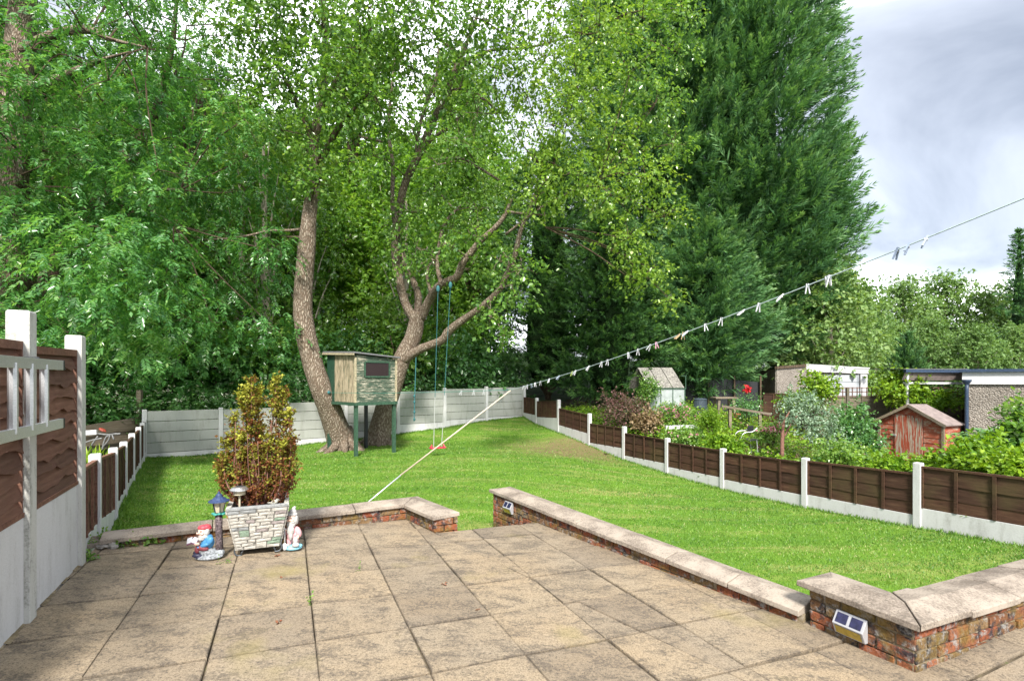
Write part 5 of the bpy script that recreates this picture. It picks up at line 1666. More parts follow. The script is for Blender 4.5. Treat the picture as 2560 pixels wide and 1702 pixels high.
def stone(a, b, out, n_seed):
    """a: four corners on the face; raised rough block"""
    c = (a[0] + a[2]) / 2
    ins = [p + (c - p) * .06 + out * (.010 + rs.uniform(-.003, .003)) for p in a]
    mid = c + out * .014
    vs = list(a) + ins + [mid]
    return MB().add(vs, [(k, (k + 1) % 4, 4 + (k + 1) % 4, 4 + k) for k in range(4)] + [(4 + k, 4 + (k + 1) % 4, 8) for k in range(4)]).build('stone', b, pl)
nr = 12
for fc in ((-1, -1, 1, -1), (-1, 1, -1, -1), (1, -1, 1, 1)):
    a0, a1 = pxy(fc[0], fc[1], zb0), pxy(fc[2], fc[3], zb0)
    out = nrm(a0, a1)
    taken = {}
    for r_ in range(nr):
        x = 0.0
        while x < 1:
            w_ = rs.choice((.13, .17, .2, .24, .28, .34))
            if x + w_ > .9: w_ = 1 - x
            x1 = min(1, x + w_)
            blk = [t for t in taken.get(r_, []) if t[0] < x1 - .005 and t[1] > x + .005]
            if blk:
                bx = min(blk)
                if bx[0] - x > .06: x1 = bx[0]
                else:
                    x = bx[1]; continue
            hh = 2 if (rs.random() < .16 and r_ < nr - 1 and x1 - x < .26) else 1
            if hh == 2: taken.setdefault(r_ + 1, []).append((x, x1))
            if x1 - x > .03:
                za, zb_ = zb0 + (zt0 - .022 - zb0) * r_ / nr + .002, zb0 + (zt0 - .022 - zb0) * (r_ + hh) / nr - .002
                def fp(s_, z_):
                    return pxy(fc[0], fc[1], z_).lerp(pxy(fc[2], fc[3], z_), s_)
                g_ = .007
                q4 = [fp(x + g_, za), fp(x1 - g_, za), fp(x1 - g_, zb_), fp(x + g_, zb_)]
                cm_ = rs.choices(SM, (16, 1.2, .4, .9, .8))[0]
                stone(q4, cm_, out, 0)
            x = x1
for sx, sy in cr:
    p = pc + E1 * (sx * .165) + E2 * (sy * .165)
    dv = E1 * sx
    pts_ = []
    for k in range(15):
        a = -.6 + k * .45
        r_ = .045 - .0012 * k
        pts_.append(Vector((p.x, p.y, pz + .047)) + dv * (r_ * math.sin(a)) + Vector((0, 0, -r_ * math.cos(a))))
    MB().tube(pts_, .0085, 7).build('scroll_foot', M['iron'], pl, smooth=True)
# golden conifer in the planter
gc = thing('golden_conifer', (pc.x, pc.y, zt0 - .06), 'twin topped golden and russet conifer growing in the stone planter', 'shrub')
mb = MB()
SG = []
def gp(u, v_, d=5.18):
    return tuple(at(u, v_, d))
tops = [(629, 958, 5.12, 1.0), (646, 975, 5.2, .8), (610, 992, 5.08, .8), (688, 953, 5.18, 1.0), (706, 985, 5.24, .85), (722, 1040, 5.15, .8), (588, 1050, 5.12, .85), (566, 1110, 5.1, .8), (650, 1075, 5.3, .8), (668, 1095, 5.06, .75), (730, 1110, 5.2, .8), (558, 1160, 5.18, .8), (605, 1110, 5.0, .75), (640, 1130, 5.0, .75), (700, 1120, 5.02, .75)]
for u, v_, d, r_ in tops:
    tp_ = Vector(gp(u, v_, d))
    bs = Vector((pc.x + (tp_.x - pc.x) * .5, pc.y + (tp_.y - pc.y) * .5, zt0 - .06))
    md = bs.lerp(tp_, .45) + (tp_ - Vector((pc.x, pc.y, tp_.z))) * .3
    ctube(mb, [(*bs, .012), (*md, .008), (*tp_, .003)], 5, 6)
    ln = (tp_ - bs).length
    nk = max(5, int(ln / .062))
    for k in range(nk):
        t = .1 + .9 * k / (nk - 1)
        c_ = (bs.lerp(md, t * 2) if t < .5 else md.lerp(tp_, t * 2 - 1)) + Vector(rng.normal(0, .012, 3))
        rr = r_ * (.066 - .044 * max(0, t - .35) / .65)
        SG.append((tuple(c_), (rr, rr, rr * 1.3), int(13 * (.5 + .8 * t)), dict(tone=-.4 + .58 * t + rnd.gauss(0, .1))))
for k in range(34):
    a = rnd.uniform(0, 6.28)
    bs = Vector((pc.x + .08 * math.cos(a), pc.y + .08 * math.sin(a), zt0 - .05))
    e_ = bs + Vector((.24 * math.cos(a) * rnd.random(), .2 * math.sin(a) * rnd.random(), rnd.uniform(.4, .85)))
    ctube(mb, [(*bs, .006), (*(bs.lerp(e_, .5) + Vector((.06 * math.cos(a), .06 * math.sin(a), 0))), .0045), (*e_, .002)], 4, 5)
M['goldstem'] = plain('russet_stem', (.2, .1, .075), .85, vary=.3)
mb.build('stems', M['goldstem'], gc, smooth=True)
crown('foliage', SG, M['goldcon'], gc, size=.026, per=9, droop=-1.3, spread=.2)
# dead brown leaf litter on the planter soil is part of the soil texture; stake light and bird
M['chrome'] = plain('brushed_steel', (.6, .6, .6), .3, .85, vary=.06)
sp = at(599, 1246, 4.98)
lx, ly = sp.x, sp.y
zt0 += .075
sl_ = thing('solar_stake_light', (lx, ly, zt0 - .15), 'round steel capped solar stake light standing in the planter', 'garden light')
MB().tube([(lx, ly, zt0 - .165), (lx, ly, zt0 + .03)], .0095, 8).build('stake', M['lampglass'], sl_)
MB().lathe((lx, ly, zt0 + .025), [(.02, 0), (.052, .006), (.057, .05)], 18).build('glass', M['lampglass'], sl_, smooth=False)
MB().lathe((lx, ly, zt0 + .07), [(.06, 0), (.087, .004), (.086, .012), (.062, .032), (.05, .037), (.0, .038)], 24).build('cap', M['chrome'], sl_)
MB().box((lx, ly, zt0 + .112), (.05, .05, .006), rz(.5)).build('solar_cell', M['darkmetal'], sl_)
zt0 -= .075
M['birdwhite'] = plain('pale_stone_bird', (.4, .39, .34), .7)
bp_ = at(686, 1257, 5.02)
bd = thing('bird_ornament', (bp_.x, bp_.y, zt0 + .004), 'small pale stone bird sitting on the planter rim', 'ornament')
mb = MB()
mb.ell((bp_.x, bp_.y, zt0 + .025), (.038, .018, .02), Matrix.Rotation(-.35, 3, 'Y'))
mb.ell((bp_.x + .03, bp_.y, zt0 + .046), (.015, .013, .014))
mb.ell((bp_.x - .04, bp_.y, zt0 + .018), (.03, .01, .006))
mb.ell((bp_.x + .046, bp_.y, zt0 + .045), (.007, .003, .003))
mb.build('body', M['birdwhite'], bd, smooth=True)

# ------------------------------------------------------------------ gnomes
def pm(name, c_, rough=.45):
    return plain(name, c_, rough, vary=.15, scale=40, bump=.1, spec=.35)
M['gred'] = pm('gnome_red', (.42, .06, .08)); M['gblue'] = pm('gnome_blue', (.06, .22, .42)); M['gnavy'] = pm('gnome_navy', (.03, .05, .12)); M['gmaroon'] = pm('gnome_maroon', (.2, .05, .06))
M['gskin'] = pm('gnome_skin', (.68, .45, .35)); M['gbeard'] = pm('gnome_beard', (.4, .39, .37)); M['gbase'] = plain('gnome_rock', (.28, .3, .32), .8, vary=.45, scale=50, bump=.6); M['gbrown'] = plain('gnome_post', (.11, .085, .09), .8, vary=.6, scale=70, bump=.8)
M['gblack'] = pm('gnome_black', (.03, .03, .06)); M['gpage'] = pm('gnome_page', (.4, .4, .43)); M['gteal'] = pm('gnome_teal', (.04, .25, .22)); M['gpink'] = pm('gnome_faded_pink', (.62, .32, .34)); M['gsky'] = pm('gnome_sky_blue', (.22, .5, .62)); M['gwhite'] = pm('gnome_white', (.4, .39, .38)); M['gbook'] = pm('gnome_book_cover', (.16, .04, .1)); M['ggold'] = pm('gnome_mustard', (.42, .28, .07))
def gn(base, f):
    """local frame: x right, y away, z up"""
    return lambda x, y, z_: base + f @ Vector((x, y, z_))
fB = rz(.15)
def blob(parent, name, mat_, items):
    mb = MB()
    for it in items:
        mb.ell(it[0], it[1], it[2] if len(it) > 2 else fB, 12, 8)
    o = mb.build(name, mat_, parent, smooth=True)
    m = o.modifiers.new('remesh', 'REMESH'); m.mode = 'VOXEL'; m.voxel_size = .0038; m.use_smooth_shade = True
    return o
RX = lambda a: fB @ Matrix.Rotation(a, 3, 'X')
RY = lambda a: fB @ Matrix.Rotation(a, 3, 'Y')
g1 = on_patio(528, 1394)
L_ = gn(g1, fB)
gn1 = thing('gnome_lamp', g1, 'seated gnome reading a book beside a lantern post, left of the planter', 'garden gnome')
blob(gn1, 'base', M['gbase'], [(L_(-.02, 0, .015), (.125, .085, .028)), (L_(-.03, .01, .05), (.085, .06, .05)), (L_(.06, .02, .04), (.05, .05, .035)), (L_(-.06, 0, .08), (.06, .05, .035))])
mb = MB(); mb.tube([L_(.058, .03, .02), L_(.06, .03, .15), L_(.055, .03, .28), L_(.056, .03, .385)], [.036, .031, .03, .032], 12, wob=.06)
mb.build('lamp_post', M['gbrown'], gn1, smooth=True)
lx_ = (.056, .03)
blob(gn1, 'leaf_garland', M['gteal'], [(L_(lx_[0] + .045 * math.cos(a), lx_[1] + .045 * math.sin(a), .40 + .006 * (k % 2)), (.02, .014, .011)) for k, a in enumerate(np.linspace(0, 5.8, 9))])
lan = MB().lathe(L_(*lx_, .415), [(.034, 0), (.036, .006), (.057, .098)], 6, fB).build('lantern_glass', M['lampglass'], gn1)
mb = MB()
for k in range(6):
    a = k * math.pi / 3
    mb.tube([L_(lx_[0] + .037 * math.cos(a), lx_[1] + .037 * math.sin(a), .418), L_(lx_[0] + .058 * math.cos(a), lx_[1] + .058 * math.sin(a), .515)], .0035, 5)
mb.build('lantern_frame', M['gblack'], gn1)
MB().lathe(L_(*lx_, .512), [(.06, 0), (.092, .004), (.09, .012), (.062, .024), (.045, .04), (.032, .046), (.028, .062), (.018, .074), (.011, .08), (.011, .09), (.004, .097)], 12, fB).build('lantern_roof', M['gnavy'], gn1, smooth=False)
blob(gn1, 'coat', M['gblue'], [(L_(-.03, .0, .145), (.058, .05, .06)), (L_(-.035, 0, .19), (.05, .045, .035)), (L_(0, -.035, .165), (.03, .026, .045), RY(.5)), (L_(-.035, -.045, .135), (.045, .022, .02), RY(-.3)), (L_(-.085, -.02, .115), (.03, .04, .018)), (L_(-.045, .04, .16), (.03, .025, .045))])
blob(gn1, 'trousers', M['gmaroon'], [(L_(-.06, -.035, .105), (.055, .028, .028), RY(.2)), (L_(-.105, -.03, .09), (.025, .025, .035))])
blob(gn1, 'leg', M['gnavy'], [(L_(-.11, .01, .09), (.03, .025, .05), RY(.2)), (L_(-.105, -.01, .06), (.03, .024, .03))])
blob(gn1, 'boots', M['gblack'], [(L_(-.105, -.04, .04), (.045, .022, .02)), (L_(-.125, .0, .055), (.032, .02, .02)), (L_(-.085, -.045, .022), (.03, .02, .02))])
hd = L_(-.072, -.012, .248)
head = blob(gn1, 'head', M['gskin'], [(hd, (.04, .036, .04)), (hd + fB @ Vector((-.028, -.03, -.004)), (.013, .013, .012)), (hd + fB @ Vector((.012, -.034, -.012)), (.014, .012, .012))])
blob(gn1, 'beard', M['gbeard'], [(L_(-.06, -.018, .205), (.045, .036, .03)), (L_(-.035, -.008, .238), (.026, .036, .034)), (L_(-.07, -.035, .19), (.03, .02, .02)), (L_(-.03, .0, .255), (.022, .034, .026))])
blob(gn1, 'hat', M['gred'], [(L_(-.068, 0, .285), (.048, .043, .026)), (L_(-.045, .01, .29), (.04, .038, .022)), (L_(-.025, .012, .275), (.025, .03, .02))])
mb = MB()
for sx in (-1, 1):
    mb.ell(hd + fB @ Vector((sx * .014 - .012, -.034, .012)), (.006, .004, .008))
mb.build('eyes', M['gblack'], gn1, smooth=True)
mb = MB()
bk = L_(-.145, -.04, .175)
for s in (-1, 1):
    mb.box(bk + fB @ Vector((s * .022, 0, .006)), (.046, .06, .012), fB @ Matrix.Rotation(s * .35, 3, 'Y') @ Matrix.Rotation(.7, 3, 'X'))
book = mb.build('book', M['gpage'], gn1, bevel=.003)
mb = MB()
for s in (-1, 1):
    mb.box(bk + fB @ Vector((s * .023, .004, -.003)), (.05, .066, .006), fB @ Matrix.Rotation(s * .35, 3, 'Y') @ Matrix.Rotation(.7, 3, 'X'))
mb.build('book_cover', M['gbook'], gn1)
blob(gn1, 'hands', M['gskin'], [(L_(-.10, -.055, .15), (.024, .014, .014)), (L_(-.12, -.05, .15), (.012, .008, .01)), (L_(-.17, -.03, .155), (.018, .012, .012))])
g2 = on_patio(731, 1372)
fB = rz(-.1)
L_ = gn(g2, fB)
gn2 = thing('garden_gnome', g2, 'faded white and pink gnome holding a spade, right of the planter', 'garden gnome')
blob(gn2, 'base', M['gsky'], [(L_(0, 0, .02), (.098, .075, .026)), (L_(.05, 0, .035), (.05, .05, .02))])
blob(gn2, 'coat', M['gpink'], [(L_(0, .01, .15), (.066, .055, .085)), (L_(-.055, -.01, .175), (.032, .03, .045), RY(.5)), (L_(.06, 0, .175), (.028, .03, .055), RY(-.4)), (L_(-.03, 0, .085), (.03, .03, .05)), (L_(.035, 0, .085), (.03, .03, .05))])
blob(gn2, 'boots', M['gwhite'], [(L_(-.035, -.03, .045), (.024, .035, .018)), (L_(.04, -.03, .045), (.026, .036, .018)), (L_(.055, -.045, .1), (.026, .02, .035)), (L_(.06, -.05, .06), (.036, .026, .024))])
hd = L_(0, -.015, .305)
blob(gn2, 'head', M['gskin'], [(hd, (.044, .04, .043)), (hd + fB @ Vector((0, -.042, -.004)), (.014, .012, .012)), (hd + fB @ Vector((.022, -.034, -.012)), (.014, .012, .012)), (hd + fB @ Vector((-.022, -.034, -.012)), (.014, .012, .012))])
blob(gn2, 'beard', M['gbeard'], [(L_(0, -.03, .25), (.045, .03, .04)), (L_(.005, -.045, .2), (.038, .024, .055)), (L_(.008, -.05, .15), (.022, .018, .05)), (L_(-.045, -.005, .29), (.016, .03, .045)), (L_(.045, -.005, .29), (.016, .03, .045)), (L_(-.018, -.042, .278), (.026, .014, .012)), (L_(.018, -.042, .278), (.026, .014, .012))])
blob(gn2, 'hat', M['gwhite'], [(L_(0, .0, .343), (.05, .046, .026)), (L_(0, .005, .368), (.038, .036, .028)), (L_(.006, .01, .392), (.022, .022, .022)), (L_(.016, .012, .41), (.014, .014, .013))])
mb = MB()
for sx in (-1, 1):
    mb.ell(hd + fB @ Vector((sx * .016, -.038, .012)), (.007, .004, .005))
mb.build('eyes', M['gblack'], gn2, smooth=True)
blob(gn2, 'hands', M['gskin'], [(L_(-.045, -.055, .205), (.018, .016, .014)), (L_(-.05, -.05, .19), (.012, .014, .01)), (L_(.07, -.03, .13), (.017, .016, .02))])
mb = MB()
mb.tube([L_(-.042, -.068, .06), L_(-.042, -.068, .215)], .007, 8)
mb.ell(L_(-.042, -.07, .045), (.026, .008, .038), fB)
mb.ell(L_(-.042, -.068, .215), (.018, .008, .008), fB)
mb.build('spade', pm('gnome_spade', (.5, .5, .5)), gn2, smooth=True)
blob(gn2, 'sack', M['ggold'], [(L_(-.088, .02, .06), (.026, .03, .05)), (L_(-.08, .02, .11), (.018, .02, .03))])
fB = rz(0)

# ------------------------------------------------------------------ solar wall lights
M['solarframe'] = plain('silver_plastic', (.42, .42, .44), .35, .3, vary=.05)
M['solarcell'] = plain('solar_cell_blue', (.02, .02, .06), .15, vary=.3, spec=.6)
M['amber'] = plain('amber_lens', (.42, .3, .05), .25, vary=.2, spec=.5)
def solar(p, dirv, w_, h_, label, out):
    """p: centre on the wall; dirv along the wall; out: outward"""
    t = thing('solar_light', p, label, 'solar light')
    x = dirv; y = out
    def q(a, b, c_):
        return Vector(p) + x * a + y * b + Vector((0, 0, c_))
    hw = w_ / 2
    vs = [q(-hw, .004, -h_ / 2), q(hw, .004, -h_ / 2), q(hw, .004, h_ / 2), q(-hw, .004, h_ / 2), q(-hw, .03, -h_ / 2), q(hw, .03, -h_ / 2), q(hw, .062, -h_ * .02), q(-hw, .062, -h_ * .02), q(hw, .012, h_ / 2), q(-hw, .012, h_ / 2)]
    MB().add(vs, [(0, 4, 5, 1), (4, 7, 6, 5), (7, 9, 8, 6), (9, 3, 2, 8), (0, 3, 9, 7, 4), (1, 5, 6, 8, 2)]).build('housing', M['solarframe'], t, bevel=.003)
    ca_, cb_ = q(0, .062, -h_ * .02), q(0, .012, h_ / 2)
    up = (cb_ - ca_); nn_ = x.cross(up.normalized()); nn_ = nn_ if nn_.z > 0 else -nn_
    for s in (-1, 1):
        c_ = (ca_ + cb_) / 2 + x * (s * hw * .47)
        a1 = x * hw * .37; b1_ = up * .36
        MB().add([c_ - a1 - b1_ + nn_ * .003, c_ + a1 - b1_ + nn_ * .003, c_ + a1 + b1_ + nn_ * .003, c_ - a1 + b1_ + nn_ * .003], [(0, 1, 2, 3)]).build('solar_cell', M['solarcell'], t)
    d0, d1 = q(0, .03, -h_ / 2), q(0, .062, -h_ * .02)
    u2 = d1 - d0; c_ = (d0 + d1) / 2; n2_ = x.cross(u2.normalized()); n2_ = n2_ if n2_.dot(y) > 0 else -n2_
    a1 = x * hw * .84; b1_ = u2 * .38
    MB().add([c_ - a1 - b1_ + n2_ * .003, c_ + a1 - b1_ + n2_ * .003, c_ + a1 + b1_ + n2_ * .003, c_ - a1 + b1_ + n2_ * .003], [(0, 1, 2, 3)]).build('lens', M['amber'], t)
    return t
dH = (HW1 - HW0).normalized()
cS = HW0 + dH * .30 + nrm(HW0, HW1) * .004
solar((cS.x, cS.y, .015), dH, .20, .15, 'silver twin panel solar light on the raised corner wall', nrm(HW0, HW1))
dR = (RW1 - RW0).normalized()
cS = RW0 + dR * .42 + nrm(RW0, RW1) * .004
solar((cS.x, cS.y, -.045), dR, .18, .15, 'solar light on the far end of the long low wall by the opening', nrm(RW0, RW1))

# ------------------------------------------------------------------ small things on the patio
M['stone'] = whites('pale_rubble', (.36, .34, .31))
for k, (u, v_, s, lab) in enumerate(((283, 1370, .05, 'pale concrete lump on weeds by the left fence'), (300, 1362, .028, 'small white stone standing by the wall end'), (258, 1372, .06, 'flat sandy stone at the foot of the left fence'))):
    p = on_patio(u, v_)
    mb = MB().ell(p + Vector((0, 0, s * .5)), (s, s * .8, s * (.8 if k < 2 else .3)), None, 9, 6)
    mb.v = [tuple(Vector(q) + Vector([rnd.gauss(0, s * .07) for _ in range(3)])) for q in mb.v]
    tag(mb.build('stone', M['stone'], None, origin=p), lab, 'stone')
def weeds(u, v_, r_, n_, lab, mat_='broad', size=.03, name='weed'):
    p = on_patio(u, v_)
    t = thing(name, p, lab, 'weed')
    V, rv = clump((p.x, p.y, p.z + r_ * .25), (r_, r_, r_ * .45), n_, size=size, per=6, droop=-.2, spread=.2, tone=.1)
    V[..., 2] = np.maximum(V[..., 2], p.z + .002)
    leafobj('leaves', V, rv, M[mat_], t)
weeds(322, 1362, .09, 40, 'leafy green weeds under the left end of the low wall')
weeds(262, 1358, .12, 50, 'mossy weeds in the gap between low wall and left fence')
weeds(380, 1358, .05, 26, 'broad leaved weed against the low wall', size=.045)
weeds(557, 1406, .014, 5, 'tiny green sprig on the paving before the lamp gnome', size=.02)
weeds(778, 1512, .01, 5, 'green sprig in the paving joint near the centre', size=.02)
weeds(224, 1398, .03, 14, 'small weed at the corner of the tall fence')
weeds(898, 1424, .012, 4, 'tiny sprig in the paving joint below the low wall', size=.015)
M['deadleaf'] = leafmat('dead_leaf', [(0, (.12, .05, .02)), (1, (.28, .1, .06))], .1)
for u, v_, lab in ((706, 1444, 'curled brown leaf on the paving beyond the centre'), (1110, 1462, 'reddish dead leaf on the paving right of centre'), (698, 1556, 'dark dead leaf on the near paving'), (693, 1388, 'dead leaf beside the planter foot'), (1203, 1526, 'small brown leaf fragment near the paving joint')):
    p = on_patio(u, v_)
    n_ = 4
    P = np.array([[p.x, p.y, p.z + .004]] * n_) + rng.normal(0, .008, (n_, 3)) * np.array([1, 1, .2])
    V = leaves(P, rng.normal(0, 1, (n_, 3)) * np.array([1, 1, .25]), np.array([[0, 0, 1.0]] * n_) + rng.normal(0, .3, (n_, 3)), np.full(n_, .035), np.full(n_, .018), .4)
    tag(leafobj('dead_leaf', V, rng.random(n_), M['deadleaf'], None), lab, 'leaf')
# ------------------------------------------------------------------ neighbour's garden on the right
def XY(u, y):
    return Vector(((u - CX) / F * y, y, 0))
def zv(v_, y):
    return CH - (v_ - CY) / F * y
g = N('pebbledash')
v = g.coord('World')
a = g.vor(v, 26)
n_ = g.noise(v, 2.2, 4, .6)
c = g.mix(g.ramp(a, [(.25, 0), (.5, 1)]), (.4, .365, .32), (.2, .175, .15))
c = g.mix(1, c, g.ramp(n_, [(.3, .75), (.7, 1.1)]), 'MULTIPLY')
M['dash'] = g.pbr(c, .9, g.bump(a, .9, .03), spec=.1)
M['greyglass'] = plain('clouded_greenhouse_glass', (.3, .335, .33), .25, vary=.12, scale=6, bump=.02, spec=.5)
M['mossroof'] = plain('mossy_grey_pane', (.18, .17, .15), .6, vary=.4, scale=18)
M['whitepaint'] = plain('white_fascia_paint', (.52, .52, .53), .6, vary=.08)
M['greydoor'] = plain('pale_grey_door', (.36, .385, .41), .5, vary=.06)
M['blueblack'] = plain('blue_black_trim', (.03, .05, .09), .45, vary=.2)
M['tarp'] = plain('brown_grey_tarpaulin', (.21, .17, .16), .8, vary=.2, scale=8)
M['butt'] = plain('blue_green_plastic', (.05, .13, .17), .4, vary=.15, spec=.45)
M['composter'] = plain('dark_plastic', (.04, .055, .07), .5, vary=.2)
M['redpot'] = plain('terracotta', (.4, .12, .07), .8)
g = N('flaking_red_boards')
v = g.coord('Object', (1, 9, 9))
n_ = g.noise(g.coord('World', (1, 1, 2.2)), 5, 6, .72, .5)
c = g.mix(g.ramp(n_, [(.5, 0), (.6, .85)]), g.ramp(g.orand(), [(0, (.25, .055, .03)), (1, (.33, .095, .055))]), (.33, .24, .18))
M['redboard'] = g.pbr(c, .75, g.bump(n_, .4, .006), spec=.15)
g = N('stripped_door_boards')
n_ = g.noise(g.coord('World', (9, 9, .8)), 2.2, 5, .7, .4)
c = g.mix(g.ramp(n_, [(.46, 0), (.54, 1)]), (.3, .065, .035), (.34, .3, .24))
M['reddoor'] = g.pbr(c, .8, g.bump(n_, .4, .006), spec=.12)

# little greenhouse
gp0 = XY(1622, 19.5); gzb = .22
W_, Dp = 1.36, 1.25
e2g = E2
gh = thing('greenhouse', (gp0.x, gp0.y, gzb), 'small grey paned greenhouse under the dark conifer', 'greenhouse')
gA, gB = gp0, gp0 + Vector((1, .06, 0)).normalized() * W_
gn_ = Vector((-.47, .88, 0)) * Dp
gD, gC = gA + gn_, gB + gn_
ze = zv(972, 19.5); zr = zv(923, 20.0)
for k in range(3):
    a, b = gA.lerp(gB, k / 3 + .008), gA.lerp(gB, (k + 1) / 3 - .008)
    slab_board('pane', gh, a, b, gzb - .1, ze, gzb - .1, ze, .012, M['greyglass'], 0)
slab_board('pane', gh, gB, gC, gzb - .1, ze, gzb - .1, ze, .012, M['greyglass'], 0)
mb = MB()
for k in range(4):
    p = gA.lerp(gB, k / 3) + nrm(gA, gB) * .012
    mb.box((p.x, p.y, (gzb - .1 + ze) / 2), (.03, .03, ze - gzb + .1))
mb.beam((gA.x - .03, gA.y - .02, ze + .015), (gB.x + .03, gB.y - .02, ze + .015), .04, .035)
mb.beam((gB.x + .03, gB.y - .02, ze), (gC.x, gC.y, ze), .03, .03)
mb.box((gB.x + .04, gB.y, ze + .25), (.025, .025, .5)); mb.box((gB.x - .03, gB.y, ze + .49), (.2, .025, .025))
mb.build('frame', M['greenwood'], gh)
rA, rB = (gA + gD) / 2, (gB + gC) / 2
for k in range(3):
    for lo, hi in ((0, .5), (.5, 1)):
        p0_, p1_ = gA.lerp(gB, k / 3 + .01), gA.lerp(gB, (k + 1) / 3 - .01)
        q0_, q1_ = rA.lerp(rB, k / 3 + .01), rA.lerp(rB, (k + 1) / 3 - .01)
        up = lambda p, z_: Vector((p.x, p.y, z_))
        off = .012 if lo else 0.0
        q4 = [up(p0_.lerp(q0_, lo), ze + .04 + (zr - ze) * lo + off), up(p1_.lerp(q1_, lo), ze + .04 + (zr - ze) * lo + off), up(p1_.lerp(q1_, hi), ze + .04 + (zr - ze) * hi + off), up(p0_.lerp(q0_, hi), ze + .04 + (zr - ze) * hi + off)]
        MB().prism(q4, (0, 0, .015)).build('roof_pane', M['mossroof'], gh)
MB().add([Vector((p.x, p.y, z_)) for p, z_ in ((rA, zr + .04), (rB, zr + .04), (gC, ze), (gD, ze))], [(0, 1, 2, 3)]).build('back_roof', M['mossroof'], gh)
# composter
p = XY(1751, 19.0); zb_ = zv(1040, 19)
cz = thing('composter', (p.x, p.y, zb_), 'black plastic compost bin beside the greenhouse', 'compost bin')
MB().lathe((p.x, p.y, zb_ - .1), [(.29, 0), (.27, .2), (.26, .21), (.25, .45), (.24, .46), (.225, .68)], 18).build('body', M['composter'], cz, smooth=False)
MB().lathe((p.x, p.y, zb_ + .58), [(.235, 0), (.24, .03), (.2, .06), (.06, .075), (.0, .077)], 18).build('lid', M['composter'], cz)
MB().box((p.x + .06, p.y - .265, zb_ + .1), (.2, .03, .26)).build('hatch', M['darkmetal'], cz)
# potting trestle
p = XY(1810, 18.6); zb_ = zv(1046, 18.6); zt_ = zv(994, 18.6)
tr = thing('trestle_table', (p.x, p.y, zb_), 'rough wooden trestle table right of the compost bin', 'table')
for k in range(3):
    MB().box((p.x, p.y - .2 + k * .19, zt_), (.8, .17, .05)).build('top_board', M['oldwood'], tr)
for sx in (-1, 1):
    for sy in (-1, 1):
        MB().beam((p.x + sx * .24, p.y + sy * .17, zt_ - .02), (p.x + sx * .32, p.y + sy * .26, zb_ - .1), .08, .08, (0, 1, 0)).build('leg', M['oldwood'], tr)
    MB().beam((p.x + sx * .28, p.y - .2, zb_ + .25), (p.x + sx * .28, p.y + .2, zb_ + .25), .05, .06).build('brace', M['oldwood'], tr)
p = XY(1843, 18.0); zb_ = zv(1050, 18)
tag(MB().lathe((p.x, p.y, zb_), [(.07, 0), (.11, .19), (.125, .19), (.125, .23), (.11, .23), (.1, .2)], 14).build('flower_pot', M['redpot'], None, origin=(0, 0, 0)), 'terracotta pot under the wooden handrail', 'flower pot')
# wooden rail
p0_, p1_ = XY(1815, 16.6), XY(1917, 16.2)
rl_ = thing('wooden_rail', (p0_.x, p0_.y, .1), 'weathered wooden handrail on two posts among the flower beds', 'rail')
za, zb_ = zv(1015, 16.6), zv(1035, 16.2)
d_ = (p1_ - p0_).normalized()
MB().beam(Vector((p0_.x, p0_.y, za)) - d_ * .12, Vector((p1_.x, p1_.y, zb_)) + d_ * .12, .14, .06).build('rail', M['oldwood'], rl_)
for q, z_ in ((p0_.lerp(p1_, .1), za - .03), (p0_.lerp(p1_, .83), zb_ - .02)):
    MB().box((q.x, q.y, (z_ + gz(q.x, q.y) - .2) / 2), (.085, .085, z_ - gz(q.x, q.y) + .2)).build('post', M['oldwood'], rl_)
# wire chair
p = XY(1865, 14.4); zs = zv(1098, 14.4)
ch = thing('garden_chair', (p.x, p.y, zs - .4), 'metal tube garden chair with dark seat in the flower bed', 'chair')
MB().box((p.x + .02, p.y, zs), (.42, .4, .03), rz(.3)).build('seat', M['darkmetal'], ch)
MB().box((p.x + .17, p.y + .1, zs + .27), (.22, .05, .2), rz(.5)).build('backrest', M['blackplastic'], ch, bevel=.02)
for sy in (-.2, .2):
    ctb = MB()
    ctube(ctb, [(p.x - .2, p.y + sy, zs - .42, .013), (p.x - .22, p.y + sy, zs + .05, .013), (p.x - .12, p.y + sy, zs + .2, .013), (p.x + .08, p.y + sy, zs + .23, .013), (p.x + .22, p.y + sy, zs + .34, .013)], 5, 6)
    ctb.build('arm', M['alu'], ch, smooth=True)
    MB().tube([(p.x + .2, p.y + sy, zs), (p.x + .24, p.y + sy, zs - .42)], .012, 6).build('leg', M['alu'], ch)
# white edging board
p0_, p1_ = XY(1664, 16.0), XY(1736, 16.0)
zb_ = gz(p0_.x, 16)
tag(MB().beam((p0_.x, p0_.y, zv(1068, 16)), (p1_.x, p1_.y, zv(1066, 16)), .12, .1).build('board', M['whitepaint'], None), 'white board lying in the bed below the pink flowers', 'board')

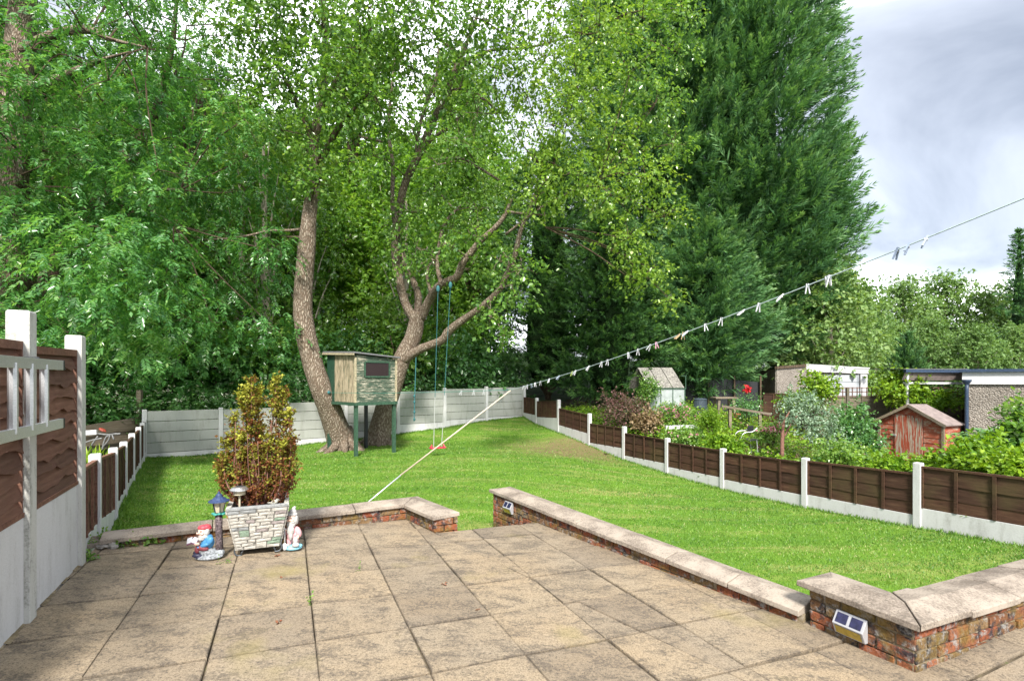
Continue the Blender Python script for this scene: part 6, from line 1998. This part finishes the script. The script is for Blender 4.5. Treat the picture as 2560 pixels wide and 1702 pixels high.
# red shed: gable front faces left
sR = V2(12.1, 14.7)
SW_, SD_ = 1.72, .76
sL = sR + E2 * SW_
shd = thing('shed', (sR.x, sR.y, -.8), 'flaking red wooden shed with felt roof beside the pebbledash garage', 'shed')
bz_, ev, rd_ = -.8, .40, .88
mid_ = sR.lerp(sL, .5)
bR, bL = sR + E1 * SD_, sL + E1 * SD_
mb = MB()
up = lambda p, z_: Vector((p.x, p.y, z_))
mb.add([up(sR, bz_), up(sL, bz_), up(sL, ev), up(mid_, rd_), up(sR, ev), up(bR, bz_), up(bL, bz_), up(bL, ev), up(mid_ + E1 * SD_, rd_), up(bR, ev)],
       [(0, 1, 2, 3, 4), (9, 8, 7, 6, 5), (0, 4, 9, 5), (1, 6, 7, 2)])
body = mb.build('body', M['redboard'], shd)
fo = -E1
for k in range(11):
    z0_ = bz_ + k * (rd_ - bz_) / 11 - .004; z1_ = z0_ + (rd_ - bz_) / 11
    def half(z_):
        return 1.0 if z_ <= ev else max(0.0, (rd_ - z_) / (rd_ - ev))
    h_ = half(z1_)
    if h_ <= .03: continue
    a, b = mid_.lerp(sR, h_), mid_.lerp(sL, h_)
    # left and right of the door
    segs = [(a, mid_.lerp(sR, .42)), (mid_.lerp(sL, .5), b)] if z1_ < .58 else [(a, b)]
    for s_, e_ in segs:
        # face looks along -E1: order so that the right-hand normal is -E1
        if nrm(s_, e_).dot(fo) < 0: s_, e_ = e_, s_
        if (s_ - mid_).length > 0 and (e_ - s_).length > .1:
            face_board('board', s_, e_, z0_, z0_, z1_, z1_, .018, .012, M['redboard'], body, .014)
for k in range(9):
    z0_ = bz_ + k * (ev - bz_) / 9; z1_ = z0_ + (ev - bz_) / 9
    face_board('board', sR, bR, z0_, z0_, z1_, z1_, .018, .012, M['redboard'], body, .014)
door = MB()
dA, dB = mid_.lerp(sL, .48), mid_.lerp(sR, .40)
dr = None
for k in range(6):
    a, b = dA.lerp(dB, k / 6 + .004), dA.lerp(dB, (k + 1) / 6 - .004)
    if nrm(a, b).dot(fo) < 0: a, b = b, a
    if dr is None:
        dr = face_board('door', a, b, bz_, bz_, .56, .56, .05, .03, M['reddoor'], shd)
    else:
        face_board('plank', a, b, bz_, bz_, .56 if k < 4 else .5, .56 if k < 4 else .5, .05, .03, M['reddoor'], dr)
q = dA + fo * .07
MB().box((q.x, q.y, -.05), (.05, .1, .05), rz(TH)).build('latch', M['alu'], dr)
for p in (sR, sL):
    MB().box((p.x + fo.x * .035, p.y + fo.y * .035, (bz_ + ev) / 2), (.05, .06, ev - bz_), rz(TH)).build('corner_trim', M['oldwood'], shd)
for s_, nm in ((sR, 1), (sL, -1)):
    ov = (s_ - mid_) * 1.13
    e_ = mid_ + ov
    z_e = rd_ - (rd_ - ev) * 1.13
    f0 = fo * .12
    vs = [up(mid_ + f0, rd_ + .02), up(e_ + f0, z_e + .02), up(e_ + E1 * (SD_ + .02), z_e + .02), up(mid_ + E1 * (SD_ + .02), rd_ + .02 - .02)]
    vs = vs + [p - Vector((0, 0, .035)) for p in vs]
    MB().add(vs, [(0, 1, 2, 3), (7, 6, 5, 4), (0, 4, 5, 1), (1, 5, 6, 2), (2, 6, 7, 3), (3, 7, 4, 0)]).build('roof', M['tarp'], shd)
    MB().beam(up(mid_ + fo * .135, rd_ - .02), up(e_ + fo * .135, z_e - .02), .03, .08).build('bargeboard', M['oldwood'], shd)
# pebbledash garage
y0 = 14.9
gL = V2(12.9, y0); gR = gL + V2(.75, -.66) * 3.0; gdv = V2(.66, .75) * 5
gar = thing('garage', (gL.x, gL.y, -.85), 'pebbledash garage with white fascia and black roof edge at the right edge', 'garage')
zf0, zf1 = 1.49, 1.83
mb = MB(); mb.prism([up(p, -.9) for p in (gL, gR, gR + gdv, gL + gdv)], (0, 0, zf1 - .02 + .9)); mb.build('wall', M['dash'], gar)
slab_board('fascia', gar, gL + V2(-.09, .03), gR + V2(-.035, -.04), zf0, zf1, zf0 + .01, zf1 + .03, .05, M['whitepaint'], 0)
MB().prism([up(p, zf1) for p in (gL + V2(-.2, -.03), gR + V2(-.1, -.12), gR + gdv, gL + gdv + V2(-.1, .1))], (0, 0, .085)).build('roof', M['blueblack'], gar)
px = gL.x - .09
pt = MB(); ctube(pt, [(px, y0 - .12, 1.5, .045), (px, y0 - .12, .6, .045), (px, y0 - .12, -.05, .045), (px - .06, y0 - .2, -.18, .045), (px - .22, y0 - .4, -.28, .045)], 5, 10)
pt.build('downpipe', M['blueblack'], gar, smooth=True)
MB().lathe((px, y0 - .12, 1.48), [(.05, 0), (.11, .1), (.11, .14)], 10).build('hopper', M['blueblack'], gar)
# water butt
wx, wy = 11.95, 14.1
wbz = -.95
wb_ = thing('water_butt', (wx, wy, wbz), 'blue green plastic water butt by the shed corner under the downpipe', 'water butt')
MB().lathe((wx, wy, wbz), [(.2, 0), (.25, .15), (.26, .35), (.25, .52), (.2, .6)], 18).build('barrel', M['butt'], wb_, smooth=True)
MB().lathe((wx, wy, wbz + .6), [(.17, 0), (.175, .02), (.14, .05), (0, .055)], 18).build('lid', M['butt'], wb_)
# carport / canopy left of the garage
cp = thing('carport', (11.9, 16.6, -.6), 'flat canopy with dark edge and brown tarpaulin behind the red shed', 'carport')
c0, c1 = XY(2262, 17), XY(2418, 17)
MB().beam(up(c0, zv(927, 17)), up(c1, zv(928, 17)), .12, .09).build('edge_beam', M['blueblack'], cp)
mb = MB()
n6 = 8
for k in range(n6):
    a, b = c0.lerp(c1, k / n6), c0.lerp(c1, (k + 1) / n6)
    sg = lambda t: .05 * math.sin(t * math.pi)
    mb.add([up(a, zv(931, 17)), up(b, zv(931, 17)), up(b + Vector((0, .12, 0)), zv(950, 17) - sg((k + 1) / n6) * .3), up(a + Vector((0, .12, 0)), zv(950, 17) - sg(k / n6) * .3)], [(0, 1, 2, 3)])
mb.build('tarpaulin', M['tarp'], cp)
MB().beam(up(c0 + Vector((.1, .2, 0)), zv(957, 17)), up(c1 + Vector((0, .2, 0)), zv(958, 17)), .06, .07).build('rail', M['whitepaint'], cp)
for p in (c0 + Vector((.12, .06, 0)), c0.lerp(c1, .8) + Vector((0, .5, 0))):
    MB().box((p.x, p.y, (zv(930, 17) - .8) / 2), (.07, .07, zv(930, 17) + .8)).build('post', M['whitepaint'], cp)
MB().prism([up(c0 + Vector((-.05, -.05, 0)), zv(923, 17)), up(c1 + Vector((0, -.05, 0)), zv(923, 17)), up(c1 + Vector((0, 2.5, 0)), zv(920, 17)), up(c0 + Vector((-.05, 2.5, 0)), zv(920, 17))], (0, 0, .02)).build('roof', M['felt'], cp)
# trellis topped fence
yT = 18.6
tf = thing('trellis_fence', (XY(2150, yT).x, yT, -.3), 'grey weathered panel fence topped with brown trellis behind the shed', 'fence')
u0_, u1_ = 2010, 2440
zT0, zT1, zTb = zv(993, yT), zv(969, yT), -.45
nb_ = 4
for k in range(nb_):
    a, b = XY(u0_ + (u1_ - u0_) * k / nb_, yT), XY(u0_ + (u1_ - u0_) * (k + 1) / nb_, yT)
    panel(tf, a, b, zTb, zT0, zTb, zT0, 9, 2, M['greypanel'], 1, .012)
    MB().box((a.x, a.y - .02, (zTb + zT1) / 2), (.09, .09, zT1 - zTb)).build('post', M['greypanel'], tf)
    for z_ in (zT0 + .04, (zT0 + zT1) / 2 + .02, zT1):
        MB().beam((a.x, a.y - .01, z_), (b.x, b.y - .01, z_), .02, .03).build('lattice_rail', M['fencewarm'], tf)
    nv_ = 9
    for j in range(1, nv_):
        q = a.lerp(b, j / nv_)
        MB().box((q.x, q.y - .03, (zT0 + zT1) / 2 + .02), (.028, .018, zT1 - zT0)).build('lattice_bar', M['fencewarm'], tf)
tf2 = thing('panel_fence', (XY(1960, 20).x, 20, .1), 'dark brown timber fence left of the trellis below the far garage', 'fence')
panel(tf2, XY(1905, 20), XY(2015, 19.2), -.2, zv(985, 20), -.2, zv(985, 19.2), 6, 3, M['fence'], 1, .01)
scn = thing('screen', (XY(1800, 22.5).x, 22.5, .2), 'black plastic screen in the shade under the conifers', 'screen')
slab_board('sheet', scn, XY(1705, 22.3), XY(1900, 21.5), .1, zv(938, 22.3), .1, zv(955, 21.5), .02, M['blackplastic'], 0)
for u in (1705, 1770, 1835, 1900):
    q = XY(u, 22.2 - (u - 1705) / 195 * .8)
    MB().box((q.x, q.y - .04, .9), (.06, .06, 1.7)).build('post', M['bark_dark'], scn)
# far garage
yF = 21.6
fg = thing('garage', (XY(2090, yF).x, yF, .3), 'far concrete garage with white fascia and pale grey up and over door', 'garage')
a, b = XY(2015, yF), XY(2166, yF)
zA, zB = zv(910, yF), zv(919, yF)
slab_board('fascia', fg, a + Vector((-.05, -.1, 0)), b + Vector((.05, -.1, 0)), zA - .30, zA, zB - .26, zB, .06, M['whitepaint'], 0)
mb = MB(); mb.prism([up(p, 0) for p in (a, b, b + Vector((0, 4.5, 0)), a + Vector((0, 4.5, 0)))], (0, 0, zB - .03)); mb.build('wall', M['dash'], fg)
dA, dB = XY(2060, yF - .05), XY(2147, yF - .05)
for k in range(6):
    z_ = zB - .3 - .3 * k
    slab_board('door_panel', fg, dA, dB, z_ - .285, z_, z_ - .285, z_, .04, M['greydoor'], 0)
MB().box((XY(2156, yF).x, yF - .06, zB / 2), (.28, .08, zB)).build('pillar', M['whitepaint'], fg)
slab_board('side_wall', fg, XY(1940, yF - 1.0), XY(2014, yF - .1), -.1, zv(921, yF - 1.0), -.1, zv(916, yF), .08, M['dash'], 0)
MB().beam(up(XY(1940, yF - 1.08), zv(919, yF - 1.0)), up(XY(2013, yF - .18), zv(914, yF)), .1, .1).build('side_roof_edge', M['bark_dark'], fg)

# ------------------------------------------------------------------ neighbour's plants
def shrub(name, u, v0, v1, d, hw, mat_, size, n_, label, cat='shrub', kind='twig', per=7, droop=.1, tone=0, flowers=None, stemm=None, stem=True, spread=.7, nb=7, zbot=None):
    """shrub between photo rows v0 (top) and v1 (base) at depth d, half-width hw metres"""
    zt_, zb_ = zv(v0, d), zv(v1, d)
    x = XY(u, d).x
    g0 = min(zb_, gz(x, d)) if zbot is None else zbot
    t = thing(name, (x, d, g0), label, cat)
    specs = []
    mb = MB()
    h = zt_ - zb_
    for k in range(nb):
        a = k * 2.4 + u
        q = hw * (.15 + .5 * ((k * .618) % 1))
        f_ = .3 + .5 * ((k * .37 + .2) % 1)
        c_ = (x + q * math.cos(a), d + q * math.sin(a) * .8, zb_ + h * f_)
        cr = hw * .5
        specs.append((c_, (cr, cr, min(h * .34, cr * 1.3)), n_ // nb, dict(tone=tone + rnd.gauss(0, .07))))
        ctube(mb, [(x, d, g0 - .1, .018), (x + (c_[0] - x) * .5, d + (c_[1] - d) * .5, (g0 + c_[2]) / 2, .014), (*c_, .005)], 3, 5)
    if stem:
        mb.build('stems', stemm or M['bark_dark'], t, smooth=True)
    crown('foliage', specs, M[mat_], t, kind=kind, size=size, per=per, droop=droop, spread=spread)
    if flowers:
        fm, fn, fs = flowers
        P = []
        for c_, r_, _, _ in specs:
            dd_, _r = ball(fn // nb, .15)
            dd_[:, 2] = np.abs(dd_[:, 2]); dd_[:, 1] = -np.abs(dd_[:, 1])
            P.append(np.array(c_) + dd_ * np.array(r_) * 1.12)
        P = np.concatenate(P); m = len(P)
        Q = np.repeat(P, 6, 0)
        la = unit(rng.normal(0, 1, (m * 6, 3)))
        fo_ = leafobj('flowers', leaves(Q, la, unit(rng.normal(0, 1, (m * 6, 3))), np.full(m * 6, fs), np.full(m * 6, fs * .8)), rng.random(m * 6), M[fm], t)
        fo_['kind'] = 'stuff'
    return t
shrub('berberis', 1550, 985, 1068, 17.6, .95, 'pinkbush', .06, 700, 'pink and russet leaved shrub left of the greenhouse')
shrub('ivy', 1618, 938, 1010, 19.2, .42, 'broad', .07, 300, 'green ivy climbing the left corner of the greenhouse', 'ivy')
shrub('flowering_bush', 1690, 1014, 1072, 17.4, .75, 'broad', .06, 520, 'low bush with small pink flowers in front of the greenhouse', flowers=('flowerpink', 90, .05), tone=.1)
shrub('dry_grass', 1622, 1040, 1085, 16.6, .5, 'drygrass', .09, 260, 'clump of dry straw coloured grass near the right fence', 'grass', droop=-.6)
shrub('small_conifer', 1778, 1020, 1100, 15.0, .36, 'vine', .035, 700, 'small yellow green conifer in front of the compost bin', 'conifer', droop=-1.0, spread=.35, tone=-.12)
shrub('low_conifer', 1738, 1062, 1105, 15.2, .3, 'broad', .03, 350, 'dwarf green conifer left of the yellow green one', 'conifer', droop=-.8, spread=.35)
rs_ = shrub('rose_bush', 1868, 985, 1050, 17.0, .45, 'dark', .06, 190, 'leggy rose bush with one red bloom', 'rose', tone=.15)
rp0 = at(1868, 972, 16.8)
V, rv = clump(tuple(rp0), .085, 40, size=.06, per=5, spread=.15)
leafobj('bloom', V, rv, M['flowerred'], rs_)
MB().tube([rp0, (rp0.x, 17, zv(1040, 17))], .012, 6).build('cane', M['greenwood'], rs_)
# grey leaved standard tree
bt = XY(1955, 13.3); zb_ = zv(1125, 13.3)
st_ = thing('small_tree', (bt.x, bt.y, zb_), 'silvery pale leaved small tree with a short brown trunk in the bed', 'tree')
mb = MB()
ctube(mb, [(bt.x, bt.y, zb_ - .2, .05), (bt.x + .01, bt.y, zb_ + .35, .045), (bt.x + .05, bt.y, zb_ + .7, .03), (bt.x + .2, bt.y, zb_ + 1.0, .015)], 4, 8)
ctube(mb, [(bt.x + .03, bt.y, zb_ + .3, .03), (bt.x + .25, bt.y, zb_ + .7, .02), (bt.x + .5, bt.y, zb_ + 1.0, .012)], 4, 6)
mb.build('trunk', M['goldstem'], st_, smooth=True)
crown('crown', [(tuple(at(u, v_, 13.3 + dz)), r_, n_) for u, v_, dz, r_, n_ in ((1975, 1030, 0, .35, 90), (2020, 1010, .2, .38, 100), (2050, 1040, .1, .35, 90), (1990, 995, .3, .3, 70), (2060, 1080, .3, .35, 80), (2030, 1065, -.2, .3, 70), (2085, 1110, .2, .3, 60))], M['pale'], st_, size=.06, per=8, spread=.6)
shrub('laurel', 2120, 1012, 1130, 16.2, .85, 'dark', .09, 600, 'dark glossy evergreen shrub left of the red shed', tone=.1)
shrub('laurel', 2165, 1085, 1145, 15.6, .5, 'dark', .08, 300, 'dark low shrub against the shed wall', tone=.1)
shrub('vine', 2040, 925, 1010, 17.8, .75, 'vine', .1, 300, 'yellow green climbing vine in front of the far garage', 'vine', droop=.5)
shrub('vine', 1985, 985, 1025, 17.8, .6, 'vine', .09, 160, 'trailing yellow green vine left of the trellis', 'vine', droop=.5)
shrub('vine', 2240, 925, 1010, 17.6, .85, 'vine', .1, 380, 'tall yellow green vine sprawling over the trellis', 'vine', droop=.5)
shrub('vine', 2340, 975, 1015, 17.4, .9, 'vine', .09, 300, 'green vine along the trellis beside the downpipe', 'vine', droop=.5, tone=-.2)
shrub('hydrangea', 2440, 1105, 1215, 10.6, .75, 'vine', .11, 520, 'large bright green leafy shrub in front of the garage wall', droop=.2, tone=-.08)
shrub('hydrangea', 2540, 1130, 1225, 9.6, .6, 'vine', .1, 420, 'bright leafy shrub at the right edge behind the fence', droop=.2, tone=-.05)
shrub('evergreen', 2560, 1000, 1150, 11.0, .5, 'broad', .1, 380, 'tall green shrub cut by the right edge of the photo', droop=.2, tone=.1)
shrub('fern', 2480, 1075, 1150, 12.2, .8, 'dark', .12, 320, 'dark feathery fern below the garage wall', 'fern', kind='frond', per=12, tone=.25)
shrub('leafy_plant', 2215, 1148, 1210, 11.6, .7, 'vine', .09, 420, 'light green leafy plant before the red shed', 'plant', tone=-.1)
shrub('leafy_plant', 2340, 1150, 1220, 11.0, .6, 'vine', .1, 360, 'light green leafy plant under the water butt', 'plant', tone=-.05)
shrub('leafy_plant', 2110, 1112, 1185, 12.4, .8, 'broad', .08, 480, 'green leafy plant below the silvery tree', 'plant', tone=.2)
shrub('leafy_plant', 1800, 1092, 1140, 13.6, .6, 'vine', .09, 320, 'broad leaved bright green plant below the small conifer', 'plant', tone=-.1)
shrub('leafy_plant', 1700, 1075, 1115, 14.6, .55, 'broad', .08, 260, 'mid green leafy plant near the white board', 'plant', tone=.25, flowers=('flowerpink', 20, .06))
shrub('flowering_plant', 1930, 1060, 1100, 14.6, .45, 'broad', .06, 220, 'patch of pink flowers beside the wire chair', 'plant', tone=.15, flowers=('flowerpink', 80, .05))
# low leafy cover of the beds
def bedpts(n, s0, s1, p0, p1):
    s = rng.uniform(s0, s1, n); p = rng.uniform(p0, p1, n)
    q = np.array([RF[0][0].x, RF[0][0].y]) 
    return q + np.outer(s, [E2.x, E2.y]) + np.outer(p, [E1.x, E1.y])
groundcover('bed_foliage', np.concatenate([bedpts(2600, -2, 14, .15, 2.2), bedpts(2600, -2, 12, 2.0, 7)]), 1.0, M['vine'], .085, 6, -.14, 'bright green leafy plants filling the neighbouring flower beds', 'plants', (.0, .42))
groundcover('bed_undergrowth', bedpts(2600, 0, 15, .15, 5), 1.0, M['broad'], .07, 6, .1, 'mid green low foliage mixed through the neighbouring beds', 'plants', (.0, .36))
groundcover('bed_flowers', bedpts(140, 3, 13, .3, 5), 1.0, M['flowerpink'], .035, 7, 0, 'scattered small pink flowers in the neighbouring beds', 'flowers', (.25, .5))

# ------------------------------------------------------------------ trees at the right and far right
TFr = model_tree('tree', 7.5, 2.7, M['far'], .19, 'twig', 26, 7, 60, 41, .12, M['bark_pale'])
fr2 = [(2075, 23.6, .98, 'light green tree right of the conifers'), (2150, 33, 1.05, 'rounded green tree behind the far garage'), (2070, 34, 1.15, 'tall pale tree behind the conifer edge'), (2260, 38, 1.15, 'green tree on the skyline above the canopy'),
       (2370, 40, 1.25, 'highest green tree on the right skyline'), (2470, 37, 1.05, 'green tree above the garage roof'), (2560, 36, 1.0, 'green tree at the right edge skyline'), (2190, 28, .68, 'low tree over the canopy roof'),
       (2330, 29, .68, 'pale bush like tree over the red shed'), (2440, 27, .62, 'yellowish hedge tree behind the garage'), (2550, 27, .62, 'hedge tree at the far right behind the garage'), (1990, 27, .62, 'bushy tree between conifer and far garage'), (2660, 33, 1.0, 'tree beyond the right edge'), (2110, 27, .55, 'small tree over the far garage door')]
for k, (u, d, s, lab) in enumerate(fr2):
    x = XY(u, d).x
    place(TFr, Vector((x, d, gz(x, d) - .2)), k * 1.9, s * (.88 if k == 0 else .8), lab, 'trees beyond the garages')
leyland(2548, 34, 9.8, 1.7, 'slim dark conifer at the far right skyline', M['leyland'], 500, 51, power=.9, up=.3, plen=(.6, 1.0))
leyland(2268, 24, 3.4, .85, 'small clipped conifer between the vine and canopy', M['leyland'], 420, 52, power=.5, up=1.0, plen=(.4, .7))

# ------------------------------------------------------------------ left neighbour's clutter
bp = XY(344, 14.9)
tag(MB().box((0, 0, 0), (.13, .1, 1.9)).build('wooden_post', M['oldwood'], None), 'weathered wooden post at the left corner of the concrete fence', 'post')
o = bpy.data.objects['wooden_post']; o.location = (bp.x - .05, bp.y + .15, gz(bp.x, bp.y) + .75)
pk = thing('broken_fence', XY(280, 14.0) + Vector((0, 0, -.2)), 'collapsed weathered grey plank fence beyond the low left fence', 'fence')
a, b = XY(196, 13.2), XY(338, 14.6)
for k in range(5):
    z1a, z1b = zv(1066, 13.2) - k * .13, zv(1044, 14.6) - k * .15
    waney('plank', a, b, z1a - .15, z1a, z1b - .17, z1b, .0 + .03 * (k % 2), M['oldwood'], pk, 10, .02, .02, 900 + k)
wx_ = thing('barrow_frame', XY(250, 10.6) + Vector((0, 0, -.2)), 'upturned metal tube frame with a red plastic part, past the left fence', 'frame')
M['greytube'] = plain('worn_white_tube', (.19, .19, .19), .5, .3, vary=.25)
dW = 10.4
def P5(x, y):                                     # 3.92x view, origin (0,780)
    return tuple(at(x / 3.92, 780 + y / 3.92, dW))
for pts_ in ([(1180, 1190), (1060, 1210), (1020, 1270), (1005, 1350)], [(1100, 1200), (1115, 1250)], [(960, 1215), (920, 1270), (880, 1330)], [(820, 1285), (900, 1255), (1000, 1235)], [(960, 1190), (1050, 1200), (1150, 1190)], [(1000, 1330), (1060, 1260), (1080, 1200)]):
    mb = MB(); ctube(mb, [(*P5(*q), .016) for q in pts_] if len(pts_) > 1 else [], 4, 7)
    mb.build('tube', M['greytube'], wx_, smooth=True)
c_ = Vector(P5(1005, 1155))
mb = MB(); mb.ell(c_, (.09, .06, .03), Matrix.Rotation(.5, 3, 'Y'), 6, 4)
mb.build('red_part', plain('faded_red_plastic', (.2, .035, .02), .6), wx_, bevel=.01)
tag(MB().beam(P5(790, 1185), P5(948, 1175), .03, .09).build('white_board', M['whitepaint'], None), 'white painted board lying across the left neighbour clutter', 'board')
p = at(236, 1120, 8.0)
t = thing('iris_clump', (p.x - .2, 8.0, gz(p.x, 8.0)), 'bright green strap leaves rising behind the low left fence', 'plant')
n_ = 60
P = np.c_[rng.normal(p.x - .15, .2, n_), rng.normal(8.1, .15, n_), np.full(n_, .3)]
leafobj('leaves', leaves(P, unit(rng.normal(0, .35, (n_, 3)) + np.array([0, 0, 1])), unit(rng.normal(0, 1, (n_, 3))), rng.uniform(.2, .4, n_), np.full(n_, .03)), rng.random(n_), M['vine'], t)
